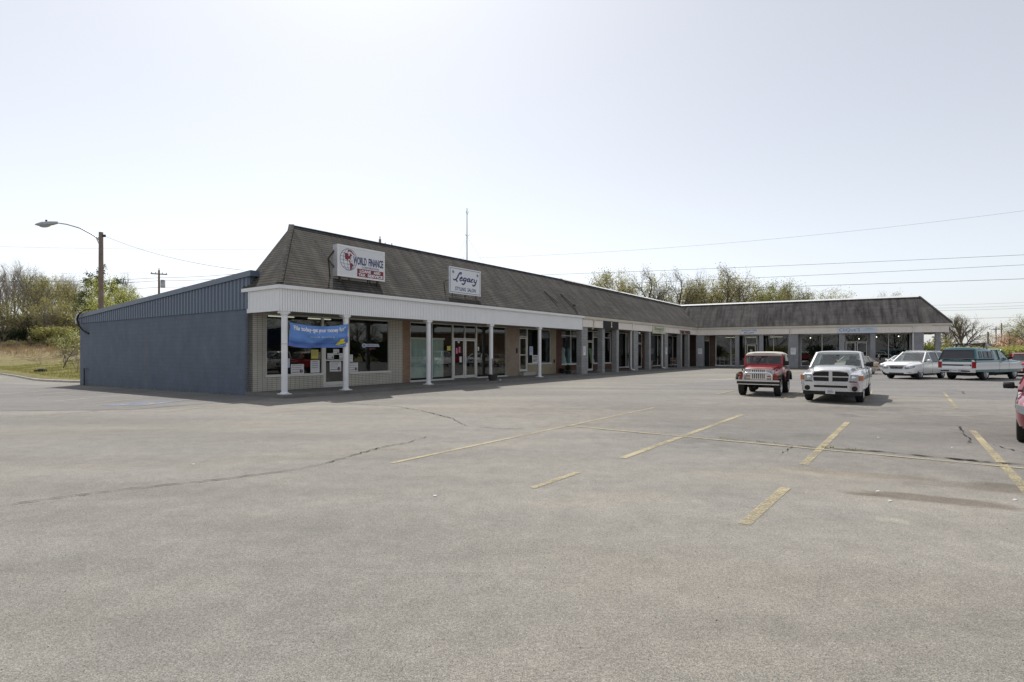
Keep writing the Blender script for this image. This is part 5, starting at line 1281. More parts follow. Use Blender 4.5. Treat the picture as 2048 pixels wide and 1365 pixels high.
# ---------------------------------------------------------------- silver pickup with a big cross-bar grille
def lens(mb, sx, plan, z0, z1):
    n = len(plan); mb.add([(sx*a,b,z0) for a, b in plan] + [(sx*a,b-.015,z1) for a, b in plan], [tuple(range(n))[::-1],tuple(range(n,2*n))]+[(i,(i+1)%n,n+(i+1)%n,n+i) for i in range(n)])
def silver_pickup(loc, rz):
    r = tag(empty('pickup_truck', loc, rz), 'silver pickup truck with a black cross-bar grille, right of the red off-roader', 'pickup truck', 'parked vehicles')
    W = 1.0
    st = [(-2.92,hp(.93,.52,1.08)),(-2.86,hp(.97,.48,1.12)),(-2.4,hp(.99,.42,1.13)),(-.85,hp(.99,.40,1.13)),(-.80,hp(.985,.36,1.14)),(.85,hp(.99,.36,1.15,1.16,.7)),
          (1.15,hp(.995,.36,1.13,1.24,.70)),(1.6,hp(1.0,.40,1.08,1.235,.67)),(2.2,hp(1.0,.42,1.03,1.205,.61)),(2.6,hp(.985,.44,.99,1.165,.57)),(2.78,hp(.96,.46,.965,1.12,.54)),(2.86,hp(.92,.50,.93,1.04,.50))]
    make_body(r, st, [M['silver_paint'], M['black']], [(1.83,.39,.47),(-1.75,.39,.46)], W)
    P = dict(ws0=1.12,ws1=.38,rr1=-.72,rr0=-.78,wb=.92,wr=.76,zb=1.16,zr=1.70)
    cabin(r, P, M['silver_paint'], pillars=((-.05,.10),), roof_rise=.055); interior(r, P, (-.35,), 'tan_cloth')
    mb = MB(); mb.box(-.72,.72,-2.75,-.9,1.10,1.142); mb.build('bed_liner', M['black'], r)
    # grille: dark field, chrome surround, cross bars
    y = 2.875; mb = MB()
    def shell(k, yy): return [(-.56*k,yy,.74),(-.50*k,yy,.71),(.50*k,yy,.71),(.56*k,yy,.74),(.585*k,yy,.95),(.52*k,yy,1.055),(.25,yy,1.085),(-.25,yy,1.085),(-.52*k,yy,1.055),(-.585*k,yy,.95)]
    mb.add([(-p[0],p[1],p[2]) for p in shell(1,y)], [tuple(range(10))]); g = mb.build('grille', M['black'], r)
    mb = MB(); ring = shell(1,y+.01); mb.tube(ring+[ring[0]], .026, 6, caps=False); mb.box(-.055,.055,y-.01,y+.035,.715,1.085); mb.box(-.57,.57,y-.008,y+.022,.872,.905); mb.build('grille_surround', M['silver_paint'], g, smooth=50)
    mb = MB()
    for k in range(9): mb.box(-.54,.54,y-.006,y+.004,.745+k*.035,.752+k*.035)
    mb.build('grille_bars', M['steel'], g)
    for sx in (-1, 1):
        mb = MB(); lens(mb, sx, [(.61,2.885),(.845,2.88),(.845,2.6),(.61,2.6)], .755, .965); h_ = mb.build('headlight', M['lens'], r, fixn=True)
        mb = MB(); lens(mb, sx, [(.85,2.885),(.92,2.87),(.965,2.83),(.990,2.72),(.90,2.6),(.85,2.6)], .77, .935); mb.build('turn_signal', M['amber'], h_, fixn=True)
        mb = MB(); mb.ball((sx*.70,2.878,.86), .07,.025,.065, 12, 8); mb.build('reflector', M['chrome'], h_, smooth=60)
    mb = MB(); pr = [(-.97,2.62),(-.95,2.82),(-.80,2.93),(-.4,2.985),(0,3.0),(.4,2.985),(.80,2.93),(.95,2.82),(.97,2.62),(.6,2.6),(-.6,2.6)]
    mb.prism(pr, 'Z', .60, .715); mb.prism([(a*.985, b-.02) for a, b in pr], 'Z', .40, .60); b_ = mb.build('bumper', M['bright_bumper'], r, smooth=30)
    mb = MB(); mb.prism([(-.93,2.6),(-.9,2.80),(-.78,2.885),(0,2.90),(.78,2.885),(.9,2.80),(.93,2.6)], 'Z', .716, .742); mb.build('bumper_gap', M['black'], b_)
    mb = MB(); mb.prism([(-.56,2.9),(-.5,2.972),(0,2.988),(.5,2.972),(.56,2.9)], 'Z', .525, .605); mb.build('air_intake', M['black'], b_)
    for sx in (-1,1): mb = MB(); mb.lathe([(.085,2.80),(.085,2.945),(.07,2.95)], 16, (sx*.74,0,.50), 'Y'); mb.build('fog_lamp', M['black'], b_, smooth=40)
    mb = MB(); mb.prism([(a*.95, b-.06) for a, b in pr], 'Z', .27, .40); mb.build('air_dam', M['black'], r)
    plate(r, 2.995, .39, 1, 'paper', True)
    wheels(r, (1.83,-1.75), .385, .26, .965, 'alloy'); mirrors(r, .98, 1.30, .93, 'black', 1.1); dark_under(r, -2.5, 2.4, .62)
    mb = MB()
    for x0, x1 in ((-.62,.05),(-.02,.66)): mb.tube([(x0,1.20,1.20),(x0+.2,1.06,1.235),(x1,1.07,1.235)], .012, 5)
    mb.build('wiper', M['black'], r)
    for sx in (-1,1): mb = MB(); mb.bar((sx*.985,-.42,.98),(sx*.985,-.22,.98), .03); mb.build('door_handle', M['black'], r)
    gap(r, st, (-.5,.84,-.78))
    mb = MB(); mb.box(-.06,.06,.48,.5,1.55,1.61); mb.build('rear_view_mirror', M['black'], r)
    return r
# ---------------------------------------------------------------- red open off-roader with a soft top
def red_offroader(loc, rz):
    r = tag(empty('off_roader', loc, rz), 'red soft-top off-roader with chrome bull bar and beige canvas roof', 'off-roader', 'parked vehicles')
    mb = MB(); W = .74
    tub = [(-1.62,hp(.75,.52,1.12,tuck=.05)),(-1.58,hp(.77,.50,1.14,tuck=.05)),(.42,hp(.77,.48,1.14,tuck=.05)),(.50,hp(.74,.50,1.16,tuck=.05)),(.62,hp(.68,.55,1.10,1.16,.60)),(1.30,hp(.60,.58,1.02,1.115,.53)),(1.55,hp(.57,.60,.99,1.085,.50)),(1.60,hp(.54,.62,.96,1.05,.47))]
    make_body(r, tub, [M['red_paint'], M['black']], [(-1.02,.38,.46)], .77)
    # flat front wings and flares
    for sx in (-1,1):
        mb = MB(); mb.hexa([(sx*.52,.55,.80),(sx*.74,.55,.76),(sx*.74,1.62,.76),(sx*.50,1.62,.76),(sx*.52,.55,.90),(sx*.74,.55,.86),(sx*.74,1.62,.84),(sx*.50,1.62,.90)]); mb.hexa([(sx*.5,1.56,.62),(sx*.70,1.56,.62),(sx*.70,1.62,.62),(sx*.5,1.62,.62),(sx*.5,1.56,.8),(sx*.73,1.56,.78),(sx*.73,1.62,.78),(sx*.5,1.62,.8)])
        mb.build('front_wing', M['red_paint'], r, fixn=True)
        mb = MB(); fl = MB(); fl.tube([(sx*.79,1.72,.66),(sx*.79,1.60,.82),(sx*.79,1.3,.87),(sx*.79,.9,.87),(sx*.79,.62,.72),(sx*.79,.52,.55)], .06, 6); fl.build('wheel_flare', M['black'], r, smooth=40); mb.tube([(sx*.81,-.5,.52),(sx*.81,-.62,.76),(sx*.81,-.85,.88),(sx*.81,-1.2,.88),(sx*.81,-1.45,.74),(sx*.81,-1.52,.55)], .055, 6); mb.build('wheel_flare', M['black'], r, smooth=40)
        mb = MB(); mb.box(sx*.66,sx*.80,1.60,1.66,.80,.86); mb.build('side_marker', M['amber'], r)
    # grille
    y = 1.625; mb = MB()
    pts = [(-.50,.64),(.50,.64),(.54,.85),(.57,.97),(.54,1.04),(.40,1.065),(-.40,1.065),(-.54,1.04),(-.57,.97),(-.54,.85)]
    mb.prism(pts, 'Y', y-.03, y+.012); g = mb.build('grille', M['chrome'], r, fixn=True)
    mb = MB()
    for k in range(7):
        x = -.21+k*.07; mb.box(x-.017,x+.017,y+.010,y+.016,.93,1.03); mb.box(x-.017,x+.017,y+.010,y+.016,.68,.87)
    mb.build('grille_slot', M['black'], g)
    for sx in (-1,1):
        mb = MB(); mb.box(sx*.40-.115,sx*.40+.115,y+.012,y+.02,.90,1.045); h_ = mb.build('headlight_bezel', M['galv'], g)
        mb = MB(); mb.ball((sx*.40,y+.02,.972), .10,.028,.062, 16, 8); mb.build('headlight', M['lens'], h_, smooth=60)
        mb = MB(); mb.box(sx*.38-.07,sx*.38+.07,y+.012,y+.03,.745,.81); mb.build('turn_signal', M['amber'], g)
        mb = MB(); mb.box(sx*.41-.10,sx*.41+.10,y+.012,y+.05,.64,.72); mb.build('fog_lamp', M['lens'], g)
    mb = MB(); mb.box(-.78,.78,1.78,1.86,.575,.635); bp = mb.build('bumper', M['chrome'], r); mb = MB(); mb.box(-.775,.775,1.79,1.85,.485,.574); mb.build('bumper_strip', M['black'], bp)
    mb = MB(); mb.box(-.78,.78,1.80,1.862,.452,.484); mb.build('bumper_lower', M['chrome'], bp)
    mb = MB(); mb.tube([(-.52,1.84,.60),(-.52,1.86,.78),(-.50,1.865,.85),(-.44,1.87,.895),(-.36,1.87,.91),(.36,1.87,.91),(.44,1.87,.895),(.50,1.865,.85),(.52,1.86,.78),(.52,1.84,.60)], .036, 10); mb.build('bull_bar', M['chrome'], r, smooth=60)
    # windscreen frame, glass, soft top
    zb, zt, y0, y1 = 1.17, 1.60, .50, .34; wb, wt = .71, .69; mb = MB()
    mb.bar((-wb,y0,zb-.02),(-wt,y1,zt), .085, .05); mb.bar((wb,y0,zb-.02),(wt,y1,zt), .085, .05); mb.bar((-wt-.04,y1,zt),(wt+.04,y1,zt), .05, .07); mb.bar((-wb-.04,y0,zb+.02),(wb+.04,y0,zb+.02), .05, .12); mb.build('windscreen_frame', M['red_paint'], r)
    mb = MB(); mb.quad((-wb+.04,y0,zb+.06),(wb-.04,y0,zb+.06),(wt-.04,y1,zt-.03),(-wt+.04,y1,zt-.03)); mb.build('windshield', M['carglass'], r)
    mb = MB(); mb.tube([(.02,y1+.03,zt-.06),(.24,y0+.04,zb+.10)], .012, 5); mb.build('wiper', M['black'], r); mb = MB(); mb.box(-.13,.11,y1-.10,y1-.07,1.47,1.54); mb.bar((0,y1-.08,1.54),(0,y1-.03,1.6),.03); mb.build('rear_view_mirror', M['black'], r)
    mb = MB()
    def tp(w_, z): return [(0,z-.03),(w_*.97,z-.03),(w_,z),(w_*.97,z+.035),(w_*.86,z+.085),(w_*.5,z+.105),(0,z+.11)]
    mb.loft([(-1.50,tp(.66,1.52)),(-1.40,tp(.70,1.585)),(-.5,tp(.71,1.63)),(.25,tp(.71,1.605)),(.38,[(x,z-.02) for x,z in tp(.70,1.60)]),(.42,[(x*.98,1.575+(z-1.575)*.3) for x,z in tp(.70,1.60)])])
    for sx in (-1,1): mb.hexa([(sx*.75,-1.55,1.13),(sx*.77,-.55,1.13),(sx*.74,-.55,1.13),(sx*.72,-1.55,1.13),(sx*.67,-1.47,1.55),(sx*.705,-.52,1.62),(sx*.68,-.52,1.62),(sx*.64,-1.47,1.55)])
    mb.build('soft_top', M['canvas'], r, smooth=45, fixn=True)
    mb = MB(); mb.quad((.62,-1.56,1.15),(-.62,-1.56,1.15),(-.56,-1.46,1.50),(.56,-1.46,1.50)); mb.build('rear_window', M['carglass'], r)
    mb = MB()
    for sx in (-1,1): mb.tube([(sx*.62,-.62,1.1),(sx*.60,-.62,1.5),(sx*.52,-.62,1.57),(-sx*.0,-.62,1.58)], .03, 8)
    mb.build('roll_bar', M['black'], r, smooth=60)
    P = dict(ws0=.5,ws1=.34,rr1=-1.4,rr0=-1.5,wb=.72,wr=.7,zb=1.13,zr=1.60); interior(r, P, (-.45,), 'grey_cloth', dash=False)
    for sx in (-1,1):
        mb = MB(); mb.box(sx*.86-.085,sx*.86+.085,.30,.36,1.18,1.36); mb.bar((sx*.74,.36,1.16),(sx*.84,.33,1.24), .03); mb.build('wing_mirror', M['black'], r)
    wheels(r, (1.22,-1.02), .375, .25, .80, 'alloy')
    mb = MB(); mb.box(-.35,.35,-1.5,1.5,.42,.56); mb.tube([(-.6,1.22,.36),(.6,1.22,.36)], .05, 8); mb.ball((.2,1.22,.33), .15,.14,.13,10,7); mb.tube([(-.6,-1.02,.36),(.6,-1.02,.36)], .05, 8); mb.ball((0,-1.02,.34), .15,.14,.13,10,7); mb.box(-.45,-.15,1.35,1.6,.34,.5); mb.build('chassis', M['black'], r)
    mb = MB()
    for sx in (-1,1): mb.bar((sx*.64,1.42,1.05),(sx*.64,1.40,.98), .04)
    mb.build('hood_latch', M['black'], r); return r
# ---------------------------------------------------------------- generic wagon / saloon shells
def wagon(loc, rz, label, paint, L=4.69, W=.91, H=1.66, kind='sport_utility', cat='SUV', rack=True, arches=.40, mir=None, wheel_style='alloy', glass='carglass', tailgate=True, rg='darkglass'):
    r = tag(empty(kind, loc, rz), label, cat, 'parked vehicles'); h = L/2; k = W/.91
    st = [(-h,hp(W*.86,.42,.92)),(-h+.06,hp(W*.94,.36,1.0)),(-h+.4,hp(W*.985,.30,1.03)),(-.6,hp(W,.27,1.02)),(.6,hp(W,.27,1.0)),(h-1.35,hp(W,.28,.985,1.03,W*.74)),(h-1.0,hp(W*.995,.30,.94,1.02,W*.72)),
          (h-.55,hp(W*.985,.32,.92,1.0,W*.68)),(h-.24,hp(W*.955,.33,.88,.955,W*.64)),(h-.08,hp(W*.90,.36,.84,.905,W*.6)),(h,hp(W*.83,.42,.79,.84,W*.56))]
    make_body(r, st, [M[paint], M['black']], [(h-.95,.35,arches),(-h+1.02,.35,arches)], W)
    P = dict(ws0=h-1.30,ws1=h-2.12,rr1=-h+.38,rr0=-h+.16,wb=W*.955,wr=W*.72,zb=1.025,zr=H-.06,sg='darkglass',rg=rg,cp=.16)
    cabin(r, P, M[paint], pillars=((h-2.35,.07),(-h+1.35,.07)), glass=glass); interior(r, P, (h-2.55,h-3.4), 'tan_cloth')
    y = h+.004; mb = MB(); mb.hexa([(-.34*k,y-.14,.61),(.34*k,y-.14,.61),(.34*k,y+.03,.61),(-.34*k,y+.03,.61),(-.41*k,y-.16,.775),(.41*k,y-.16,.775),(.41*k,y+.012,.775),(-.41*k,y+.012,.775)]); g = mb.build('grille', M['chrome'], r)
    mb = MB()
    for i in range(3): mb.box(-(.31+.025*i)*k,(.31+.025*i)*k,y-.1,y+.034-.005*i,.628+i*.048,.655+i*.048)
    mb.ball((0,y+.03,.70), .065,.03,.045, 12, 8); mb.build('grille_bars', M['black'], g)
    for sx in (-1,1):
        mb = MB(); pl_ = [(sx*.45*k,y+.012),(sx*.74*W,y+.012),(sx*.86*W,y-.005),(sx*.935*W,y-.08),(sx*.975*W,y-.26),(sx*.88*W,y-.26),(sx*.45*k,y-.12)]
        zl = [.62,.61,.63,.66,.72,.72,.62]; zh_ = [.765,.775,.785,.80,.80,.80,.765]
        mb.add([(a,b,z) for (a,b),z in zip(pl_,zl)] + [(a,b-.02,z) for (a,b),z in zip(pl_,zh_)], [tuple(range(7))[::-1],tuple(range(7,14))]+[(i,(i+1)%7,7+(i+1)%7,7+i) for i in range(7)]); hd = mb.build('headlight', M['lens'], r, fixn=True)
        mb = MB(); mb.ball((sx*.60*k,y+.0,.70), .075,.03,.055, 10, 7); mb.build('reflector', M['galv'], hd, smooth=50)
        mb = MB(); mb.lathe([(.05,y-.16),(.05,y-.045)], 12, (sx*.62*k,0,.46), 'Y'); mb.build('fog_lamp', M['steel'], r)
    mb = MB(); mb.prism([(-W*.86,h-.30),(-W*.7,h-.06),(-.4*k,h+.045),(0,h+.06),(.4*k,h+.045),(W*.7,h-.06),(W*.86,h-.30),(0,h-.4)], 'Z', .33, .56); b_ = mb.build('bumper', M[paint], r, smooth=28)
    mb = MB(); mb.prism([(-W*.66,h-.1),(-.4*k,h+.05),(0,h+.066),(.4*k,h+.05),(W*.66,h-.1)], 'Z', .335, .385); mb.build('air_intake', M['black'], b_)
    mb = MB(); mb.box(-W*.8,W*.8,-h-.06,-h+.2,.40,.62); mb.build('rear_bumper', M[paint], r)
    for sx in (-1,1): mb = MB(); mb.box(sx*W*.84-.09,sx*W*.84+.06,-h+.0,-h+.14,.78,1.0); mb.build('tail_light', M['red_lens'], r)
    wheels(r, (h-.95,-h+1.02), .355, .22, W-.01, wheel_style); mirrors(r, h-1.62, 1.10, W, mir or paint, .85); dark_under(r, -h+.3, h-.3, W*.6, .22, .34)
    gap(r, st, (h-2.36, -h+1.36, h-1.22))
    if rack:
        mb = MB()
        for sx in (-1,1): mb.tube([(sx*W*.62,h-2.3,H-.02),(sx*W*.62,h-2.4,H+.03),(sx*W*.62,-h+.7,H+.03),(sx*W*.62,-h+.6,H-.02)], .018, 6)
        for yy in (h-2.6,-h+1.): mb.tube([(-W*.62,yy,H+.035),(W*.62,yy,H+.035)], .014, 6)
        mb.build('roof_rack', M['galv'], r)
    return r
def saloon(loc, rz, label, paint, L=4.55, W=.86, H=1.40, rg='carglass'):
    r = tag(empty('saloon_car', loc, rz), label, 'car', 'parked vehicles'); h = L/2
    st = [(-h,hp(W*.86,.34,.86)),(-h+.07,hp(W*.95,.30,.93)),(-h+.5,hp(W*.985,.27,.955)),(-h+1.05,hp(W,.25,.955)),(0,hp(W,.24,.94)),(h-1.45,hp(W,.25,.92,.945,W*.75)),(h-.7,hp(W*.98,.28,.83,.875,W*.7)),(h-.18,hp(W*.92,.32,.70,.76,W*.65)),(h,hp(W*.80,.36,.60,.64,W*.6))]
    make_body(r, st, [M[paint], M['black']], [(h-.88,.31,.36),(-h+1.0,.31,.36)], W)
    P = dict(ws0=h-1.42,ws1=h-2.05,rr1=-h+1.28,rr0=-h+.66,wb=W*.95,wr=W*.70,zb=.955,zr=H-.05,rg=rg)
    cabin(r, P, M[paint], pillars=((h-2.45,.07),(-h+1.42,.06))); interior(r, P, (h-2.5,), 'tan_cloth')
    for sx in (-1,1):
        mb = MB(); mb.box(sx*W*.78-.16,sx*W*.78+.085,-h-.012,-h+.16,.66,.82); mb.build('tail_light', M['red_lens'], r); mb = MB(); mb.box(sx*.52-.17,sx*.52+.17,h-.13,h-.0,.58,.69); mb.build('headlight', M['lens'], r)
    mb = MB(); mb.box(-.32,.32,h-.08,h+.01,.56,.66); mb.build('grille', M['black'], r)
    mb = MB(); mb.box(-W*.88,W*.88,h-.25,h+.07,.36,.53); mb.build('bumper', M[paint], r, smooth=30); mb = MB(); mb.box(-W*.90,W*.90,-h-.09,-h+.25,.36,.56); mb.build('rear_bumper', M[paint], r)
    wheels(r, (h-.88,-h+1.0), .305, .19, W-.01, 'steel'); mirrors(r, h-1.72, 1.02, W, paint, .7); dark_under(r, -h+.3, h-.3, W*.6, .2, .3)
    mb = MB()
    for sx in (-1,1):
        mb.box(sx*W-.006,sx*W+.006,-h+.35,h-.4,.54,.585)
    mb.build('side_moulding', M['steel'], r); gap(r, st, (h-2.46,-h+1.4,h-1.35)); plate(r, -h-.1, .68, -1); return r
# ---------------------------------------------------------------- teal and white pickup with a cap
def capped_pickup(loc, rz):
    r = tag(empty('pickup_truck', loc, rz), 'teal and white pickup truck with a matching camper cap, seen from behind', 'pickup truck', 'parked vehicles')
    W = .97; two = lambda c: 1 if (.60 < c.z < .985) else 0
    def hp2(w_, z0, zf, zh=None, wh=None):
        zh = zf if zh is None else zh; wh = w_*.7 if wh is None else wh
        return [(0,z0),(w_*.85,z0),(w_-.02,z0+.05),(w_-.005,.60),(w_,.75),(w_,.90),(w_-.012,.985),(w_-.04,zf-.05),(w_-.09,zf),(wh+.04,zf+.01),(wh,zh-.01),(wh*.5,zh+.008),(0,zh+.012)]
    st = [(-2.82,hp2(.93,.50,1.14)),(-2.78,hp2(.965,.44,1.16)),(-.72,hp2(.97,.40,1.16)),(-.68,hp2(.97,.38,1.16)),(1.02,hp2(.97,.38,1.14)),(1.2,hp2(.97,.38,1.12,1.16,.72)),(1.9,hp2(.97,.42,1.08,1.13,.70)),(2.55,hp2(.955,.42,1.05,1.09,.68)),(2.66,hp2(.93,.46,1.02,1.05,.66))]
    make_body(r, st, [M['teal_paint'], M['white_paint'], M['black']], [(1.78,.39,.47),(-1.62,.39,.47)], W, two)
    P = dict(ws0=1.10,ws1=.52,rr1=-.62,rr0=-.68,wb=.92,wr=.76,zb=1.16,zr=1.70); cabin(r, P, M['teal_paint'], pillars=((.0,.10),(-.16,.03)), roof_rise=.05); interior(r, P, (-.1,), 'tan_cloth')
    # cap: raised shell over the bed with framed windows
    mb = MB()
    def cp(wb_, wt_, zt_): return [(0,1.15),(wb_,1.15),(wb_,1.18),(wt_+.05,zt_-.16),(wt_,zt_-.06),(wt_-.10,zt_),(wt_*.5,zt_+.025),(0,zt_+.03)]
    mb.loft([(-2.80,cp(.95,.90,1.26)),(-2.60,cp(.95,.80,1.78)),(-2.52,cp(.95,.79,1.81)),(-1.3,cp(.95,.79,1.80)),(-.74,cp(.94,.77,1.72))]); cap = mb.build('camper_cap', M['teal_paint'], r, smooth=35, fixn=True)
    mb = MB(); a = [(-.86,-2.845,1.20),(.86,-2.845,1.20),(.76,-2.66,1.70),(-.76,-2.66,1.70)]; mb.quad(*a); rw = mb.build('rear_window', M['tintglass'], cap)
    mb = MB(); mb.tube([(p[0]*1.01,p[1]-.004,p[2]) for p in a]+[(a[0][0]*1.01,a[0][1]-.004,a[0][2])], .018, 4, caps=False); mb.build('frame', M['black'], rw)
    def side_x(z): return .95 + (.84-.95)*(z-1.18)/(1.64-1.18)
    for sx in (-1,1):
        for (y0_, y1_) in ((-2.40,-2.08),(-1.88,-1.40),(-1.36,-.92)):
            q = [(sx*(side_x(1.27)+.006),y0_,1.27),(sx*(side_x(1.27)+.006),y1_,1.27),(sx*(side_x(1.60)+.006),y1_-.02,1.60),(sx*(side_x(1.60)+.006),y0_+(.02 if y0_ > -2.3 else .06),1.60)]
            mb = MB(); mb.quad(*q); o = mb.build('side_window', M['tintglass'], cap); mb = MB(); mb.add([(p[0]-sx*.003,p[1],p[2]) for p in q], [(0,1,2,3)]); mb.tube(q+[q[0]], .014, 4, caps=False); mb.build('frame', M['black'], o)
        mb = MB(); mb.box(sx*.945,sx*.972,-2.78,-.74,1.155,1.18); mb.build('cap_rail', M['black'], cap)
    # tailgate, lamps, bumper
    mb = MB(); mb.box(-.74,.74,-2.845,-2.80,.66,1.02); tg = mb.build('tailgate', M['white_paint'], r); mb = MB(); mb.box(-.74,.74,-2.852,-2.846,.80,.88); mb.build('black_stripe', M['black'], tg)
    mb = MB(); mb.box(-.745,.745,-2.846,-2.80,1.025,1.14); mb.box(-.06,.06,-2.87,-2.846,1.06,1.10,1); mb.build('tailgate_handle', [M['teal_paint'], M['chrome']], tg)
    mb = MB()
    for i in range(11): mb.box(-.6+i*.115-.032,-.6+i*.115+.032,-2.852,-2.847,1.095,1.125)
    mb.build('raised_letters', M['chrome'], tg); mb = MB()
    for i in range(5): mb.box(.36+i*.065,.36+i*.065+.045,-2.857,-2.853,.822,.858)
    mb.build('badge', M['white'], tg)
    for sx in (-1,1): mb = MB(); mb.box(sx*.775,sx*.955,-2.86,-2.72,.68,1.03); mb.build('tail_light', M['red_lens'], r)
    mb = MB(); mb.prism([(-.95,-2.84),(-.97,-2.98),(-.6,-3.03),(.6,-3.03),(.97,-2.98),(.95,-2.84)], 'Z', .44, .60); b_ = mb.build('rear_bumper', M['chrome'], r); mb = MB(); mb.prism([(-.975,-2.97),(-.6,-3.036),(-.3,-3.036),(-.3,-2.97)], 'Z', .48, .55); mb.prism([(.3,-2.97),(.3,-3.036),(.6,-3.036),(.975,-2.97)], 'Z', .48, .55); mb.build('bumper_pad', M['black'], b_)
    plate(r, -3.04, .53, -1, 'paper')
    mb = MB(); mb.box(-.92,.92,2.55,2.80,.44,.62); mb.build('front_bumper', M['chrome'], r)
    wheels(r, (1.78,-1.62), .39, .26, .955, 'steel'); mirrors(r, .92, 1.26, .95, 'black', .9); dark_under(r, -2.6, 2.4, .6)
    # ladder rack over the cab end of the cap
    mb = MB()
    for sx in (-1,1): mb.bar((sx*.70,-.95,1.74),(sx*.70,-1.28,2.02), .05)
    mb.build('ladder_rack', M['galv'], r); mb = MB(); mb.bar((-.78,-1.30,2.04),(.78,-1.30,2.04), .06,.07); mb.bar((-.74,-1.32,1.97),(.74,-1.32,1.97), .03); mb.bar((-.70,-1.34,2.02),(-.70,-1.34,1.80), .05); mb.bar((.70,-1.34,2.02),(.70,-1.34,1.80), .05); mb.build('ladder_rack', M['steel'], r)
    mb = MB()
    for sx in (-1,1):
        mb = MB(); mb.box(sx*.966-.01,sx*.966+.014,-.1,.08,.98,1.0); mb.build('door_handle', M['black'], r)
    gap(r, st, (1.0,-.14))
    return r

silver_pickup((12.38, 21.0, 0), head(-.585,-.811)).scale = (.945,.945,1.)
red_offroader((10.51, 23.05, 0), head(-.545,-.838)).scale = (.98,.98,1.)
wagon((26.28, 36.09, 0), head(-.87,-.494), 'white SUV with a roof rack, parked left of the teal pickup', 'white_paint').scale = (1.035,1.035,1.06)
wagon((29.3, 41.4, 0), head(-.85,-.53), 'white car half hidden behind the white SUV', 'white_paint', L=4.4, W=.86, H=1.48, kind='hatchback_car', cat='car', rack=False)
capped_pickup((29.69, 35.1, 0), head(.895,.445)).scale = (1.03,1.03,1.08)
saloon((26.44, 42.93, 0), head(-.84,-.54), 'beige saloon parked side-on behind the silver pickup', 'beige_paint')
wagon((36.6, 39.6, 0), head(-.62,-.78), 'red SUV cut off by the right edge, in front of the teal pickup', 'red_paint', L=4.5, W=.89, H=1.62, rack=True)
wagon((11.33, 11.21, 0), head(-.687,-.727), 'dark red car cut off by the right edge, showing its wheel and black wing mirror', 'dkred_paint', L=4.6, W=.88, H=1.56, rack=False, mir='black').scale = (.958,.958,.958)
# ================================================================ trees
def grow_tree(seed, H=10., trunk_r=.22, fork=.28, spread=.75, nb=7, sub=(6,5,3), leaf=0, leaf_n=3, leaf_s=.16, up=.25, twig_len=.9, flat=1., bark='bark', lm='leaf_olive', spindle=None, crook=.18, leaf_jit=.28, clump=0):
    """returns (branch mesh builder, leaf mesh builder) for a tree H tall standing at the origin"""
    rg = random.Random(seed); wood = MB(); lv = MB(); tips = []
    def rdir(): return Vector((rg.gauss(0,1), rg.gauss(0,1), rg.gauss(0,1)))
    def branch(p, d, L, r, lev):
        k = 5 if lev == 0 else (4 if lev == 1 else 3); pts = [p]; q = p; dd = d.normalized()
        for i in range(k):
            dd = (dd + rdir()*crook*(.6 if lev == 0 else 1) + Vector((0,0,up*(.25 if lev == 0 else .5)))/k*1.6).normalized()
            q = q + dd*L/k; pts.append(q)
        e = .45 if lev < 2 else .3
        rs = [max(r*(1-(1-e)*i/k), .008) for i in range(k+1)]
        wood.tube(pts, rs, 7 if lev == 0 else (5 if lev == 1 else 3), caps=False)
        if lev >= len(sub): tips.append((pts, dd)); return
        n = nb if lev == 0 else sub[lev-1]
        if lev == len(sub)-1 and len(sub) > 1: tips.append((pts[-2:], dd))
        for j in range(n):
            t = (fork + (1-fork)*(j+.5+rg.uniform(-.3,.3))/n) if lev == 0 else (.25+.75*(j+rg.random())/n)
            t = min(t, .99); f = t*k; i = min(int(f), k-1); b = pts[i].lerp(pts[i+1], f-i)
            ax = (pts[i+1]-pts[i]).normalized(); side = rdir(); side = (side - ax*side.dot(ax)).normalized()
            if lev == 0:
                a = j*2.4+rg.uniform(-.4,.4); side = Vector((math.cos(a), math.sin(a), 0))
            ang = spread*rg.uniform(.75,1.25)*(1.15-.35*t if lev == 0 else 1)
            nd = ax*math.cos(ang) + side*math.sin(ang); nd.z *= flat
            if lev == 0:
                Lb = (H*(1-fork)*.62)*(1.15-.65*(t-fork)/(1-fork)) if not spindle else H*spindle*(1.05-t)*1.2
            else: Lb = L*rg.uniform(.40,.62)
            if lev == len(sub)-1: Lb = max(Lb, twig_len*.6)
            branch(b, nd, Lb, rs[i]*(.55 if lev == 0 else .6), lev+1)
    branch(Vector((0,0,-.3)), Vector((rg.uniform(-.04,.04),rg.uniform(-.04,.04),1)), H*.80, trunk_r, 0)
    for pts, d in tips:
        for _ in range(leaf_n):
            t = rg.random()*(len(pts)-1); i = min(int(t), len(pts)-2); c = pts[i].lerp(pts[i+1], t-i) + rdir()*leaf_jit
            for _k in range(max(1, clump)):
                cc = c + (rdir()*leaf_s*.8 if clump else Vector())
                u = (rdir() + Vector((0,0,.3))).normalized(); v = u.orthogonal().normalized(); s = leaf_s*rg.uniform(.6,1.35)
                lv.add([cc-u*s*.5, cc+v*s*.32, cc+u*s*.5, cc-v*s*.32], [(0,1,2,3)])
    # scale so the top is at H
    top = max(p.z for p in wood.v); k = H/top
    for b in (wood, lv):
        b.v = [p*k for p in b.v]
    return wood, lv
PROTO = {}
def proto(name, bark, lm, H, **kw):
    wd, lv = grow_tree(H=H, **kw)
    a = wd.build('trunk', M[bark], None, smooth=60); b = lv.build('crown', M[lm]) if lv.f else None
    PROTO[name] = (a.data, b.data if b else None, H)
    bpy.data.objects.remove(a)
    if b: bpy.data.objects.remove(b)
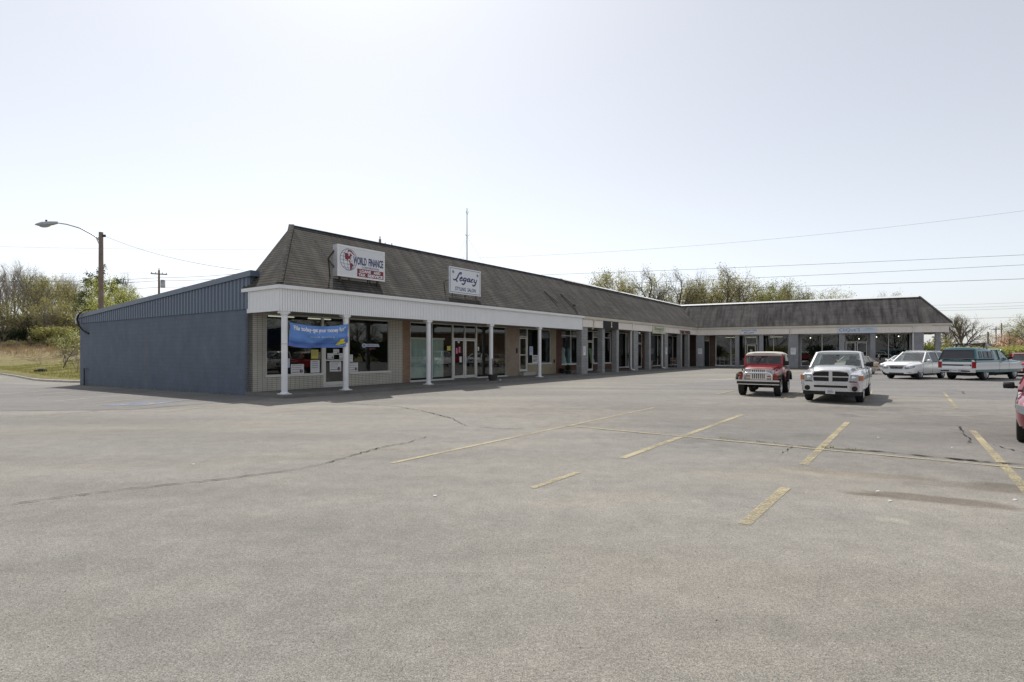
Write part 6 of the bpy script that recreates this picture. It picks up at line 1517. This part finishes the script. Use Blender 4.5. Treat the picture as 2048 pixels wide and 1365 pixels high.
proto('budding_a', 'bark', 'leaf_olive', 11, seed=3, trunk_r=.20, fork=.20, spread=.72, nb=10, sub=(7,6,3), leaf_n=10, leaf_s=0.15, up=.3)
proto('budding_b', 'bark', 'leaf_olive', 11, seed=11, trunk_r=.18, fork=.22, spread=.75, nb=10, sub=(7,6,3), leaf_n=8, leaf_s=0.15, up=.35)
proto('forked', 'bark_dark', 'leaf_olive', 12, seed=21, trunk_r=.26, fork=.25, spread=.72, nb=8, sub=(7,6,4), leaf_n=6, leaf_s=0.15, up=.4, crook=.22)
proto('bare', 'bark_pale', 'leaf_brown', 12, seed=5, trunk_r=.22, fork=.2, spread=.6, nb=10, sub=(7,6,4), leaf_n=2, leaf_s=0.10, up=.55)
proto('green_a', 'bark', 'leaf_green', 10, seed=8, trunk_r=.2, fork=.16, spread=.72, nb=10, sub=(6,5,2), leaf_n=8, leaf_s=0.15, up=.5)
proto('green_b', 'bark_dark', 'leaf_green', 10, seed=14, trunk_r=.2, fork=.14, spread=.7, nb=10, sub=(6,5,2), leaf_n=7, leaf_s=0.15, up=.4)
proto('bright', 'bark', 'leaf_bright', 8, seed=17, trunk_r=.15, fork=.10, spread=.62, nb=11, sub=(6,4,2), leaf_n=13, leaf_s=0.14, up=.6)
proto('pine', 'bark_dark', 'leaf_pine', 11, seed=29, trunk_r=.17, fork=.46, spread=1.0, nb=10, sub=(5,4), leaf_n=14, leaf_s=0.18, up=.25, crook=.16, leaf_jit=.10, clump=7, flat=.85)
proto('vase', 'bark', 'leaf_brown', 12, seed=31, trunk_r=.45, fork=.22, spread=.75, nb=13, sub=(8,6,4), leaf_n=8, leaf_s=0.15, up=.65)
proto('small_bloom', 'bark', 'leaf_white', 4, seed=37, trunk_r=.05, fork=.16, spread=.75, nb=12, sub=(6,5), leaf_n=12, leaf_s=0.08, up=.35, twig_len=.4, leaf_jit=.12)
proto('small_green', 'bark', 'leaf_bright', 4, seed=41, trunk_r=.05, fork=.12, spread=.6, nb=10, sub=(5,4), leaf_n=16, leaf_s=0.09, up=.5, twig_len=.4, leaf_jit=.14)
proto('twiggy', 'bark_pale', 'leaf_brown', 5, seed=43, trunk_r=.06, fork=.06, spread=.6, nb=12, sub=(5,4), leaf_n=4, leaf_s=0.09, up=.45, twig_len=.5)
def bush_proto(name, seed, lm, k=4500, size=.11):
    global rnd
    keep = rnd; rnd = random.Random(seed); mb = MB()
    for i in range(9):
        a = rnd.uniform(0,6.28); q = rnd.uniform(0,.75); leafball(mb, (q*math.cos(a), q*math.sin(a), rnd.uniform(.35,1.05)), rnd.uniform(.4,.65), rnd.uniform(.4,.6), k//9, size)
    o = mb.build('crown', M[lm]); st = MB()
    for i in range(7):
        a = i*.9; st.tube([(0,0,-.2),(.3*math.cos(a),.3*math.sin(a),.5),(.6*math.cos(a),.6*math.sin(a),1.1)], [.05,.03,.01], 4)
    s = st.build('trunk', M['bark_dark']); PROTO[name] = (s.data, o.data, 1.5); bpy.data.objects.remove(o); bpy.data.objects.remove(s); rnd = keep
bush_proto('bush_green', 1, 'leaf_green'); bush_proto('bush_dark', 2, 'leaf_dark'); bush_proto('bush_bright', 3, 'leaf_bright'); bush_proto('bush_redbrown', 4, 'leaf_redbrown', 5000, .10); bush_proto('bush_bloom', 5, 'leaf_bloom', 3500, .10); bush_proto('bush_brown', 6, 'leaf_brown', 1700, .10)

def tree(kind, px, Y, H=None, ytop=None, label=None, name='tree', cat='tree', group=None, wide=1., rot=None, X=None, z=None):
    me_t, me_c, H0 = PROTO[kind]
    X = (px-1024)/1110*Y if X is None else X; z = hill(X, Y) if z is None else z
    if H is None: H = CAM_H + (703-ytop)*Y/1110 - z
    k = H/H0; r = empty(name, (X, Y, z-.05), rnd.uniform(0,6.28) if rot is None else rot); r.scale = (k*wide, k*wide, k)
    t = bpy.data.objects.new('trunk', me_t); COL.objects.link(t); t.parent = r
    if me_c: c = bpy.data.objects.new('crown', me_c); COL.objects.link(c); c.parent = r
    tag(r, label, cat, group); return r
ORD = ['first','second','third','fourth','fifth','sixth','seventh','eighth','ninth','tenth','eleventh','twelfth','thirteenth','fourteenth','fifteenth','sixteenth','seventeenth','eighteenth']
# --- behind the long roof
G1 = 'trees behind the roof'
row = [('budding_a',1182,82,546,1.15),('forked',1206,80,538,1.0),('budding_b',1232,84,534,1.2),('budding_b',1252,86,541,.8),('forked',1288,80,532,.95),('budding_b',1318,88,540,.8),('forked',1352,80,535,.9),('budding_b',1376,92,560,.8),('budding_a',1390,86,548,1.1),('bare',1398,84,534,.75),('budding_b',1414,82,552,1.1),('budding_a',1432,80,545,.9),('forked',1452,76,527,1.0),('budding_b',1482,90,556,.8)]
desc = {'budding_a':'olive budding tree','budding_b':'thin olive budding tree','forked':'dark forked tree with sparse olive buds','bare':'nearly bare dark-stemmed tree'}
for i, (k, px, Y, yt, wd) in enumerate(row):
    tree(k, px, Y, ytop=yt, wide=wd, group=G1, label='%s, %s from the left above the roof valley' % (desc[k], ORD[i]), z=.5)
row2 = [('bright',1512,84,562,.95),('bright',1546,92,556,1.),('budding_b',1478,86,548,1.1),('forked',1566,86,566,.9),('green_a',1608,92,574,1.2),('budding_a',1588,80,559,1.15),('budding_b',1598,86,570,1.2),('budding_a',1628,88,576,1.1),('green_a',1668,100,592,1.2),('bare',1645,95,590,.7)]
d2 = {'bright':'yellow-green tree','budding_b':'thin olive tree','forked':'dark forked tree','green_a':'pale green tree','green_b':'tall pale green tree','budding_a':'broad olive tree','bare':'thin leafless tree'}
for i, (k, px, Y, yt, wd) in enumerate(row2):
    tree(k, px, Y, ytop=yt, wide=wd, group=G1, label='%s, %s from the left above the far wing ridge' % (d2[k], ORD[i]), z=.5)
tree('bare', 1762, 84, ytop=578, label='leafless treetop showing over the far wing, left one', group=G1, z=.5); tree('budding_b', 1788, 90, ytop=582, label='sparse olive treetop showing over the far wing, right one', group=G1, z=.5)
for i, (px, Y, yt) in enumerate(((1405,100,588),(1460,98,588),(1500,105,595),(1350,98,590),(1290,96,580))):
    tree('green_b', px, Y, ytop=yt, wide=1.6, label='low green crown %s from the left, behind the tree row above the roof' % ORD[[2,3,4,1,0][i]], group=G1, z=.5)
# --- right of the building
G2 = 'trees to the right of the building'
tree('vase', 1928, 84, ytop=626, wide=1.05, label='large vase-shaped tree with dense grey twigs right of the roof end', group=G2, rot=.4)
tree('vase', 1895, 92, ytop=640, wide=.7, label='slimmer grey twiggy tree just right of the roof end', group=G2)
tree('bush_redbrown', 1966, 118, H=2.7, wide=1.5, label='dark red-brown rounded tree beyond the truck', group=G2); tree('bush_redbrown', 1945, 112, H=2.3, wide=1.5, label='smaller dark red-brown tree left of the rounded one', group=G2)
tree('green_a', 1984, 135, ytop=664, wide=1.1, label='green tree behind the small dark-roofed house', group=G2); tree('green_b', 2012, 108, ytop=650, wide=.9, label='green tree beside the two utility poles', group=G2)
tree('forked', 2018, 78, ytop=660, wide=.9, label='small dark-stemmed tree right of the utility poles', group=G2)
tree('budding_a', 2062, 62, ytop=621, wide=1.1, label='tall olive tree at the right edge', group=G2); tree('green_a', 2050, 90, ytop=652, wide=1.3, label='rounded green tree at the right edge below the tall olive one', group=G2)
tree('bush_bloom', 2044, 86, H=3.8, wide=1.3, label='pink blossoming tree at the right edge', group=G2)
G3 = 'bushes beyond the lot'
bl = [('bush_bright',1850,57,2.9,1.3,'tall yellow-green bush seen between the end pillars'),('bush_bright',1868,60,2.4,1.3,'yellow-green bush right of the free-standing pillar'),('bush_green',1893,62,2.2,1.6,'green bush above the white SUV roof'),('bush_brown',1880,70,3.6,1.2,'brown twiggy bush beside the end pillar'),
      ('bush_green',1925,66,1.9,1.7,'low green bush above the teal cap'),('bush_bright',1955,66,1.7,1.9,'low yellow-green bush above the teal cap'),('bush_green',1982,58,2.2,1.9,'green bush above the teal cab roof'),('bush_green',2003,55,2.4,1.7,'large green bush in front of the red SUV roof'),('bush_green',2018,60,2.2,1.5,'green bush above the red SUV windscreen'),('bush_bright',1970,74,2.,2.,'far yellow-green bush by the small house'),('bush_green',2042,72,2.2,1.6,'green bush at the right edge by the low grey wall')]
for k, px, Y, H, wd, lab in bl: tree(k, px, Y, H=H, wide=wd, label=lab, name='bush', cat='bush', group=G3)
# --- woods on the left
G4 = 'trees on the left hillside'
left = [('bare',-8,104,520,1.0),('bare',30,112,512,.95),('bare',62,122,532,.9),('green_b',12,98,590,1.0),('bare',75,104,526,1.0),('green_a',98,104,545,.9),('forked',52,110,560,1.0),('budding_b',118,108,548,.9),('bare',128,116,540,.8),('green_b',148,100,588,1.1),('budding_a',88,96,590,1.2),('green_b',40,96,598,1.3),('bare',105,96,602,1.),('green_a',175,112,590,1.1),('budding_b',0,95,600,1.1),('budding_a',128,97,605,1.1)]
dl = {'bare':'leafless grey tree','green_a':'light green tree','green_b':'darker green tree','forked':'dark-stemmed budding tree','budding_a':'olive budding tree','budding_b':'thin olive tree'}
for i, (k, px, Y, yt, wd) in enumerate(sorted(left, key=lambda q: q[1])):
    tree(k, px, Y, ytop=yt, wide=wd, group=G4, label='%s, %s from the left in the hillside woods' % (dl[k], ORD[i]))
for i, (k, px, Y, yt, wd) in enumerate((('bare',18,118,540,1.1),('bare',48,120,530,1.1),('bare',66,116,545,1.2),('bare',84,120,545,1.1),('budding_b',104,118,552,1.2),('bare',118,118,558,1.2),('bare',146,118,548,1.1),('budding_a',160,114,566,1.2),('bare',170,116,575,1.2))):
    tree(k, px, Y, ytop=yt, wide=wd, group=G4, label='%s at the back of the hillside woods, %s from the left' % ({'bare':'leafless grey-brown tree','budding_a':'hazy olive tree','budding_b':'thin hazy tree'}[k], ORD[i]))
for i, (k, px, Y, H) in enumerate((('bush_brown',4,108,5.5),('bush_brown',24,112,6),('bush_brown',46,112,5.5),('bush_green',64,112,5.),('bush_brown',84,112,6),('bush_brown',104,112,5.5),('bush_green',122,110,5.),('bush_brown',142,110,5.5),('bush_brown',160,108,5),('bush_brown',176,106,4.5))):
    tree(k, px, Y, H=H*.8, wide=.9, name='bush', cat='bush', group='undergrowth in the hillside woods', label='%s undergrowth between the hillside trunks, %s from the left' % ({'bush_brown':'brown twiggy','bush_green':'dull green'}[k], ORD[i]))
tree('pine', 183, 88, ytop=529, wide=.95, label='dark pine with a bare lower trunk beside the street lamp', name='pine_tree', group=G4, rot=2.2)
lb = [('bright',226,76,548,.95,'tall bright yellow-green tree just right of the street lamp'),('bright',262,80,570,1.1,'bright yellow-green tree above the middle of the blue roof'),('bare',252,92,536,.75,'leafless grey tree rising behind the bright green ones'),('green_a',292,86,580,1.0,'pale green tree near the distant utility pole'),('bright',212,70,588,1.2,'low bright green tree at the foot of the lamp'),('budding_b',342,95,582,1.,'thin olive tree right of the distant utility pole'),('green_b',240,84,585,1.2,'dense low green tree over the blue roof edge')]
for k, px, Y, yt, wd, lab in lb: tree(k, px, Y, ytop=yt, wide=wd, label=lab, group=G4)
G5 = 'bushes on the left bank'
for k, px, Y, H, wd, lab in [('bush_dark',38,96,3.,1.0,'dark evergreen bush at the wood edge, left'),('bush_dark',76,97,3.4,.8,'dark evergreen bush at the wood edge, middle'),('bush_dark',14,96,2.4,1.1,'low dark bush at the left edge of the picture'),('bush_brown',100,92,1.5,1.8,'brown twiggy thicket below the woods, middle'),('bush_brown',58,92,1.3,1.8,'brown twiggy thicket below the woods, left of middle'),('bush_green',130,90,2.0,1.5,'green thicket below the woods, right'),('bush_brown',150,86,1.6,1.6,'brown thicket beside the blue building'),('bush_brown',22,91,1.4,1.8,'brown thicket at the far left'),('bush_green',108,94,3.4,1.2,'green bush in front of the woods')]:
    tree(k, px, Y, H=H, wide=wd, label=lab, name='bush', cat='bush', group=G5)
tree('small_bloom', 124, 53, ytop=655, wide=1.25, label='small white-blossoming tree on the grass bank', group=G5); tree('small_green', 133, 57, ytop=645, wide=.8, label='slim yellow-green sapling behind the white-blossoming tree', group=G5)
tree('twiggy', 154, 46, H=2.6, wide=1.1, label='twiggy pale shrub at the rear corner of the blue wall', name='bush', cat='bush', group=G5)
tree('twiggy', 6, 88, H=3.2, label='bare sapling in the dry brush at the left edge', group=G5); tree('twiggy', 34, 84, H=2.6, label='bare sapling in the dry brush, second from the left', group=G5); tree('twiggy', 80, 58, H=1.3, wide=.5, label='tiny bare sapling on the grass bank', group=G5)
# dry brush and grass: stuff
mb = MB(); rg = random.Random(77)
for i in range(9000):
    px = rg.uniform(-60, 175); Y = rg.uniform(62, 92); X = (px-1024)/1110*Y; z = hill(X, Y)
    if z < 1.4+rg.uniform(-.5,.5): continue
    a = rg.uniform(0,6.28); h = rg.uniform(.3,1.1); t = Vector((rg.gauss(0,.35), rg.gauss(0,.35), 1))*h; wv = Vector((math.cos(a), math.sin(a), 0))*rg.uniform(.02,.05); p = Vector((X, Y, z-.05))
    mb.add([p-wv, p+wv, p+t], [(0,1,2)])
for i in range(60):
    px = rg.uniform(20, 120); Y = rg.uniform(70, 80); X = (px-1024)/1110*Y; z = hill(X, Y); a = rg.uniform(-.5,.5); l = rg.uniform(.6,2.)
    mb.tube([(X,Y,z+rg.uniform(.1,.5)),(X+l*math.cos(a),Y+l*math.sin(a),z+rg.uniform(.1,.7))], .018, 3)
tag(mb.build('dry_brush', M['brush']), 'dry brown brush and dead stems below the hillside woods', 'brush', kind='stuff')
mb = MB()
for i in range(16000):
    if i % 4: px = rg.uniform(-80, 175); Y = rg.uniform(38, 66); X = (px-1024)/1110*Y
    else: X = rg.uniform(45, 100); Y = rg.uniform(53, 75)
    if Y < lerp_tab(YC, X)+.25: continue
    z = hill(X, Y); a = rg.uniform(0,6.28); h = rg.uniform(.06,.22); wv = Vector((math.cos(a), math.sin(a), 0))*rg.uniform(.015,.035); p = Vector((X, Y, z-.02))
    mb.add([p-wv, p+wv, p+Vector((rg.gauss(0,.25), rg.gauss(0,.25), 1))*h], [(0,1,2)])
tag(mb.build('grass', M['grass_blade']), 'tufts of short spring grass on the bank and beyond the lot', 'grass', kind='stuff')
mb = MB(); p = Vector(((82-1024)/1110*50, 50, 0)); p.z = hill(p.x, p.y)
mb.box(p.x-.45,p.x+.35,p.y-.2,p.y+.2,p.z-.1,p.z+.16); mb.ball((p.x+.1,p.y,p.z+.18), .4,.25,.12, 8, 5); tag(mb.build('dark_rubble', M['black']), 'small dark object lying on the grass bank', 'rubble')

# ================================================================ street lamp, poles, wires
X, Y = -27.4, 37.; z0 = -.5; top = CAM_H+(703-465)*Y/1110
lamp = tag(empty('street_lamp', (X, Y, z0)), 'wooden pole street lamp with a long curved arm and cobra head', 'street lamp')
mb = MB(); mb.tube([(0,0,0),(0,0,5.2-z0),(0,0,top-z0)], [.17,.15,.125], 14); pole = mb.build('pole', M['wood_pole'], lamp, smooth=60)
mb = MB(); mb.lathe([(.185,3.6),(.18,5.05),(.155,5.05)], 14); mb.build('base_sleeve', M['galv'], pole, smooth=40)
mb = MB(); az = top-z0
mb.tube([(-.1,-.05,az-.45),(-.6,-.1,az-.12),(-1.3,-.15,az+.25),(-2.1,-.2,az+.48),(-2.9,-.2,az+.60)], [.05,.05,.045,.04,.035], 8); mb.bar((-.12,-.04,az-.75),(-.30,-.05,az-.34), .04); mb.box(-.17,.0,-.1,.1,az-.55,az-.35); arm = mb.build('arm', M['galv'], lamp, smooth=60)
mb = MB()
mb.loft([(0,[(0,-.06),(.06,-.05),(.07,0),(.05,.05),(0,.06)]),(.35,[(0,-.10),(.12,-.08),(.15,0),(.10,.08),(0,.10)]),(.8,[(0,-.11),(.17,-.08),(.19,0),(.13,.09),(0,.12)]),(1.15,[(0,-.06),(.10,-.05),(.12,0),(.08,.05),(0,.07)]),(1.28,[(0,-.01),(.03,-.01),(.04,0),(.03,.02),(0,.03)])])
hd = mb.build('lamp_head', M['galv'], lamp, smooth=50, fixn=True); hd.location = (-2.75,-.2,az+.60); hd.rotation_euler = (R(-6),0,R(90)); hd.scale = (1.25,1.15,1.25)
mb = MB(); mb.ball((0,.72,-.07), .15,.34,.12, 14, 8); g = mb.build('lens', M['lens'], hd, smooth=60); mb = MB(); mb.lathe([(.05,.11),(.05,.2),(.01,.21)], 10, (0,.62,0)); mb.build('photocell', M['black'], hd)
mb = MB(); mb.box(.1,.3,-.04,.04,az-.32,az-.16); mb.build('insulator', M['steel'], lamp)
def wire(a, b, sag, r, label, m='wire', n=28):
    a = Vector(a); b = Vector(b); mb = MB(); pts = []
    for i in range(n+1):
        t = i/n; p = a.lerp(b, t); p.z -= sag*4*t*(1-t); pts.append(p)
    mb.tube(pts, r, 5, caps=False); o = mb.build('power_line', M[m], None, smooth=180); tag(o, label, 'power line', 'overhead wires'); return o
def wp(px, py, Y): return ((px-1024)/1110*Y, Y, CAM_H+(703-py)*Y/1110)
wire((X+.25,Y,top-.25), wp(486,541,27.), .30, .009, 'sagging wire from the street lamp down to the roof corner')
# right hand lines: from the pole behind the roof to a pole beyond the right edge
P2 = (-12., 50.8)
def ext(a, b, k): a = Vector(a); b = Vector(b); return tuple(b + (b-a)*k)
for (ya, yb, sag, r, lab, m) in ((531,408,1.35,.008,'topmost thin wire rising to the right edge','wire_pale'),(553,507,.15,.012,'second wire crossing the sky at right','wire'),(577,527,.15,.012,'third wire crossing the sky at right','wire'),(590,556,.1,.015,'lowest thick wire crossing above the far wing','wire')):
    a = wp(760 if ya == 531 else 1000, ya if ya != 531 else 520, 51 if ya != 531 else 52.5); b = ext(wp(1000,ya,51), wp(2048,yb,41), .35)
    wire(a, b, sag, r, lab, m)
for i, (y0_, y1_) in enumerate(((560,545),(568,551),(581,566))):
    wire(wp(-60,y0_+1,88), wp(318,(556,562,575)[i],70.7), .35, .022, '%s wire left of the distant utility pole' % ('upper','middle','lower')[i]); wire(wp(318,(556,562,575)[i],70.7), (P2[0]+.3*(i-1), P2[1], 10.6-.5*i), .5, .02, '%s wire right of the distant utility pole' % ('upper','middle','lower')[i])
wire(wp(-60,492,60), wp(560,499,60), .15, .010, 'faint wire high above the woods and street lamp', 'wire_pale')
wire(wp(-60,541,95), wp(318,545,71), .3, .010, 'faint wire through the treetops at the left', 'wire_pale')
def upole(X, Y, H, label, arm=1.2, transformer=False, cross=True, r=.14):
    z = hill(X, Y); p = tag(empty('utility_pole', (X, Y, z-.2), .5), label, 'utility pole', 'utility poles'); mb = MB(); mb.tube([(0,0,0),(0,0,H)], [r*1.2, r*.8], 10); mb.build('pole', M['wood_pole'], p, smooth=60)
    if cross:
        mb = MB(); mb.box(-arm,arm,-.06,.06,H-.55,H-.42); ca = mb.build('crossarm', M['wood_pole'], p); mb = MB()
        for x in (-arm+.1,-arm*.4,arm*.4,arm-.1): mb.lathe([(.04,H-.42),(.055,H-.32),(.03,H-.25)], 8, (x,0,0))
        mb.lathe([(.05,H),(.06,H+.2),(.03,H+.28)], 8); mb.build('insulator', M['galv'], ca)
    if transformer: mb = MB(); mb.lathe([(.25,H-2.2),(.27,H-2.1),(.27,H-1.3),(.2,H-1.2)], 14, (.42,0,0)); mb.build('transformer', M['galv'], p, smooth=40)
    return p
def upole_px(px, ytop, Y, label, **k):
    x = (px-1024)/1110*Y; upole(x, Y, CAM_H+(703-ytop)*Y/1110-hill(x,Y)+.2, label, **k)
upole_px(318,541,70.7,'distant utility pole with a transformer above the blue roof', transformer=True, arm=.9); upole_px(760,479,50.8,'utility pole whose top just shows above the shingled ridge', transformer=True)
upole_px(2003,647,110,'taller utility pole beyond the lot at the right', cross=False, r=.13); upole_px(1992,655,125,'utility pole with a long crossarm beyond the lot', arm=3.2); 
lx = (1976-1024)/1110*118
l2 = tag(empty('street_lamp', (lx, 118, hill(lx,118))), 'distant street lamp beyond the lot at the right', 'street lamp'); mb = MB(); mb.tube([(0,0,0),(0,0,4.8)], .15, 8); mb.build('pole', M['wood_pole'], l2); mb = MB(); mb.tube([(0,0,4.6),(.8,0,5.3),(2,0,5.6)], .06, 6); mb.ball((2.3,0,5.55), .4,.15,.1,8,6); mb.build('arm', M['galv'], l2)
for i, (ya, yb) in enumerate(((609,602),(614,609),(619,614),(635,632),(655,649))):
    wire(wp(1700,ya+2,112), wp(2120,yb-1,105), .4, .022, '%s of the far parallel wires low at the right' % ORD[i], 'wire_pale' if i < 3 else 'wire')
# aerial mast on the roof
mp = A_M @ Vector((14.9, 6.2, 4.6)); k = math.hypot(mp.x, mp.y); ym = mp.y
mast = tag(empty('aerial_mast', (( 934-1024)/1110*ym, ym, 4.5)), 'thin guyed aerial mast standing on the roof', 'aerial'); ht = CAM_H+(703-417)*ym/1110-4.5
mb = MB(); mb.tube([(0,0,0),(0,0,ht*.55),(0,0,ht)], [.045,.04,.025], 8); m_ = mb.build('pole', M['galv'], mast)
mb = MB()
for a in (0,2.1,4.2):
    mb.tube([(0,0,ht*.93),(.12*math.cos(a),.12*math.sin(a),ht*.97)], .01, 4)
    mb.bar((0,0,ht*.72),(.2*math.cos(a),.2*math.sin(a),ht*.74), .02)
mb.build('spikes', M['galv'], m_); mb = MB()
for a in (.4,2.5,4.6): mb.tube([(0,0,ht*.72),(3.4*math.cos(a),3.4*math.sin(a),-.1)], .006, 3)
mb.build('guy_wire', M['wire_pale'], m_)
# small roof vents showing over the ridge
for s, lab in ((38.5,'low white roof vent behind the ridge, left one'),):
    mb = MB(); mb.box(s-.8,s+.8,4.2,5.4,4.7,7.25); o = mb.build('roof_unit', M['coping']); o.matrix_world = A_M; tag(o, lab, 'roof unit')
# ================================================================ far right: small house, low wall, mound
hx, hy = (1981-1024)/1110*112, 112.; hz = hill(hx, hy)
h = tag(empty('small_house', (hx, hy, hz-.2), .3), 'small distant house with a dark hipped roof', 'house'); mb = MB(); mb.box(-3.4,3.4,-3,3,-.2,1.7); mb.build('wall', M['tan_wall'], h); mb = MB(); mb.add([(-3.9,-3.5,1.6),(3.9,-3.5,1.6),(3.9,3.5,1.6),(-3.9,3.5,1.6),(-1.2,0,3.4),(1.2,0,3.4)], [(0,1,5,4),(1,2,5),(2,3,4,5),(3,0,4),(0,3,2,1)]); mb.build('roof', M['steel'], h); h.scale = (.72,.72,.72)
mb = MB(); mb.box(-1.8,-.8,-3.03,-3.0,.5,1.4); mb.box(.9,1.9,-3.03,-3.0,.5,1.4); mb.build('window', M['int_dark'], h)
hx, hy = (2048-1024)/1110*98, 98.; hz = hill(hx, hy)
wl = tag(empty('low_wall', (hx, hy, hz), .1), 'long low grey wall with posts at the right edge', 'wall'); mb = MB(); mb.box(-4.5,12,-.1,.1,-.3,1.1); mb.build('panel', M['concrete'], wl)
for i in range(6): mb = MB(); mb.box(-4.3+i*3,-4.0+i*3,-.22,-.103,-.3,1.35); mb.build('post', M['kerb'], wl)
mb = MB(); rg = random.Random(9); hx, hy = (2030-1024)/1110*58, 58.; hz = hill(hx, hy)
for i in range(120):
    a = rg.uniform(0,6.28); q = rg.random()**.6; r_ = rg.uniform(.12,.34); mb.ball((hx+q*3.2*math.cos(a), hy+q*2*math.sin(a), hz+(1-q)*1.2+r_*.2), r_, r_*rg.uniform(.6,1), r_*rg.uniform(.5,.9), 6, 4, rg.choice([0,0,1,2]))
tag(mb.build('rubble', [M['kerb'], M['terracotta'], M['concrete']]), 'heap of pale rocks and orange soil beyond the red SUV', 'rubble', kind='stuff')
# ================================================================ what the shop windows mirror: across the road
G6 = 'trees across the road mirrored in the shop windows'
for i, (k, x, y, hgt) in enumerate((('green_b',-48,-26,9),('green_a',-38,-30,10),('forked',-28,-27,10),('green_b',-18,-32,9),('green_a',-8,-28,10),('green_b',2,-31,9),('bush_dark',-43,-24,4),('bush_green',-23,-23,3.6),('bush_dark',-12,-24,3.8),('bush_green',-33,-23,3.6),('green_b',62,30,9),('forked',66,22,10),('green_b',60,14,9),('bush_dark',58,26,4.5),('bush_dark',59,18,4.5),('bush_dark',60,33,4.5))):
    tree(k, 0, y, H=hgt, X=x, wide=1.5, z=-.2, label='%s outside the frame, mirrored in the windows, %s of the row' % ({'g':'leafy tree','f':'dark tree','b':'bush'}[k[0]], ORD[i]), group=G6)
bx = tag(empty('brick_building', (76, 50, 0), .12), 'low brown brick building across the road, mirrored in the salon windows', 'building'); mb = MB(); mb.box(-4,4,-16,16,-.2,5.2); mb.build('wall', M['orange_brick'], bx); mb = MB(); mb.box(-4.4,4.4,-16.4,16.4,5.2,5.5); mb.build('roof', M['flat_roof'], bx)
mb = MB()
for yy in (-10,-3,4,11): mb.box(-4.03,-4.0,yy-1.2,yy+1.2,1.,2.8)
mb.build('window', M['int_dark'], bx)
